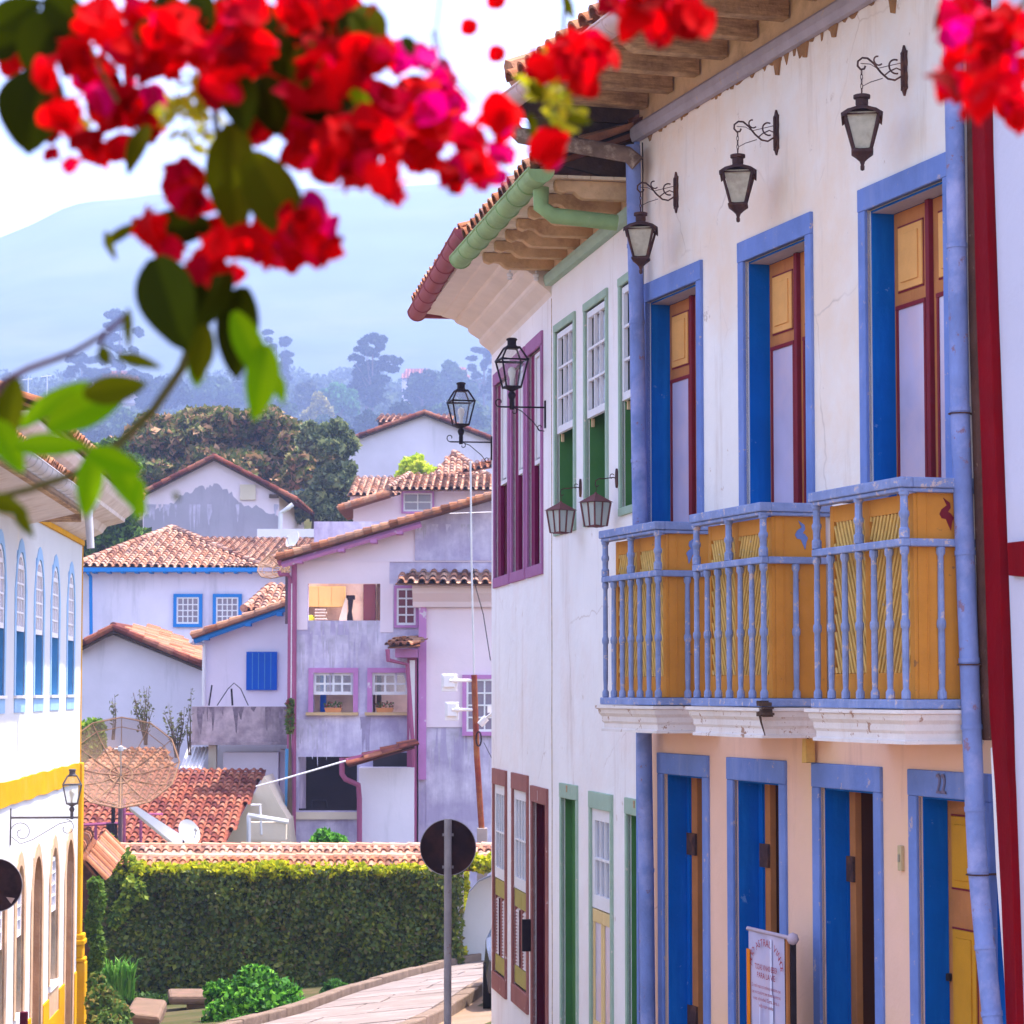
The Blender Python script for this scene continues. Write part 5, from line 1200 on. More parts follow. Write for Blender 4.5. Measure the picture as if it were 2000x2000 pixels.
# --- the tall lilac building
h = thing('building', 'tall lilac building with stained wall, open kitchen and mauve windows', 'building', W(700, 1650, 58))
f_ = front(58)
def HU(px, py=1350): return f_.u(px, py)
def HZ(py, px=700): return f_.z(px, py)
op_k = (HU(600), HU(742), HZ(1212), HZ(1136)); op_d = (HU(583), HU(698), HZ(1584), HZ(1478))
w1 = (HU(612), HU(690), HZ(1391), HZ(1314)); w2 = (HU(727), HU(797), HZ(1391), HZ(1314))
zs_ = HZ(1096)
weld(wall_holes(f_, HU(566), HU(1250), -4.5, zs_, [op_k, op_d, w1, w2], .3).build('wall', m_lilst, h))
wallpoly('upper_wall', [(566, 1096), (566, 1085), (822, 1012), (960, 972), (1250, 890), (1250, 1096)], 58, .3, m_pinkw, h)
mb = MB(); mb.box(f_, HU(566), HU(760), -.001, .02, HZ(1140), HZ(1096)); mb.box(f_, HU(574), HU(600), -.001, .022, HZ(1230), HZ(1140)); mb.box(f_, HU(742), HU(768), -.001, .022, HZ(1235), HZ(1140)); mb.box(f_, HU(600), HU(742), -.001, .018, HZ(1136), HZ(1140.2)); mb.build('clean_plaster', m_pinkw, h)
mb = MB(); mb.box(f_, HU(566), HU(1250), -.02, .03, HZ(1097.5), HZ(1095)); mb.build('string_course', m_pinkw, h)
mb = MB(); mb.box(f_, HU(810), HU(1000), .0, .05, HZ(1095), HZ(1022)); mb.prism(f_, [(HU(810), HZ(1022)), (HU(1000), HZ(1022)), (HU(1000), HZ(968)), (HU(822), HZ(1018))], 0, .05); mb.build('stained_panel', m_lilst, h)
mb = MB(); mb.box(f_, HU(566), HU(1250), -7, -6.8, -4.5, HZ(980)); mb.box(f_, HU(566), HU(566) + .2, -6.8, -.3, -4.5, zs_); mb.build('rear_walls', m_lilst, h)
mb = MB()
for z0, z1, w in ((HZ(1240), HZ(1085), -1.5), (HZ(1600), HZ(1240), -2.4)):
    mb.box(f_, HU(566), HU(830), w - .1, w, z0, z1)
mb.build('inner_wall', M('peach_inner_wall', (.92, .70, .52), .9, .2, 1.5, stain=((.42, .22, .16), .4, 1)), h)
mb = MB(); mb.box(f_, HU(566), HU(830), -2.9, -.31, HZ(1218), HZ(1216)); mb.build('floor_slab', m_pinkw, h)
p, q, r2 = W(540, 1092, 57.3), W(822, 1012, 57.3), W(1250, 886, 57.3); D = Vector((0, 7, 0))
D = Vector((0, .7, 0)); tile_roof('roof', p, p + D, r2 + D, r2, m_tileold, h, pitch_w=.2)  # roof cut to a front strip, unseen opening behind lets sky light the kitchen
mb = MB(); n = 42
for k in range(n): mb.tube([p.lerp(r2, k / n) + Vector((0, 0, .06)), p.lerp(r2, (k + 1.06) / n) + Vector((0, 0, .045))], [.085, .065], 8)
mb.build('verge_tiles', m_tile, h, smooth=40)
mb = MB(); mb.tube([p + Vector((.1, .2, -.12)), q + Vector((0, .2, -.12))], .07, 4); mb.build('barge_board', m_mauve2, h)
mb = MB()
for px, py in ((580, 1093), (662, 1071), (725, 1054), (775, 1037)):
    u, z = f_.hit(px, py); mb.box(f_, u, u + .15, 0, .55, z - .1, z)
mb.build('rafter_ends', m_mauve2, h)
# kitchen things seen through the opening
fk = front(59.4)
k_ = thing('wall_cabinet', 'yellow three-door wall cabinet inside the open lilac building', 'cabinet', fk.pt(fk.u(640), 0, fk.z(640, 1186)))
mb = MB(); mb.box(fk, fk.u(592), fk.u(674), -.04, .25, fk.z(640, 1186), fk.z(640, 1146)); mb.build('carcass', M('yellow_wood_cabinet', (.95, .62, .22), .5, .06, 1), k_)
for i in range(3):
    mb = MB(); a = fk.u(598 + i * 25.3); mb.box(fk, a, a + .29, .251, .27, fk.z(640, 1185.5), fk.z(640, 1147)); mb.build('cabinet_door', bpy.data.materials['yellow_wood_cabinet'], k_)
m_mar = M('maroon_door', (.22, .075, .09), .6, .12, 2)
mb = MB(); mb.box(fk, fk.u(709), fk.u(733), -.05, .02, -2, fk.z(640, 1141)); mb.build('inner_door', m_mar, h)
mb = MB(); mb.box(fk, fk.u(737), fk.u(745), -.05, .3, -2, fk.z(640, 1139)); mb.build('inner_door', m_wooddark, h)
t = thing('cooker_hood', 'dark cooker hood standing beside the yellow cabinet', 'cooker hood', fk.pt(fk.u(685), .3, fk.z(685, 1214)))
mb = MB(); mb.box(fk, fk.u(678), fk.u(694), .2, .5, fk.z(685, 1172), fk.z(685, 1164)); mb.build('hood', m_iron, t)
mb = MB(); mb.prism(fk, [(fk.u(681), fk.z(685, 1172)), (fk.u(691), fk.z(685, 1172)), (fk.u(688), fk.z(685, 1195)), (fk.u(691), fk.z(685, 1214)), (fk.u(677), fk.z(685, 1214)), (fk.u(682), fk.z(685, 1195))], .25, .45); mb.build('body', m_iron, t)
t = thing('hanging_cloth', 'cream cloth hanging in the open kitchen', 'cloth', fk.pt(fk.u(672), .3, fk.z(672, 1214)))
mb = MB(); mb.prism(fk, [(fk.u(677), fk.z(672, 1170)), (fk.u(680), fk.z(672, 1170)), (fk.u(680), fk.z(672, 1214)), (fk.u(664), fk.z(672, 1214)), (fk.u(669), fk.z(672, 1195))], .52, .58); mb.build('cloth', m_cream, t)
mb = MB(); mb.lathe(fk.pt(fk.u(609), .4, fk.z(609, 1214)), [(.05, 0), (.10, .04), (.11, .09), (.06, .13), (0, .14)], 12)
tag(mb.build('bucket', M('lime_plastic', (.62, .62, .05), .5), smooth=60), 'small lime yellow bucket on the kitchen ledge', 'bucket')
mb = MB()
for i in range(4): mb.box(fk, fk.u(617), fk.u(640) - .03 * (i % 2), .2, .5, fk.z(609, 1211) + i * .07, fk.z(609, 1211) + i * .07 + .035)
tag(mb.build('stacked_planks', m_cream), 'stack of pale planks beside the lime bucket', 'planks')
# windows
for (a, b, c, d), nx, nm in ((w1, 4, 'left'), (w2, 3, 'right')):
    fw = .11
    f = frame4(f_, a, b, c, d, fw, .11, 0, -.02, .05).build('window', m_mauve2, h)
    sash(f_, a, b, HZ(1357), d, -.06, nx, 2, fw=.06, bar=.045).build('upper_sash', m_whitepaint, f)
    mb = MB(); mb.box(f_, a - .16, b + .12, -.3, .14, c - .07, c); mb.build('sill', M('ochre_sill', (.60, .40, .22), .8), f)
    mb = MB(); mb.box(f_, a, b, -.066, -.062, HZ(1357), d); mb.build('pane', clearglass('thin_glass', (.85, .85, .9), .22, .05), f)
    t = thing('planter', 'terracotta window box with red flowers, %s mauve window' % nm, 'window box', f_.pt((a + b) / 2, .0, c), group='window boxes of the lilac building')
    cx = (a + b) / 2 - (.0 if nm == 'left' else .12)
    mb = MB(); mb.prism(f_, [(cx - .17, c), (cx + .17, c), (cx + .20, c + .10), (cx - .20, c + .10)], -.12, .06); mb.build('box', M('terracotta_box', (.62, .24, .09), .7), t)
    V = []; rgn = np.random.RandomState(5)
    mb = MB()
    for k in range(60):
        q = f_.pt(cx + rgn.uniform(-.2, .2), rgn.uniform(-.1, .05), c + .10 + rgn.uniform(0, .14)); s = .03
        d1 = Vector(rgn.uniform(-1, 1, 3)).normalized() * s; d2 = Vector(rgn.uniform(-1, 1, 3)).normalized() * s; mb.add([q - d1, q + d2, q + d1, q - d2], [(0, 1, 2, 3)])
    mb.build('leaves', leafmat('planter_leaves', [(.05, .10, .02), (.10, .20, .04), (.35, .02, .04)]), t, recalc=False)
mb = MB(); mb.box(f_, HU(642 - 20), HU(632), -.9, -.5, HZ(1391), HZ(1316)); mb.build('curtain', m_shutblue, h)
# dark lower opening
mb = MB(); mb.box(f_, HU(570), HU(706), -2.3, -2.2, HZ(1600), HZ(1470)); mb.box(f_, HU(583), HU(698), -.30, -.26, HZ(1584), HZ(1580)); mb.build('dark_room', m_darkroom, h)
mb = MB(); mb.box(f_, HU(576), HU(702), -.28, .08, HZ(1600), HZ(1586)); mb.build('sill', m_cream, h)
mb = MB(); mb.tube([f_.pt(HU(605), -.6, HZ(1580)), f_.pt(HU(606), -.6, HZ(1566)), f_.pt(HU(634), -.6, HZ(1566)), f_.pt(HU(636), -.6, HZ(1580))], .03, 6); mb.build('chair_back', m_iron, h)
mb = MB(); mb.box(f_, HU(706), HU(812), .0, .9, -4.5, HZ(1497)); mb.build('lean_to', m_lilac, h)
mb = MB(); mb.box(f_, HU(730), HU(810), .0, .2, HZ(1500), HZ(1470)); mb.build('lean_to_gap', m_darkroom, h)
tile_roof('canopy_roof', W(678, 1490, 56.9), W(681, 1496, 56.0), W(810, 1459, 56.0), W(808, 1452, 56.9), m_tileredd, h, pitch_w=.24, course=.4)
mb = MB(); mb.tube([W(676, 1486, 56), W(810, 1448, 57.5)], .05, 6)
mb.tube([W(668, 1480, 56.5), W(668, 1512, 56.5), W(675, 1522, 56.5), W(700, 1533, 56.8), W(702, 1560, 56.9), W(702, 1660, 56.9)], .06, 8); mb.build('magenta_pipe', m_magpipe, h, smooth=40)
mb = MB(); mb.tube([f_.pt(HU(574), .12, HZ(1098)), f_.pt(HU(575), .12, -4)], .065, 10); mb.tube([W(545, 1093, 57.5), W(547, 1101, 57.5), W(570, 1101, 57.8), f_.pt(HU(574), .12, HZ(1108))], .055, 8)
mb.tube([W(545, 1115, 57.5), W(547, 1122, 57.5), W(562, 1122, 57.8), f_.pt(HU(566), .14, HZ(1130)), f_.pt(HU(566), .14, -4)], .045, 8); mb.build('downpipes', m_magpipe, h, smooth=40)
mb = MB(); mb.tube([f_.pt(HU(570), .14, HZ(1140)), f_.pt(HU(570), .14, HZ(1460))], .035, 8); mb.build('white_pipe', m_whitepaint, h)
mb = MB(); mb.box(f_, HU(560), HU(570), .20, .3, HZ(1600), HZ(1462)); mb.build('blue_post', m_midblue, h)
# right part of it: pilaster, cornice, small tiled canopy
mb = MB(); mb.box(f_, HU(819), HU(834), 0, .55, HZ(1521), HZ(1175)); mb.box(f_, HU(834), HU(1100), .40, .50, HZ(1187), HZ(1182)); mb.build('pilaster', m_mauve2, h)
mb = MB(); mb.box(f_, HU(834), HU(1100), 0, .42, -4.5, HZ(1142)); mb.box(f_, HU(819), HU(834), .0, .40, -4.5, HZ(1521)); mb.build('wing_wall', m_lilst, h)
mb = MB(); mb.box(f_, HU(834), HU(1100), .42, .45, HZ(1420), HZ(1188)); mb.build('clean_wall', m_pinkw, h)
fw_ = front(57.5)
mb = MB(); mb.ext(fw_, [(-.6, 0), (.10, 0), (.16, .12), (.24, .18), (.40, .30), (.46, .42), (.46, .50), (-.6, .5)], fw_.u(806), fw_.u(1100)); o = mb.build('cornice', m_pinkw, h); o.location.z += fw_.z(900, 1186)
tile_roof('canopy_roof', W(772, 1140, 56.7), W(1100, 1142, 56.7), W(1100, 1116, 58.3), W(800, 1114, 58.3), m_tileold, h, pitch_w=.23, course=.5)
winbox(h, 57.99, 770, 817, 1144, 1226, 5, m_mauve2, 2, 4, pane=m_mar)
tile_roof('canopy_roof', W(757, 1264, 56.8), W(820, 1261, 56.2), W(821, 1244, 57.8), W(775, 1252, 57.8), m_tile, h, pitch_w=.2)
mb = MB(); mb.box(f_, HU(775), HU(818), 0, .9, HZ(1285), HZ(1268)); mb.build('bracket_block', m_mauve2, h)
mb = MB(); mb.box(f_, HU(797), HU(816), .0, .5, HZ(1700), HZ(1285)); mb.tube([W(757, 1268, 56.6), W(758, 1289, 56.6), W(796, 1298, 57.2), W(806, 1450, 57.3), W(808, 1650, 57.4)], .05, 8); mb.build('stack_pipe', m_magpipe, h)
mb = MB(); mb.box(f_, HU(802), HU(812), .5, .56, HZ(1460), HZ(1290)); mb.build('white_duct', m_whitepaint, h)
winbox(h, 57.52, 903, 990, 1318, 1437, 8, m_mauve2, 2, 4)
drips(f_, h, HU(600), HU(742), HZ(1213), 26, .9, m_drip2, .006, 3, .07); drips(f_, h, HU(575), HU(815), HZ(1240), 26, 1.4, m_drip2, .005, 4, .12)
drips(f_, h, HU(705), HU(722), HZ(1400), 10, 1.0, m_drip, .005, 5, .10); drips(f_, h, HU(836), HU(958), HZ(1421), 26, 1.2, m_drip2, .422, 6, .08); drips(f_, h, HU(570), HU(640), HZ(1405), 18, 1.1, m_drip2, .006, 7, .10); drips(f_, h, HU(812), HU(990), HZ(1024), 16, .4, m_drip2, .054, 8, .06)
# --- upper houses on the right
h = thing('house', 'pale gabled house highest on the right, with one tiny window', 'house', W(820, 935, 120))
wallpoly('wall', [(680, 980), (680, 866), (829, 812), (1000, 872), (1000, 980)], 120, 9, m_lilac, h)
gable_roof(h, 120, 9, (669, 864), (829, 806), (1010, 876), m_tileredd, .22)
winbox(h, 119.95, 798, 828, 888, 906, 3, m_whitepaint, 2, 1)
h = thing('house', 'short row of roof tiles behind the highest gable', 'house', W(765, 830, 128))
wallpoly('wall', [(739, 860), (739, 822), (860, 822), (860, 860)], 128, 4, m_wooddark, h)
tile_roof('roof', W(737, 824, 127), W(880, 824, 127), W(880, 812, 132), W(742, 812, 132), m_tileold, h, pitch_w=.3)
h = thing('house', 'low pyramid-roofed house under the tiny window', 'house', W(885, 940, 84))
tile_roof('roof', W(838, 932, 82), W(950, 930, 82), W(886, 886, 85), W(880, 886, 85), m_tileold, h, ridge=[(W(950, 930, 82), W(886, 886, 85))])
tile_roof('roof', W(890, 925, 79), W(1000, 905, 79), W(1000, 890, 81), W(930, 905, 81), m_tile, h)
wallpoly('wall', [(842, 990), (842, 932), (1000, 930), (1000, 990)], 82.5, 3, m_pinkw, h)
h = thing('house', 'pink house with a white four-pane window under scalloped roof tiles', 'house', W(800, 1020, 75))
wallpoly('wall', [(690, 1085), (690, 995), (785, 965), (785, 952), (1020, 952), (1020, 1085)], 75, 4, m_pinkw, h)
tile_roof('roof', W(757, 957, 74.2), W(1010, 957, 74.2), W(1030, 926, 78), W(800, 928, 78), m_tileold, h, pitch_w=.22, ridge=[(W(757, 957, 74.2), W(800, 929, 78))])
a, b = W(661, 996, 74.2), W(760, 966, 74.2); D = Vector((0, 4, .0))
tile_roof('roof', a, a + D, b + D, b, m_tile, h)
mb = MB(); n = 8
for off in (0, 1):
    for k in range(n): mb.tube([a.lerp(b, k / n) + Vector((0, off * 1.6, .07 + off * .16)), a.lerp(b, (k + 1.06) / n) + Vector((0, off * 1.6, .05 + off * .16))], [.10, .08], 8)
mb.build('verge_tiles', m_tile, h, smooth=40)
winbox(h, 74.95, 784, 848, 959, 1003, 4, m_mauve2, 2, 2)
h = thing('house', 'old roof patch between the round tree and the scalloped roof', 'house', W(740, 960, 84))
tile_roof('roof', W(678, 968, 82), W(800, 968, 82), W(800, 935, 86), W(700, 932, 86), m_tileold, h, pitch_w=.22)
wallpoly('wall', [(684, 1010), (684, 966), (800, 968), (800, 1010)], 82.6, 3, m_lilac, h)
# --- low tiled roof house in front
h = thing('house', 'low house with wide orange tiled roof behind the mesh dish', 'house', W(330, 1660, 53))
tile_roof('roof', W(90, 1650, 52), W(437, 1651, 52), W(516, 1507, 59), W(169, 1506, 59), m_tileredd, h, pitch_w=.165, course=.40, skew=True)
tile_roof('rear_roof', W(150, 1512, 60), W(345, 1512, 60), W(325, 1466, 63), W(205, 1466, 63), m_tile, h, pitch_w=.18, course=.40)
wallpoly('wall', [(150, 1720), (150, 1652), (434, 1653), (434, 1720)], 52.3, .3, M('sage_plaster', (.34, .36, .24), .9), h)
wallpoly('gable_wall', [(434, 1720), (437, 1652), (505, 1535), (516, 1516), (545, 1572), (563, 1600), (575, 1720)], 56.5, 2, m_cream, h)
mb = MB(); mb.box(front(54), front(54).u(487), front(54).u(560), -.3, 0, front(54).z(520, 1640), front(54).z(520, 1606)); mb.build('porch', m_cream, h)
mb = MB(); mb.tube([W(484, 1592, 54), W(563, 1605, 54)], .055, 6); mb.tube([W(486, 1592, 54), W(486, 1680, 54)], .05, 6); mb.tube([W(508, 1572, 54), W(511, 1630, 54)], .025, 6); mb.tube([W(490, 1572, 54), W(510, 1572, 54)], .025, 6); mb.build('white_gutter', m_whitepaint, h)
fl = MB(); fl.add([W(252, 1576, 50.5), W(268, 1575, 50.5), W(392, 1655, 50.5), W(350, 1655, 50.5), W(252, 1582, 50.8), W(268, 1581, 50.8), W(392, 1663, 50.8), W(350, 1663, 50.8)], [(0, 1, 2, 3), (4, 5, 6, 7), (0, 1, 5, 4), (1, 2, 6, 5), (2, 3, 7, 6), (3, 0, 4, 7)])
fl.add([W(300, 1654, 50), W(325, 1645, 50), W(400, 1648, 50), W(402, 1656, 50), W(300, 1662, 50.4), W(325, 1653, 50.4), W(400, 1660, 50.4), W(402, 1664, 50.4)], [(0, 1, 2, 3), (4, 5, 6, 7), (0, 1, 5, 4), (1, 2, 6, 5), (2, 3, 7, 6), (3, 0, 4, 7)])
fl.build('white_flashing', m_whitepaint, h)
mb = MB()
for px, y0, y1, r in ((187, 1612, 1650, .03), (243, 1560, 1650, .03), (275, 1602, 1650, .03)): mb.tube([W(px, y0, 51), W(px, y1, 51)], r, 6)
mb.tube([W(163, 1611, 51), W(232, 1608, 51)], .035, 6); mb.tube([W(240, 1590, 51), W(318, 1590, 51)], .025, 6); mb.build('railing', m_magpipe, h)
mb = MB(); mb.lathe(W(218, 1640, 51), [(.20, -.06), (.20, 0), (.12, .02), (.11, .32), (.0, .33)], 12); mb.lathe(W(221, 1612, 51), [(.04, 0), (.04, .45), (0, .46)], 8); mb.build('roof_vent', m_iron, h)
# ================================================================= dishes, antennas, signs, sundries
def dish(label, centre, Rd, axis, pole_h, group):
    T = thing('satellite_dish', label, 'satellite dish', (0, 0, 0), group)
    ax = Vector(axis).normalized(); x = ax.cross(Vector((0, 0, 1))).normalized(); y = ax.cross(x)
    dep = Rd * .36
    def P(r, a): return ax * (dep * (r / Rd) ** 2) + (x * math.cos(a) + y * math.sin(a)) * r
    mb = MB(); NR, NA = 5, 36
    vs = [P(max(.02, Rd * i / NR), 2 * math.pi * k / NA) for i in range(NR + 1) for k in range(NA)]
    mb.add(vs, [(i * NA + k, i * NA + (k + 1) % NA, (i + 1) * NA + (k + 1) % NA, (i + 1) * NA + k) for i in range(NR) for k in range(NA)])
    mb.build('mesh_bowl', m_mesh, T, smooth=60)
    mb = MB()
    for k in range(12):
        a = 2 * math.pi * k / 12; mb.tube([P(.03, a), P(Rd * .35, a), P(Rd * .7, a), P(Rd, a)], [.014, .012, .010, .008], 5)
        mb.tube([P(.05, a) - ax * .12, P(Rd * .55, a) - ax * .02], .006, 4)
    for r, t in ((Rd, .014), (Rd * .86, .009), (Rd * .5, .010), (Rd * .2, .02)):
        mb.tube([P(r, 2 * math.pi * k / 12) for k in range(12)], t, 5, closed=True)
    mb.build('ribs', m_dishmetal, T)
    mb = MB(); mb.tube([Vector((0, 0, 0)), ax * Rd * .72], .015, 6); mb.lathe(ax * Rd * .72, [(0, -.05), (.05, -.04), (.05, .04), (0, .06)], 10); mb.tube([ax * Rd * .72 + x * .12, ax * Rd * .72 - x * .1], .02, 6); mb.build('feed_horn', m_zinc, T)
    mb = MB(); mb.tube([-ax * .16, -ax * .02], .06, 10); mb.tube([-ax * .16 - Vector((0, 0, .0)), -ax * .16 - Vector((0, 0, pole_h))], .045, 10); mb.build('pole', m_magd, T)
    T.location = centre; return T
m_dishmetal = M('weathered_dish_metal', (.30, .17, .10), .6, .15, 5)
m_magd = M('purplish_pole', (.16, .10, .12), .6, .15, 5)
m_mesh = bpy.data.materials.new('wire_mesh'); m_mesh.use_nodes = True
_nt = m_mesh.node_tree; _b = _nt.nodes['Principled BSDF']; _b.inputs['Base Color'].default_value = (.24, .13, .07, 1); _b.inputs['Alpha'].default_value = .48; _b.inputs['Roughness'].default_value = .7
dish('large brown mesh satellite dish above the red tiled roof', W(236, 1514, 48), 1.08, (.10, -.70, .60), 1.9, 'mesh satellite dishes')
dish('small mesh satellite dish half hidden by the lilac building corner', W(556, 1112, 62), .62, (-.3, -.55, .7), 1.2, 'mesh satellite dishes')
def solid_dish(label, centre, Rd, axis, mat):
    T = thing('satellite_dish', label, 'satellite dish', (0, 0, 0)); ax = Vector(axis).normalized(); x = ax.cross(Vector((0, 0, 1))).normalized(); y = ax.cross(x)
    def P(r, a, o=0): return ax * (Rd * .25 * (r / Rd) ** 2 + o) + (x * math.cos(a) + y * math.sin(a)) * r
    mb = MB(); NA = 24; vs = []
    for o in (0, -.012):
        vs += [P(max(.01, Rd * i / 4), 2 * math.pi * k / NA, o) for i in range(5) for k in range(NA)]
    fs = []
    for b0 in (0, 5 * NA):
        fs += [(b0 + i * NA + k, b0 + i * NA + (k + 1) % NA, b0 + (i + 1) * NA + (k + 1) % NA, b0 + (i + 1) * NA + k) for i in range(4) for k in range(NA)]
    fs += [(4 * NA + k, 4 * NA + (k + 1) % NA, 9 * NA + (k + 1) % NA, 9 * NA + k) for k in range(NA)]
    mb.add(vs, fs); mb.build('bowl', mat, T, smooth=50)
    mb = MB(); tip = ax * Rd * 1.1 - Vector((0, 0, Rd * .1)); mb.tube([P(Rd, -math.pi / 2 if y.z > 0 else math.pi / 2), tip], .012, 5); mb.tube([tip - ax * .05, tip + ax * .03], .035, 8); mb.build('feed_arm', m_zinc, T)
    mb = MB(); mb.tube([-ax * .02, -ax * .12, -ax * .12 - Vector((0, 0, .55))], .022, 6); mb.build('mast', m_iron, T); T.location = centre; return T
solid_dish('small grey dish on the white flashing of the low roof', W(366, 1627, 50), .26, (.62, -.55, .35), m_zinc)
sd = solid_dish('small pale dish on the old tiled roof', W(574, 1055, 75), .27, (-.6, -.6, .35), m_whitepaint)
# antenna mast behind the hedge
am = thing('antenna_mast', 'leaning rust brown mast on a concrete post with two panel antennas', 'mast', W(942, 1690, 45.5))
YA = 45.5
mb = MB(); mb.tube([W(941, 1625, YA), W(931, 1470, YA), W(926, 1318, YA)], .055, 10); mb.build('pole', M('rust_red_pole', (.22, .045, .03), .7, .3, 4, stain=((.34, .14, .05), .5, 3)), am)
mb = MB(); fA = front(YA); mb.box(fA, fA.u(932), fA.u(952), -.1, .1, -6, fA.z(940, 1617)); mb.build('concrete_post', M('post_concrete', (.40, .33, .30), .9, .2, 3, .4, 10), am, bevel=.01)
mb = MB(); mb.tube([W(926, 1320, YA), W(921, 1100, YA), W(919, 900, YA)], .02, 6); mb.tube([W(878, 1003, YA), W(960, 1000, YA)], .008, 4); mb.build('upper_tube', m_zinc, am)
for nm, (x0, y0, x1, y1), (px, py) in (('a', (862, 1316, 893, 1350), (924, 1329)), ('b', (869, 1371, 896, 1407), (925, 1386))):
    f2 = front(YA); mb = MB(); mb.box(f2, f2.u(x0), f2.u(x1), -.02, .0, f2.z(x0, y1), f2.z(x0, y0)); mb.box(f2, f2.u(x0 + 4), f2.u(x1 - 4), 0, .06, f2.z(x0, y1 - 8), f2.z(x0, y0 + 3)); p_ = mb.build('panel_antenna', m_whitepaint, am, bevel=.008)
    mb = MB(); mb.tube([W((x0 + x1) / 2, py, YA - .06), W(px, py, YA)], .028, 8); mb.tube([W(x1 - 8, py, YA - .05), W(x1 + 1, py, YA - .05)], .04, 8); mb.build('arm', m_whitepaint, p_)
mb = MB(); ring = [W(935 + 5 * math.cos(t), 1443 + 14 * math.sin(t), YA - .06) for t in [2 * math.pi * k / 18 for k in range(18)]]; mb.tube(ring, .014, 5, closed=True)
mb.tube([W(925, 1110, YA), W(930, 1150, YA), W(944, 1200, YA), W(958, 1290, YA)], .008, 4); mb.tube([W(945, 1450, YA), W(965, 1490, YA)], .006, 4); mb.build('cable', m_iron, am)
t = thing('security_camera', 'white bullet camera fixed near the corner of the white house', 'security camera', W(945, 1410, 24.5))
mb = MB(); a, b = W(937, 1416, 24.3), W(950, 1402, 24.3); mb.tube([a, a.lerp(b, .15), b], [.030, .034, .034], 12); mb.build('body', m_whitepaint, t, smooth=40)
mb = MB(); d = (a - b).normalized() * .004; mb.tube([a, a + d], .022, 12); mb.build('lens', m_iron, t)
mb = MB(); mb.tube([b, W(958, 1396, 24.2), W(966, 1390, 24.1)], .014, 6); mb.box(front(24.4), front(24.4).u(952), front(24.4).u(966), -.02, .02, front(24.4).z(958, 1392), front(24.4).z(958, 1378)); mb.build('bracket', m_whitepaint, t)
# cables
mb = MB(); pts = [W(500, 1536, 56), W(555, 1521, 55.8), W(675, 1486, 55.7)]; mb.tube(pts, .02, 5); tag(mb.build('clothes_line', m_whitepaint), 'white rope stretched from the low roof to the small orange canopy', 'rope')
# round signs seen from behind
m_signback = M('dark_sign_back', (.030, .014, .016), .5, .35, 5, .05, stain=((.09, .035, .03), .5, 3))
m_post = M('galvanised_post', (.36, .32, .34), .55, .2, 7, .2, 30, wear=((.22, .10, .07), .07, 12))
def sign(label, px, py, rpx, Y, pole):
    c = W(px, py, Y); T = thing('road_sign', label, 'road sign', Vector((c.x, Y, gz(c.x, Y))), 'round signs seen from behind'); r = rpx * Y / FPX
    f = front(Y); u, z = f.hit(px, py)
    n = 48; mb = MB(); mb.prism(f, [(u + r * math.cos(2 * math.pi * k / n), z + r * math.sin(2 * math.pi * k / n)) for k in range(n)], -.004, .0); mb.build('disc', m_signback, T)
    mb = MB(); mb.tube([f.pt(u + r * math.cos(2 * math.pi * k / n), -.002, z + r * math.sin(2 * math.pi * k / n)) for k in range(n)], .004, 5, closed=True); mb.build('rim', m_post, T)
    if pole:
        pr = 7.3 * Y / FPX
        mb = MB(); mb.tube([f.pt(u, pr + .001, z + r + .005), f.pt(u, pr + .001, gz(c.x, Y) - .3)], pr, 16); mb.build('post', m_post, T, smooth=40)
        for zz in (z + r * .45, z - r * .7):
            mb = MB(); mb.box(f, u - pr * 1.5, u + pr * 1.5, -.003, .004, zz - .012, zz + .012); mb.tube([f.pt(u + pr * .2, pr * 2, zz), f.pt(u + pr * .2, pr * 2 + .012, zz)], .006, 6); mb.build('clamp', m_post, T)
    return T
sign('dark back of a round sign on a grey post in the street', 875, 1655, 54, 22, True)
T = sign('dark back of a round sign cut by the left edge', -8, 1729, 51, 22, False)
f = front(22); u, z = f.hit(-30, 1729)
mb = MB(); mb.tube([f.pt(u, .03, z + .25), f.pt(u, .03, -4)], .03, 12); mb.build('post', m_post, T)
mb = MB(); u, z = f.hit(12, 1752); s = .0044; mb.prism(f, [(u, z), (u + 17 * s, z - 2 * s), (u + 10 * s, z - 13 * s)], 0, .002); mb.build('sticker', M('silver_sticker', (.45, .30, .28), .3), T)
mb = MB(); f = front(26); mb.box(f, f.u(48), f.u(62), -.04, .04, -5, f.z(55, 1976)); o = mb.build('street_post', m_burgd, bevel=.01); tag(o, 'short dark brown post standing against the left building', 'post')
# standing banner in front of the second blue door
WB = .30
u0, z0 = FB.hit(1462, 1818, WB); u1, z1 = FB.hit(1532, 1832, WB); zt = (z0 + z1) / 2
bn = thing('standing_banner', 'lilac fabric banner with red lettering standing before an open blue door', 'banner', FB.pt((u0 + u1) / 2, WB, -2.75))
BH = 1.30
mb = MB(); NU, NZ = 14, 10; vs = []
m_ban = M('lilac_banner_cloth', (.52, .47, .66), .6, .10, 2.5, stain=((.62, .48, .56), .4, 2.5))
for j in range(NZ + 1):
    for i in range(NU + 1): vs.append(FB.pt(u0 + (u1 - u0) * i / NU, WB + .006 * math.sin(i * .9) - .004 * j / NZ, zt - BH * j / NZ))
mb.add(vs, [(j * (NU + 1) + i, j * (NU + 1) + i + 1, (j + 1) * (NU + 1) + i + 1, (j + 1) * (NU + 1) + i) for j in range(NZ) for i in range(NU)]); mb.build('cloth', m_ban, bn, smooth=80)
mb = MB(); mb.box(FB, u0 - .012, u1 + .045, WB - .05, WB - .02, zt - BH, zt + .004); mb.build('backing_board', m_darkroom, bn)
mb = MB(); mb.box(FB, u1 + .004, u1 + .03, WB - .018, WB - .004, zt - BH, zt); mb.build('brown_edge', m_brown, bn)
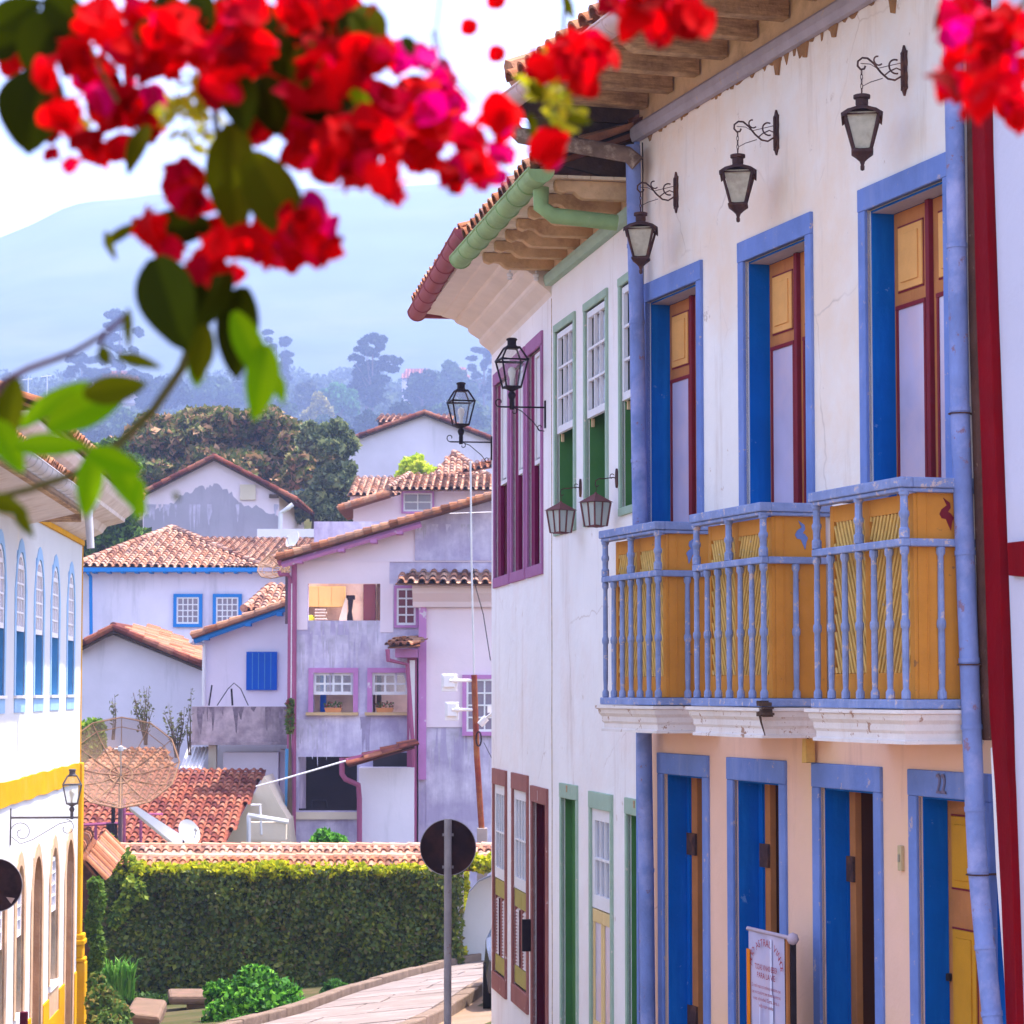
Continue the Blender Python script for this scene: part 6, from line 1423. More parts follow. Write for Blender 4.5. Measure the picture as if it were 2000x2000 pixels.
mb = MB(); mb.box(FB, u0 + .0, u0 + .045, WB + .010, WB + .014, zt - .55, zt - .10); mb.box(FB, u0, u0 + .045, WB + .010, WB + .014, zt - BH, zt - .60); mb.build('orange_edge', M('orange_strip', (.80, .22, .01), .6), bn)
mb = MB(); mb.tube([FB.pt(u0 - .01, WB, zt + .01), FB.pt(u1 + .10, WB, zt + .01)], .012, 8); pe = FB.pt(u1 + .115, WB, zt + .01)
mb.lathe(pe - Vector((0, 0, .035)), [(0, 0), (.022, .008), (.034, .03), (.024, .058), (0, .068)], 14); mb.build('top_rod', M('rod_lilac', (.45, .35, .42), .4), bn, smooth=50)
m_ink = M('red_ink', (.36, .035, .045), .6, .05)
tx = MB(); uc = (u0 + u1) / 2 + .02; wt = WB + .012
wline = (u1 - u0) * .80
s_ = 'ALTO ASTRAL VINHOS'; nL = len(s_); RX, RZ = wline * .50, .115
for i, ch in enumerate(s_):
    if ch == ' ': continue
    a = math.pi * (1 - (i + .5) / nL); vs, fs, wd_ = text_mesh(ch, .058)
    rot = a - math.pi / 2
    tx.add([FB.pt(uc + RX * math.cos(a) + (x * math.cos(rot) - y * math.sin(rot)), wt, zt - .18 + RZ * math.sin(a) + (x * math.sin(rot) + y * math.cos(rot))) for x, y in vs], fs)
def tline(s, z, size, w):
    vs, fs, wd_ = text_mesh(s, size); k = w / max(wd_[1] - wd_[0], .01); c = (wd_[0] + wd_[1]) / 2
    tx.add([FB.pt(uc + (x - c) * k, wt, zt - z + y) for x, y in vs], fs)
tline('TODAS VINHO BEBER', .20, .045, wline * .78); tline('PARA LA VIE', .245, .045, wline * .62)
tline('Do vinho nasce os sonhos e os amores que', .30, .03, wline); tline('que nos transforma em momentos eternos', .335, .03, wline)
tline('vivas e brindes! Curta, sinta, a', .37, .03, wline * .9); tline('vida num vinho', .405, .03, wline * .5)
tx.build('lettering', m_ink, bn, recalc=False)
gls = MB(); m_gl = M('pale_print', (.66, .64, .82), .5, .05); g2 = WB + .0105
gls.ring(FB, [(uc - .10 + .0, zt - .38), (uc - .115, zt - .75), (uc - .06, zt - .95), (uc - .012, zt - 1.02), (uc - .012, zt - 1.25)], [(uc - .09, zt - .38), (uc - .105, zt - .75), (uc - .055, zt - .94), (uc - .004, zt - 1.02), (uc - .004, zt - 1.25)], g2 - .001, g2, closed=False)
gls.box(FB, uc + .045, uc + .095, g2 - .001, g2, zt - .86, zt - .32); gls.box(FB, uc + .055, uc + .08, g2 - .001, g2 + .0003, zt - .32, zt - .02); gls.build('printed_bottle', m_gl, bn, recalc=False)
# parked car, its nose showing past the corner
car = thing('parked_car', 'dark car nosing past the corner of the white house, on the earth road', 'car', (.55, 33.8, gz(.55, 33.8)))
m_car = M('dark_car_paint', (.035, .03, .035), .25, .05, 1, spec=.8); m_rubber = M('tyre_rubber', (.02, .018, .018), .9)
zc = gz(.5, 33) ; secs = [(31.6, .62, .30, .58), (31.75, .80, .22, .72), (32.3, .84, .20, .82), (33.0, .85, .20, .90), (33.6, .72, .20, 1.28), (34.3, .68, .20, 1.42), (35.2, .68, .20, 1.40), (35.8, .80, .22, 1.0), (36.0, .74, .35, .85)]
mb = MB(); vs = []
for y, hw, zb, ztp in secs:
    hh = ztp - zb; belt = min(.86, ztp)
    for x, z in ((-hw, zb + .06), (-hw * 1.03, (zb + belt) / 2), (-hw, belt - .03), (-hw * .84, ztp), (hw * .84, ztp), (hw, belt - .03), (hw * 1.03, (zb + belt) / 2), (hw, zb + .06)): vs.append((.52 + x, y, zc + z))
n = 8; mb.add(vs, [(i * n + k, i * n + (k + 1) % n, (i + 1) * n + (k + 1) % n, (i + 1) * n + k) for i in range(len(secs) - 1) for k in range(n)] + [tuple(range(n)), tuple(range((len(secs) - 1) * n, len(secs) * n))])
mb.build('body', m_car, car, smooth=40)
mb = MB(); mb.add([(.52 + x, y, zc + z) for x, y, z in ((-.68, 33.02, .93), (.68, 33.02, .93), (.58, 33.62, 1.30), (-.58, 33.62, 1.30))], [(0, 1, 2, 3)]); mb.build('windscreen', m_winglass, car)
for x in (-.62, .62):
    mb = MB(); f = front(31.66); mb.prism(f, [(.52 + x - .16, zc + .56), (.52 + x + .10, zc + .56), (.52 + x + .14, zc + .70), (.52 + x - .12, zc + .74)], -.1, .04); mb.build('headlight', m_zinc, car, bevel=.02)
    for y in (32.35, 35.2):
        mb = MB(); xo = .52 + (x / .62) * .78; mb.tube([(xo - .10, y, zc + .30), (xo + .10, y, zc + .30)], .30, 20); w_ = mb.build('wheel', m_rubber, car, smooth=40)
        mb = MB(); mb.tube([(xo - .105, y, zc + .30), (xo + .105, y, zc + .30)], .17, 16); mb.build('rim', m_zinc, w_)
mb = MB(); mb.box(front(31.6), .52 - .66, .52 + .66, -.05, .06, zc + .22, zc + .40); mb.build('bumper', m_rubber, car, bevel=.02)
# stone benches
def slab(label, P, h, legs):
    c = sum((Vector(p) for p in P), Vector()) / len(P); T = thing('stone_bench', label, 'bench', c - Vector((0, 0, .5)), 'stone slab benches in the garden')
    mb = MB(); n = len(P); rg = random.Random(4)
    top = [Vector(p) for p in P]; mb.add([p - Vector((0, 0, h)) for p in top] + top, [tuple(range(n)), tuple(range(2 * n - 1, n - 1, -1))] + [(i, (i + 1) % n, n + (i + 1) % n, n + i) for i in range(n)])
    mb.build('seat', m_slab, T, bevel=.05)
    for x, y in legs:
        mb = MB(); mb.box(WD, x - .22, x + .22, y - .18, y + .18, c.z - h - .8, c.z - h); mb.build('leg', m_stone, T, bevel=.02)
m_slab = M('weathered_slab', (.18, .12, .085), .9, .25, 2, .7, 12, stain=((.22, .13, .10), .4, 3))
A0 = [W(243, 1970, 37), W(312, 1985, 36.6), W(326, 1950, 38.6), W(262, 1940, 39)]; zb_ = W(285, 1962, 38).z
A0 = [Vector((p.x, p.y, zb_)) for p in A0]; slab('broad stone slab bench beside the left shrubs', A0, .20, [(A0[0].x + .35, 37.7)])
B0 = [W(330, 1950, 40), W(415, 1952, 40), W(412, 1938, 41), W(327, 1938, 41)]; zb_ = W(370, 1945, 40).z
B0 = [Vector((p.x, p.y, zb_)) for p in B0]; slab('narrow stone bench touching the bright green bush', B0, .14, [(B0[0].x + .45, 40.5)])
# small tiled gate canopy right of the yellow pillar
cn = thing('gate_canopy', 'small fan of pale roof tiles beside the yellow pillar', 'canopy', W(190, 1720, 39))
tile_roof('roof', W(198, 1722, 38), W(234, 1664, 41), W(176, 1634, 41), W(150, 1662, 38), m_tile, cn, pitch_w=.19, course=.42, ridge=[(W(152, 1666, 38), W(172, 1635, 41))])
mb = MB(); mb.box(WD, -6.75, -6.5, 39.8, 40.2, -5.5, W(170, 1690, 38.4).z); mb.build('gate_wall', m_brownpost, cn)

# ================================================================= vegetation
def foliage(name, blobs, n, size, mat, parent, seed=1, upright=.0, shell=.7, shape=.62, droop=0):
    rs = np.random.RandomState(seed); B = np.array(blobs, float)
    wgt = (B[:, 3] * B[:, 4] * B[:, 5]) ** .667; idx = rs.choice(len(B), n, p=wgt / wgt.sum())
    d = rs.normal(size=(n, 3)); d /= np.linalg.norm(d, axis=1)[:, None]
    r = shell + (1.06 - shell) * rs.rand(n) ** .6
    c = B[idx, :3] + d * B[idx, 3:6] * r[:, None]
    a = rs.normal(size=(n, 3)) + d * .6; a[:, 2] -= droop; a /= np.linalg.norm(a, axis=1)[:, None]
    b = np.cross(a, rs.normal(size=(n, 3)) + d * 1.0); b /= (np.linalg.norm(b, axis=1)[:, None] + 1e-9)
    s = size * (.6 + .8 * rs.rand(n))[:, None]
    P0 = c - a * s; P1 = c + b * s * shape; P2 = c + a * s; P3 = c - b * s * shape
    V = np.stack([P0, P1, P2, P3], 1).reshape(-1, 3); F = np.arange(4 * n).reshape(n, 4)
    return np_mesh(name, V, F, mat, parent, rnd=rs.rand(n))
def clumpy(c, rx, ry, rz, k, rs, f=(.25, .45)):
    """crown = many smaller blobs on an ellipsoid"""
    out = []
    for _ in range(k):
        d = rs.normal(size=3); d /= np.linalg.norm(d); d[2] = abs(d[2]) * 1.0 - .25
        q = rs.uniform(.45, .95); s = rs.uniform(*f)
        out.append((c[0] + d[0] * rx * q, c[1] + d[1] * ry * q, c[2] + d[2] * rz * q, rx * s, ry * s, rz * s * .8))
    return out
m_bark = M('bark', (.16, .11, .08), .9, .3, 2, .5, 10)
# hedge on the wall
hg = thing('hedge_wall', 'tall clipped hedge with yellow-green top, below the tiled wall coping', 'hedge', W(560, 1930, 44))
YH = 44.0; fh = front(YH)
L0, R0 = fh.u(192), fh.u(905); T0 = fh.z(560, 1700); 
mb = MB(); mb.box(fh, L0 + .1, R0 - .1, -.35, -.12, -6, T0 - .06); mb.build('hedge_core', M('hedge_inner_leaves', (.035, .05, .012), .9, .4, 6), hg)
rs = np.random.RandomState(8)
m_hedge = leafmat('hedge_leaves', [(.030, .045, .003), (.055, .09, .004), (.07, .12, .006), (.10, .13, .010), (.20, .22, .02), (.10, .06, .02)], .25, .35, .3)
m_hedgetop = leafmat('young_sunlit_hedge_leaves', [(.16, .20, .008), (.34, .40, .01), (.52, .52, .015), (.66, .58, .02)], .45, .4)  # young growth, with sunlight on hedge top and end put into the colour
n = 30000; x = rs.uniform(L0, R0, n); z = rs.uniform(-5.4, T0 + .03, n); dep = .12 + rs.rand(n) ** 1.5 * .12 * (1) + .07 * np.sin(x * 3.1 + z * 2.3) + .05 * np.sin(z * 5 + x * 1.3) + .05 * np.sin(x * 9 - z * 4)
c = np.stack([x, YH - dep, z], 1); nn = rs.normal(size=(n, 3)) * .55 + np.array([0, -1.0, .35]); nn /= np.linalg.norm(nn, axis=1)[:, None]
a = np.cross(nn, rs.normal(size=(n, 3))); a /= np.linalg.norm(a, axis=1)[:, None]; a[:, 2] = -abs(a[:, 2]); b = np.cross(nn, a); s = (.022 + .045 * rs.rand(n) ** 1.6)[:, None]
np_mesh('hedge_leaves', np.stack([c - a * s, c + b * s * .6, c + a * s, c - b * s * .6], 1).reshape(-1, 3), np.arange(4 * n).reshape(n, 4), m_hedge, hg, rnd=rs.rand(n))
bl = []
u = L0 + .1
while u < R0 + .6:
    hh = rs.uniform(-.03, .12) + (.18 if u > R0 - .4 else 0); bl.append((u, YH - .02, T0 - .02 + hh * .7, rs.uniform(.08, .22), .26, rs.uniform(.06, .17))); u += rs.uniform(.10, .24)
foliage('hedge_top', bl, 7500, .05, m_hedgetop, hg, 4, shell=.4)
bl = [(fh.u(214 + 16 * i % 60), YH - .1, fh.z(220, 1640 + 14 * i), .11, .2, .12) for i in range(7)] + [(fh.u(px), YH - .32, fh.z(px, py), .16, .14, .2) for px, py in ((262, 1745), (250, 1770), (240, 1790), (268, 1730), (280, 1740))]
foliage('hanging_sprays', bl, 1500, .05, leafmat('spray_leaves', [(.06, .12, .02), (.20, .30, .03), (.38, .40, .04)], .4), hg, 9, shell=.3)
bl = [(R0 - .02, YH - .05 + .12 * k, -4.95 + .12 * k, .10, .16, .16) for k in range(16)]
foliage('hedge_end', bl, 2600, .045, m_hedgetop, hg, 6, shell=.4)
# wall carrying it, tile coping and curved white end
wl = thing('garden_wall', 'white garden wall with double row of clay coping tiles', 'wall', W(600, 1900, 44.6))
fw2 = front(44.4); mb = MB(); mb.box(fw2, fw2.u(200), fw2.u(905), -.5, 0, -6, fw2.z(560, 1694)); mb.build('wall', m_lilac, wl)
mb = MB(); pts = [(905, 1920), (903, 1850), (905, 1790), (915, 1745), (935, 1722), (975, 1705), (1150, 1700), (1150, 1920)]; mb.prism(fw2, [fw2.hit(*p) for p in pts], -.5, .05); mb.build('curved_end', m_wallL, wl)
tile_roof('coping_tiles', W(226, 1698, 44.0), W(1150, 1698, 44.0), W(1150, 1675, 44.45), W(226, 1675, 44.45), m_tile, wl, pitch_w=.140, course=.25)
tile_roof('coping_tiles', W(226, 1677, 44.5), W(1150, 1677, 44.5), W(1150, 1656, 44.95), W(226, 1656, 44.95), m_tileold, wl, pitch_w=.140, course=.25)
mb = MB()
for Yq, yq in ((44.42, 1676), (44.95, 1655)):
    xa, xb = front(Yq).u(226), front(Yq).u(1150); zq = front(Yq).z(560, yq) + .03; xx = xa
    while xx < xb: d = random.uniform(.28, .36); mb.tube([(xx, Yq, zq + random.uniform(-.006, .006)), (xx + d * 1.06, Yq, zq - .006)], [.062, .05], 8); xx += d
mb.build('ridge_tiles', M('plain_ridge_tiles', None, .85, .15, 6, .3, 30, ramp=[(.55, .27, .18), (.66, .36, .24), (.72, .45, .33)]), wl, smooth=40)
# bushes
def bush(name, label, cat, blobs, n, size, ramp, seed, trans=.4, group=None, stems=True):
    b0 = blobs[0]; T = thing(name, label, cat, (b0[0], b0[1], gz(b0[0], b0[1])), group)
    foliage('leaves', blobs, n, size, leafmat(name + '_leaves', ramp, trans), T, seed, shell=.35)
    if stems:
        mb = MB(); rg = random.Random(seed)
        for _ in range(7):
            q = random.choice(blobs); mb.tube([(b0[0] + rg.uniform(-.1, .1), b0[1], gz(b0[0], b0[1]) - .05), (q[0] * .5 + b0[0] * .5, q[1], q[2] - q[5] * .6), (q[0], q[1], q[2])], [.02, .014, .006], 5)
        mb.build('stems', m_bark, T)
    return T
def BL(px, py, Y, rpx, rpy=None, ry=None):
    p = W(px, py, Y); r = rpx * Y / FPX; return (p.x, p.y, p.z, r, ry or r, (rpy or rpx) * Y / FPX)
G1 = [(.03, .10, .01), (.06, .22, .02), (.12, .36, .03), (.20, .46, .05)]
bush('round_bush', 'bright green bush in the middle foreground below the hedge', 'bush', [BL(500, 1985, 36, 75, 70), BL(450, 1960, 36.2, 45, 45), BL(545, 1955, 36.2, 45, 45), BL(580, 1990, 35.8, 40, 40), BL(430, 2000, 35.8, 35, 45), BL(500, 1915, 36.2, 40, 30), BL(490, 2040, 35.6, 90, 60), BL(600, 1975, 36, 22, 15), BL(420, 1935, 36.2, 22, 15)], 13000, .046, [(.01, .04, .005), (.04, .16, .015), (.10, .32, .03), (.22, .50, .05)], 21)
bush('small_shrub', 'small round dark green shrub at the foot of the hedge', 'bush', [BL(655, 1945, 40.5, 28, 26), BL(640, 1960, 40.4, 16, 16), BL(672, 1935, 40.5, 14, 14), BL(655, 1925, 40.5, 16, 12)], 1500, .05, [(.02, .07, .01), (.05, .15, .02), (.08, .22, .03)], 22)
bush('leafy_shrub', 'dense reddish-tipped shrub against the base of yellow pillar', 'bush', [BL(200, 1965, 35, 32, 40), BL(225, 1985, 34.8, 30, 30), BL(190, 1930, 35.2, 18, 30), BL(215, 2020, 34.6, 45, 40), BL(186, 1990, 34.8, 15, 40)], 4200, .045, [(.03, .06, .01), (.08, .16, .03), (.16, .26, .05), (.30, .20, .06)], 23)
bush('climbing_vine', 'green vine hanging down beside the yellow pillar', 'vine', [BL(186 + 5 * math.sin(i), 1730 + 16 * i, 37.9, 14, 15) for i in range(14)], 4600, .05, [(.04, .09, .01), (.10, .20, .02), (.22, .32, .05)], 24)
bush('wall_bush', 'small lime green bush peeping above the tiled coping', 'bush', [BL(640, 1640, 48, 30, 14), BL(632, 1630, 48, 16, 12), BL(662, 1645, 48, 18, 12), BL(618, 1648, 48, 14, 12), BL(640, 1665, 48, 30, 20)], 1600, .055, G1, 25)
bush('yard_bush', 'yellow-green bush behind the mesh dish at the left', 'bush', [BL(175, 1435, 62, 26, 30), BL(190, 1420, 62, 16, 16), BL(170, 1460, 62, 30, 30), BL(195, 1445, 62, 14, 16)], 2200, .08, [(.05, .14, .01), (.16, .30, .03), (.36, .48, .05)], 26)
bush('pipe_creeper', 'thin creeper with tiny red flowers on the lilac building corner', 'vine', [BL(567, 1375 + 12 * i, 57.6, 6, 9) for i in range(5)], 420, .07, [(.05, .12, .02), (.18, .28, .04), (.30, .04, .05)], 27)
bush('lime_shrub', 'lime shrub before the tiny window of the highest gable', 'bush', [BL(805, 915, 90, 22, 20), BL(790, 930, 90, 16, 14), BL(830, 920, 90, 16, 12), BL(815, 900, 90, 12, 12), BL(860, 925, 86, 20, 10)], 1300, .14, [(.30, .42, .02), (.55, .65, .05), (.75, .75, .10)], 28)  # pale yellow-green leaf colours
# blade plant
T = thing('blade_plant', 'clump of long bright green blades left of the stone bench', 'plant', W(225, 1945, 39)); mb = MB(); rg = random.Random(6)
for i in range(170):
    b0 = W(rg.uniform(196, 262), rg.uniform(1925, 1955), 39); ang = rg.uniform(0, 6.28); L = rg.uniform(.3, .62); out = rg.uniform(.15, .6)
    d = Vector((math.cos(ang), math.sin(ang) * .6, 0)); sdv = Vector((-math.sin(ang), math.cos(ang), 0)) * .012
    p1 = b0 + d * out * L * .4 + Vector((0, 0, L * .7)); p2 = b0 + d * out * L * 1.1 + Vector((0, 0, L * rg.uniform(.6, .95)))
    mb.add([b0 - sdv, b0 + sdv, p1 + sdv, p1 - sdv, p2], [(0, 1, 2, 3), (3, 2, 4)])
mb.build('blades', leafmat('blade_leaves', [(.06, .20, .02), (.14, .38, .04), (.28, .50, .08)], .4), T, recalc=False)
# low dark ground plants under hedge
T = bush('ground_plants', 'dark low plants and weeds along the foot of the hedge', 'plants', [BL(px, 1960 - abs(px - 450) * .05, 42.6, 22, 12) for px in range(220, 760, 22)], 3500, .05, [(.02, .05, .01), (.05, .11, .02), (.09, .17, .03)], 29, stems=False); T['kind'] = 'stuff'
# bare thin shrubs before the white gable house
for i, (px, yb, yt, sp) in enumerate(((220, 1430, 1355, 5), (285, 1440, 1340, 26), (345, 1465, 1375, 26), (371, 1460, 1335, 6))):
    T = thing('bare_shrub', ['single thin sapling left of the other bare shrubs', 'tall twiggy shrub behind the dish rim', 'dark twiggy shrub left of the terrace', 'thin leafless sapling touching the terrace edge'][i], 'shrub', W(px, yb, 60), 'thin shrubs in front of the white gable wall')
    mb = MB(); rg = random.Random(40 + i); lv = MB()
    for k in range(3 if sp < 10 else 13):
        p = W(px + rg.uniform(-3, 3), yb + 15, 60); q = W(px + rg.uniform(-sp, sp), rg.uniform(yt, yt + (yb - yt) * .5), 60 + rg.uniform(-.3, .3)); m_ = p.lerp(q, .5) + Vector((rg.uniform(-.06, .06), 0, .05)); mb.tube([p, m_, q], [.018, .012, .005], 4)
        for _ in range(14):
            c = p.lerp(q, rg.uniform(.35, 1)) + Vector((rg.uniform(-.07, .07), rg.uniform(-.07, .07), rg.uniform(-.05, .05))); d1 = Vector([rg.uniform(-1, 1) for _ in range(3)]).normalized() * .05; d2 = Vector([rg.uniform(-1, 1) for _ in range(3)]).normalized() * .03; lv.add([c - d1, c + d2, c + d1, c - d2], [(0, 1, 2, 3)])
    mb.build('stems', m_bark, T); lv.build('leaves', leafmat('bare_shrub_leaves', [(.10, .08, .05), (.12, .14, .05), (.20, .20, .12)]), T, recalc=False)
# big round tree
def trunk(T, base, crown_pts, r0, seed):
    mb = MB(); rg = random.Random(seed); base = Vector(base); top = Vector(crown_pts[0]); m = base.lerp(top, .45)
    mb.tube([base - Vector((0, 0, .5)), m, top], [r0, r0 * .75, r0 * .35], 8)
    for p in crown_pts[1:]:
        p = Vector(p); s = base.lerp(top, rg.uniform(.35, .7)); mb.tube([s, s.lerp(p, .5) + Vector((0, 0, .3)), p], [r0 * .45, r0 * .3, r0 * .1], 6)
    return mb.build('trunk', m_bark, T)
rs = np.random.RandomState(12)
def TreeB(L, Y, k, rs, f=(.20, .34)):
    out = []
    for px, py, rx, ry in L:
        p = W(px, py, Y); s = Y / FPX; out += clumpy(p, rx * s, rx * s * .8, ry * s, k, rs, f)
    return out
m_mango = leafmat('mango_leaves', [(.045, .06, .018), (.09, .12, .025), (.14, .17, .04), (.17, .18, .05), (.24, .20, .07), (.48, .26, .13), (.55, .33, .18)], .25, .6, .1)
YT = 116
mt = thing('round_tree', 'huge round tree with reddish new leaves behind the grey gable', 'tree', W(440, 1060, YT))
blobs = TreeB([(262, 895, 60, 65), (320, 868, 80, 70), (415, 850, 100, 66), (505, 850, 105, 66), (575, 880, 80, 66), (480, 930, 150, 90), (330, 930, 100, 60)], YT, 24, rs) + TreeB([(600, 930, 75, 90)], YT - 3, 20, rs)
foliage('crown', blobs, 52000, .22, m_mango, mt, 31, shell=.45)
trunk(mt, W(450, 1080, YT), [W(440, 930, YT), W(330, 900, YT), W(520, 900, YT), W(600, 930, YT)], .5, 1)
m_grt = leafmat('grey_green_leaves', [(.05, .07, .03), (.09, .13, .06), (.16, .20, .09), (.26, .30, .15), (.38, .40, .16)], .25, .6, .1)
t2 = thing('tall_tree', 'grey-green tree joined to the right of the huge round tree', 'tree', W(620, 1060, 108))
blobs = TreeB([(640, 870, 55, 62), (655, 940, 48, 60), (615, 1000, 60, 55), (665, 1020, 36, 45), (690, 985, 22, 40)], 108, 20, rs)
foliage('crown', blobs, 20000, .20, m_grt, t2, 32, shell=.4); trunk(t2, W(615, 1090, 108), [W(625, 930, 108), W(660, 960, 108), W(600, 960, 108)], .3, 2)
t3 = thing('dark_tree', 'dark leafy tree between the left eave and the grey gable', 'tree', W(210, 1120, 95))
blobs = TreeB([(190, 1040, 60, 60), (250, 1060, 50, 50), (160, 1080, 40, 40), (240, 1010, 35, 30), (220, 900, 60, 60), (215, 970, 55, 50)], 95, 18, rs)
foliage('crown', blobs, 16000, .15, leafmat('dark_green_leaves', [(.025, .05, .015), (.05, .09, .02), (.09, .17, .03), (.20, .34, .05)], .25, .6, .1), t3, 33, shell=.6); trunk(t3, W(210, 1150, 95), [W(210, 1040, 95), W(240, 1020, 95), (W(180, 1050, 95))], .3, 3)
# hillside trees
HT = [leafmat('hill_leaves_dark', [(.012, .025, .012), (.028, .05, .02), (.05, .08, .03)], .15, .8, .0), leafmat('hill_leaves_mid', [(.03, .06, .02), (.06, .11, .03), (.10, .15, .04)], .15, .8, .0), leafmat('hill_leaves_green', [(.05, .14, .03), (.08, .22, .05), (.12, .30, .08)], .2, .8, .0), leafmat('hill_leaves_grey', [(.05, .07, .05), (.08, .10, .07), (.12, .14, .09)], .15, .8, .0), leafmat('hill_leaves_yellow', [(.30, .26, .05), (.50, .42, .08), (.20, .20, .05)], .2)]
lab = ['dark dense tree', 'mid green tree', 'fresh green tree', 'pale grey-green tree', 'yellow flowering tree']
def hilltree(px, ytop, Y, wpx, kind, tall=False, seed=0, label=None):
    Y = Y * 3
    rs = np.random.RandomState(seed); s = Y / FPX; top = W(px, ytop, Y); gzz = gz(top.x, Y); hgt = top.z - gzz
    if hgt < 2: hgt = 2
    T = thing('hill_tree', label, 'tree', (top.x, Y, gzz), 'trees on the hazy hillside')
    w = wpx * s * .5; bl = []
    if tall:
        for k in range(20):
            f = .40 + .60 * (k / 19); sp_ = w * (1.05 - .55 * f); bl += clumpy((top.x + rs.uniform(-1, 1) * sp_, Y + rs.uniform(-.5, .5) * w, gzz + hgt * (f - .05)), w * rs.uniform(.16, .34), w * .3, w * rs.uniform(.12, .24), 5, rs, (.3, .6))
        n = 9000
    else:
        bl = clumpy((top.x, Y, gzz + hgt * .58), w, w * .8, hgt * .42, 26, rs, (.18, .36)); n = 3600
    foliage('crown', bl, n, .75 if not tall else .7, HT[kind], T, seed, shell=.55)
    tp = (top.x, Y, gzz + hgt * .85); trunk(T, (top.x, Y, gzz), [tp] + [(b[0], b[1], b[2]) for b in bl[::max(1, len(bl) // 9)][:9]], max(.12, hgt * .014), seed)
spec = [(235, 605, 300, 140, 0, True, 'broad airy tree rising left of the hanging leaves'), (160, 690, 290, 90, 0, True, 'airy tree behind the left twig, lower than its neighbour'),
        (540, 645, 300, 75, 0, True, 'slender layered tree silhouetted right of the hanging leaves'), (728, 645, 260, 125, 0, True, 'tallest dark tree in the gap left of the street lantern'), (715, 690, 262, 80, 0, False, 'dense dark tree at the foot of the tallest one'),
        (945, 668, 290, 90, 0, True, 'airy tree touching the white corner house at the far right'), (880, 695, 285, 90, 1, False, 'rounded tree behind the black street lantern'), (825, 712, 270, 80, 0, False, 'rounded tree between tall dark tree and street lantern'),
        (660, 735, 255, 90, 2, False, 'fresh green tree left of the tall dark tree'), (600, 740, 265, 80, 3, False, 'pale tree behind the yellow blossom'), (625, 760, 235, 60, 4, False, 'small yellow flowering tree on the hill'),
        (140, 800, 210, 80, 1, False, 'rounded tree above the left tiled eave'), (200, 820, 200, 80, 3, False, 'pale tree left of the big round tree'), (60, 770, 230, 70, 1, False, 'tree behind the left green leaves'),
        (480, 695, 290, 80, 0, True, 'airy pale tree between hanging leaves'), (320, 720, 270, 110, 0, False, 'wide dark tree above the round tree, left half'), (420, 730, 275, 110, 1, False, 'wide tree above the round tree, right half'),
        (800, 775, 225, 110, 0, False, 'dark spreading tree directly above the highest gable'), (730, 790, 215, 90, 0, False, 'dark tree above the left slope of highest gable'), (900, 760, 230, 110, 1, False, 'tree framed by the glass of the street lantern'), (650, 800, 215, 80, 1, False, 'tree just right of the round tree top'),
        (540, 770, 240, 90, 1, False, 'tree just above the round tree, centre right'), (260, 790, 220, 90, 1, False, 'tree just above the round tree, far left')]
for i, (px, yt, Y, w, k, tl, lb_) in enumerate(spec): hilltree(px, yt, Y, w, k, tl, 100 + i, lb_)
# undergrowth of the hillside, one mass
rs = np.random.RandomState(77); bl = []
for _ in range(420):
    Y = rs.uniform(260, 1200); x = rs.uniform(-.24, .03) * Y; h_ = rs.uniform(2.0, 3.9) * Y / 280; bl.append((x, Y, gz(x, Y) + h_ * .3, h_, h_, h_ * .8))
ud = foliage('hillside_undergrowth', bl, 110000, 1.0, leafmat('undergrowth_leaves', [(.02, .04, .015), (.04, .07, .025), (.07, .10, .03), (.11, .14, .05)], .15, .8, .0), None, 78, shell=.7); ud['kind'] = 'stuff'; ud['label'] = 'scrub and low trees covering the hazy hillside'
# little houses far up the hill
for i, (px, py, w, lb_) in enumerate(((225, 742, 95, 'pinkish distant house half hidden by leaves, on the hill'), (815, 738, 60, 'distant pale house among trees right of the tallest tree'), (890, 735, 45, 'tiny distant house behind the street lantern'))):
    Y = 900; h = thing('distant_house', lb_, 'house', W(px, py, Y), 'little houses on the far hill'); a, b = px - w / 2, px + w / 2
    wallpoly('wall', [(a, py + 45), (a, py), (b, py), (b, py + 45)], Y, 9, m_pinkw, h); tile_roof('roof', W(a - 3, py + 2, Y - .5), W(b + 3, py + 2, Y - .5), W(b - 8, py - 18, Y + 9), W(a + 8, py - 18, Y + 9), m_tileredd, h, pitch_w=1.2, course=2.4)
    f = front(Y - .1); mb = MB()
    mb.box(f, f.u(px - 8), f.u(px + 4), 0, .05, f.z(px, py + 22), f.z(px, py + 8)); mb.build('window', m_pane, h)
for i, (px, y0) in enumerate(((55, 738), (92, 732), (22, 742))):
    T = thing('utility_pole', ['middle distant pole at far left', 'distant lamp pole nearest the big leaf at left', 'distant pole closest to the left edge'][i], 'pole', W(px, 830, 700), 'poles on the far hill'); mb = MB(); mb.tube([W(px, 830, 700), W(px, y0, 700)], .2, 5); mb.build('pole', m_zinc, T); mb = MB(); mb.tube([W(px - 12, y0 + 4, 700), W(px + 8, y0 + 2, 700)], .15, 4); mb.build('arm', m_zinc, T)
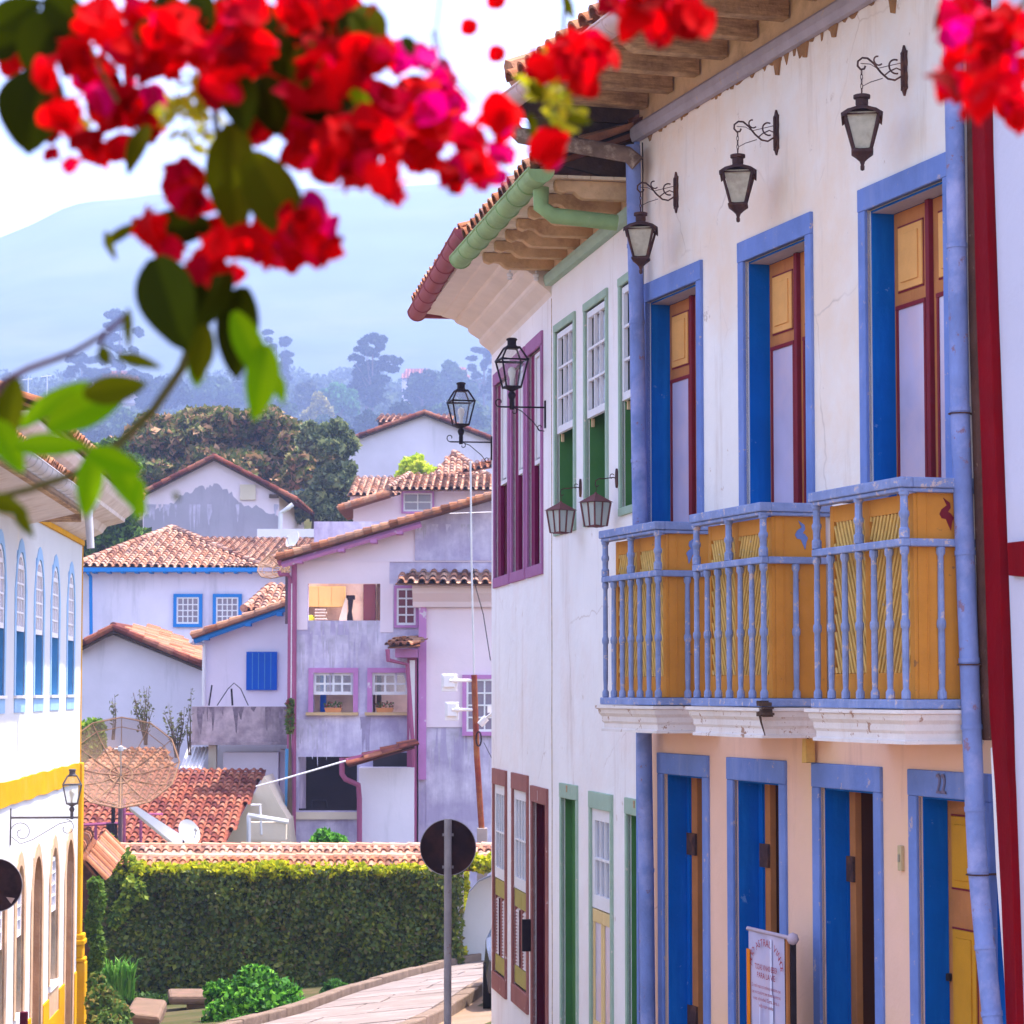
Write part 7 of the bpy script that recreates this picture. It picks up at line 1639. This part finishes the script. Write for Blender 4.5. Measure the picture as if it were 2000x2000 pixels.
# mountain
rdg = [(-400, 620), (0, 464), (60, 440), (120, 409), (163, 395), (254, 388), (300, 380), (450, 372), (612, 368), (730, 368), (850, 360), (990, 338), (1200, 330), (1600, 350), (2500, 420)]
def rpy(px):
    for (a, b), (c, d) in zip(rdg, rdg[1:]):
        if px <= c: return b + (d - b) * (px - a) / (c - a)
    return rdg[-1][1]
from mathutils import noise as mn
YR = 2450; V = []; cols = [-400 + 29 * i for i in range(101)]; rows = 22
for j in range(rows + 1):
    t = j / rows
    for px in cols:
        top = W(px, rpy(px), YR); x = top.x * (.75 + .25 * t); Yv = 1300 + (YR - 1300) * t; zz = 120 + (top.z - 120) * (t ** 1.2)
        nz_ = mn.fractal(Vector((x * .004, Yv * .0026, 3.1)), 1.0, 2.0, 5) * 36 * math.sin(math.pi * min(1, t * .98 + .02)); V.append((x, Yv + nz_, zz + nz_ * .6 * (1 - t)))
for px in cols: top = W(px, rpy(px), YR); V.append((top.x * 1.02, YR + 60, 100))
nx = len(cols); F = [(j * nx + i, j * nx + i + 1, (j + 1) * nx + i + 1, (j + 1) * nx + i) for j in range(rows + 1) for i in range(nx - 1)]
struct(np_mesh('mountain', np.array(V), np.array(F), M('mountain_forest', (.05, .075, .04), .95, .4, .01, 1, .05, stain=((.10, .11, .06), .4, .006)), smooth=True))
# air
hz = bpy.data.materials.new('haze'); hz.use_nodes = True; nt = hz.node_tree; nt.nodes.remove(nt.nodes['Principled BSDF'])
pv_ = nt.nodes.new('ShaderNodeVolumePrincipled'); pv_.inputs['Color'].default_value = HAZE_COL; pv_.inputs['Density'].default_value = HAZE_D; pv_.inputs['Anisotropy'].default_value = .35
nt.links.new(pv_.outputs[0], nt.nodes['Material Output'].inputs['Volume'])
mb = MB(); mb.box(WD, -1100, 1100, -12, 2560, -9, 540); hb = mb.build('haze', hz); hb['kind'] = 'stuff'; hb['label'] = 'pale blue haze filling the valley'
# ================================================================= bougainvillea in front of the lens
m_bract = None
def petalmat(name, ramp, trans):
    m = leafmat(name, ramp, trans, .7, .04); return m
m_bract = petalmat('bougainvillea_bracts', [(.16, .0, .001), (.66, .0, .002), (.36, .0, .002), (.80, .001, .003), (.55, .0, .01), (.22, .0, .002), (.74, .0, .05)], .5)
m_bmag = petalmat('magenta_bracts', [(.55, .0, .03), (.55, .0, .14), (.62, .0, .20)], .5)
m_lf = leafmat('bougainvillea_leaves', [(.012, .016, .001), (.035, .050, .001)], .25, .6, .03)
m_lfo = leafmat('olive_leaves', [(.06, .07, .001), (.11, .12, .002)], .45, .6, .03)
m_lfb = leafmat('backlit_leaves', [(.10, .26, .001), (.20, .36, .002)], .55, .6, .03)
m_lime = leafmat('lime_shoots', [(.35, .42, .01), (.55, .55, .02), (.22, .28, .01)], .5, .5)
m_twig = M('purplish_twig', (.10, .045, .06), .8, .2, 40); m_twigg = M('olive_twig', (.10, .09, .03), .8, .2, 40)
def blade(c, a, n, L, Wd, curl=.15, tip=1.0, NU=7):
    """leaf surface: c centre, a long axis, n normal"""
    a = a.normalized(); s = a.cross(n).normalized(); n = s.cross(a).normalized(); vs = []; fs = []
    for i in range(NU + 1):
        t = i / NU; w = Wd * .5 * (math.sin(math.pi * min(1, t * .93 + .04)) ** .75) * (1 - .35 * t * tip) * 1.12
        if i == NU: w = .0005
        bend = -curl * L * (2 * t - 1) ** 2
        for k, sg in ((0, -1), (1, 0), (2, 1)):
            vs.append(c + a * L * (t - .5) + s * w * sg + n * (bend + abs(sg) * w * .28))
    for i in range(NU):
        for k in range(2): fs.append((i * 3 + k, i * 3 + k + 1, (i + 1) * 3 + k + 1, (i + 1) * 3 + k))
    return vs, fs
def rv(rg): return Vector([rg.gauss(0, 1) for _ in range(3)]).normalized()
VIEW = Vector((0, -1, 0))
def spray(name, label, reds, mags, leaves, limes, stems, Y0, seed):
    rg = random.Random(seed); p0 = W(*reds[0][:2], Y0); T = thing(name, label, 'flowering branch', p0, 'bougainvillea sprays hanging in front of the street')
    s = Y0 / FPX
    for lst, mat in ((reds, m_bract), (mags, m_bmag)):
        for px, py, r in lst:
            mb = MB(); Yc = Y0 + rg.uniform(-.12, .16); n = max(1, int((r / 20) ** 1.5 * 6))
            for _ in range(n):
                q = rg.random() ** .5 * max(0, r - 26); an = rg.uniform(0, 6.28)
                c = W(px + math.cos(an) * q, py + math.sin(an) * q, Yc + rg.uniform(-.05, .05))
                if r <= 22: L = r * 2 * s; nrm = (VIEW * 3 + rv(rg)).normalized()
                else: L = rg.uniform(46, 88) * s; nrm = (VIEW * .8 + rv(rg)).normalized()
                v, f = blade(c, rv(rg), nrm, L, L * rg.uniform(.55, .85), rg.uniform(-.2, .35), 1.0); mb.add(v, f, rg.random())
            mb.build('flower_cluster', mat, T, recalc=False, smooth=80)
    for px, py, L, Wd, ang, kind in leaves:
        mb = MB(); Yc = Y0 + rg.uniform(-.10, .02); a = Vector((math.cos(R(ang)), rg.uniform(-.2, .2), math.sin(R(ang))))
        v, f = blade(W(px, py, Yc), a, (VIEW + rv(rg) * .25).normalized(), L * s, Wd * s, .08 if kind != 'c' else .35, 1.0, 10); mb.add(v, f, rg.random()); q0 = rg.uniform(0, .4); mb.r[-len(f):] = [q0 if i % 2 else min(1, q0 + .6) for i in range(len(f))]  # leaf halves toned apart: backlight across the blade put into the colour
        mb.build('leaf', {'d': m_lf, 'o': m_lfo, 'b': m_lfb, 'c': m_lfo}[kind], T, recalc=False, smooth=80)
    for px, py, r, n in limes:
        mb = MB()
        for _ in range(n):
            an = rg.uniform(0, 6.28); q = rg.random() ** .5 * r; v, f = blade(W(px + math.cos(an) * q, py + math.sin(an) * q, Y0 + rg.uniform(-.05, .05)), rv(rg), (VIEW + rv(rg)).normalized(), rg.uniform(22, 44) * s, rg.uniform(12, 22) * s); mb.add(v, f, rg.random())
        mb.build('young_shoots', m_lime, T, recalc=False, smooth=80)
    for pts, r, g in stems:
        mb = MB(); mb.tube([W(px, py, Y0 + (.02 if g else -.02)) for px, py in pts], [r * s * (1 - .4 * i / len(pts)) for i in range(len(pts))], 8); mb.build('stem', m_twigg if g else m_twig, T, smooth=60)
    return T
reds = [(450, 440, 38), (480, 475, 38), (330, 480, 28), (425, 480, 34), (520, 440, 40), (560, 60, 85), (30, 110, 40), (150, 110, 50), (125, 225, 50), (190, 40, 60), (165, 275, 38), (225, 205, 65), (265, 120, 60), (285, 40, 60), (350, 60, 70), (320, 120, 45), (420, 50, 70), (470, 120, 60), (480, 30, 50),
        (560, 150, 65), (630, 120, 70), (550, 225, 50), (620, 235, 75), (700, 60, 60), (730, 110, 55), (700, 190, 75), (650, 300, 58), (700, 330, 52), (755, 350, 42), (790, 280, 62), (850, 235, 55), (915, 275, 42), (975, 235, 45), (930, 320, 36), (875, 335, 26), (890, 360, 22), (775, 385, 22), (600, 180, 60), (660, 20, 60),
        (350, 350, 42), (370, 390, 40), (300, 440, 40), (585, 440, 52), (520, 500, 34), (610, 480, 42), (560, 500, 36), (400, 520, 42), (430, 470, 32), (350, 545, 28), (640, 490, 24), (450, 540, 25), (440, 160, 50), (500, 180, 50), (590, 20, 60), (480, 90, 60), (640, 170, 60), (590, 300, 42), (680, 260, 50), (730, 250, 50), (820, 300, 45), (290, 250, 34), (250, 90, 50), (190, 150, 50), (90, 150, 34), (100, 300, 18), (760, 200, 46), (820, 180, 36), (400, 100, 60), (240, 290, 36), (200, 300, 26), (90, 250, 30), (140, 320, 20), (500, 250, 45)]
mags = [(70, 95, 24), (150, 60, 26), (200, 190, 26), (300, 190, 26), (780, 110, 40), (830, 115, 26), (720, 110, 30), (860, 170, 44), (890, 205, 36), (900, 330, 34), (950, 340, 36), (980, 300, 24), (985, 245, 22), (610, 410, 26), (630, 450, 24), (520, 480, 24), (170, 150, 26), (840, 210, 26)]
leaves = [(30, 30, 120, 80, 30, 'd'), (130, 30, 110, 80, -40, 'd'), (720, 60, 120, 80, -80, 'o'), (600, 130, 110, 76, -120, 'o'), (470, 200, 120, 80, -80, 'd'), (300, 60, 80, 60, 20, 'd'), (92, 72, 150, 112, 60, 'd'), (65, 215, 170, 150, -100, 'd'), (10, 90, 80, 60, 20, 'd'), (458, 40, 160, 95, -80, 'd'), (528, 205, 125, 92, -75, 'd'), (640, 210, 110, 70, 10, 'd'), (690, 222, 110, 92, -60, 'b'), (690, 60, 90, 60, -60, 'd'), (395, 20, 90, 60, -70, 'd'), (550, 110, 110, 80, -60, 'd'), (610, 60, 130, 90, -50, 'd'), (500, 60, 120, 90, -110, 'd'), (440, 110, 120, 80, -100, 'd'), (680, 30, 110, 70, -70, 'd'), (330, 20, 80, 60, -70, 'd'), (800, 90, 50, 30, -60, 'd'),
          (455, 350, 220, 110, -88, 'o'), (540, 390, 200, 112, -60, 'o'), (350, 445, 150, 80, 5, 'd'), (330, 590, 200, 120, -70, 'd'), (400, 585, 170, 100, -115, 'd'), (268, 290, 110, 45, -110, 'o'), (238, 455, 90, 26, 30, 'o'), (215, 480, 60, 20, -70, 'o'), (250, 640, 80, 20, -88, 'o'),
          (465, 650, 180, 92, -95, 'd'), (490, 680, 150, 60, -65, 'b'), (510, 745, 150, 70, -98, 'b'), (548, 760, 60, 26, -80, 'b'), (392, 690, 110, 56, -100, 'o'), (385, 725, 60, 40, -90, 'b'), (270, 705, 90, 28, -15, 'o'), (205, 695, 40, 30, -70, 'o'),
          (105, 785, 160, 46, 35, 'b'), (180, 790, 190, 80, 30, 'b'), (225, 760, 120, 60, 10, 'o'), (20, 810, 140, 60, -100, 'o'), (15, 870, 120, 60, -60, 'b'), (100, 870, 140, 50, 0, 'b'), (175, 945, 130, 56, -98, 'b'), (245, 940, 160, 60, -60, 'b'), (225, 900, 110, 50, -20, 'b'), (270, 975, 80, 30, -95, 'b'), (10, 985, 90, 40, -20, 'o'), (45, 1015, 80, 30, -60, 'o'), (345, 970, 20, 14, -60, 'o')]
limes = [(375, 190, 45, 26), (350, 235, 40, 20), (400, 230, 40, 16), (330, 215, 25, 10), (395, 280, 25, 8), (440, 600, 14, 4), (745, 80, 10, 4), (160, 250, 22, 7)]
stems = [([(0, 750), (55, 720), (140, 690), (200, 655), (245, 618)], 7, False), ([(395, 560), (385, 640), (355, 720), (300, 800), (230, 868), (150, 925), (60, 955), (-20, 975)], 11, True), ([(430, -20), (440, 120), (420, 220), (430, 330), (440, 430), (400, 560)], 8, True), ([(0, 750), (20, 800), (10, 850)], 9, False),
         ([(845, 60), (850, 100), (860, 120), (890, 160), (930, 200)], 3, False), ([(860, -10), (852, 60), (870, 130)], 2.5, False), ([(540, -20), (560, 100), (640, 190)], 7, True), ([(200, 655), (195, 690), (200, 700)], 4, False), ([(120, -20), (180, 100), (230, 200)], 6, True), ([(980, 250), (985, 290), (985, 325)], 4, True)]
spray('bougainvillea_spray', 'large red bougainvillea spray with dark leaves filling the upper left', reds, mags, leaves, limes, stems, 1.75, 50)
spray('bougainvillea_spray', 'smaller red bougainvillea tuft hanging before the brown eaves', [(1110, 105, 52), (1165, 100, 45), (1060, 130, 32), (1130, 150, 38), (1085, 125, 40), (1250, 15, 58), (1320, 10, 58), (1370, 45, 34), (1200, 5, 40), (1290, 50, 34), (1075, 285, 32), (1060, 270, 22), (1340, 40, 30)],
      [(1085, 310, 22), (1210, -10, 30)], [(1050, 175, 46, 34, -60, 'o'), (1040, 250, 60, 22, -80, 'o'), (1110, 12, 60, 22, -70, 'o'), (1130, 235, 50, 26, -10, 'o')], [(1055, 130, 30, 12), (1060, 185, 34, 12), (1100, 215, 34, 12), (1120, 240, 26, 8), (1085, 170, 24, 8), (1030, 165, 16, 4)], [([(1105, -20), (1100, 60), (1080, 150), (1060, 220), (1070, 290)], 4, True)], 1.9, 51)
for px, py, r, lb_ in ((917, 53, 18, 'lone red bract floating highest of two, above the mauve roof'), (971, 105, 18, 'lone red bract just below and right of the other'), (970, 0, 20, 'lone red bract cut by the top edge')):
    mb = MB(); rg = random.Random(px); s = 1.9 / FPX; v, f = blade(W(px, py, 1.9), Vector((.8, 0, .6)), VIEW, r * 2.2 * s, r * 2 * s, .1, .3); mb.add(v, f, .2)
    mb.tube([W(px, py, 1.9), W(px + 3, py - 14, 1.905), W(px + 6, py - 70, 1.93)], .0002, 4); tag(mb.build('bract', m_bract, recalc=False), lb_, 'flower', 'lone bracts on hair-thin stalks')
spray('bougainvillea_spray', 'red bougainvillea tuft in the upper right corner', [(1890, 40, 48), (1950, 50, 58), (1990, 60, 50), (1870, 100, 30), (1930, 120, 50), (1980, 140, 50), (1875, 170, 34), (1920, 190, 38), (1860, 30, 36), (1850, 165, 26), (1975, 200, 44), (1995, 235, 36), (1900, 205, 26)],
      [(1870, 60, 26), (1960, 110, 24), (1850, 180, 20), (1905, 80, 24)], [], [], [([(2020, -20), (1960, 60), (1900, 150)], 5, True)], 1.8, 52)
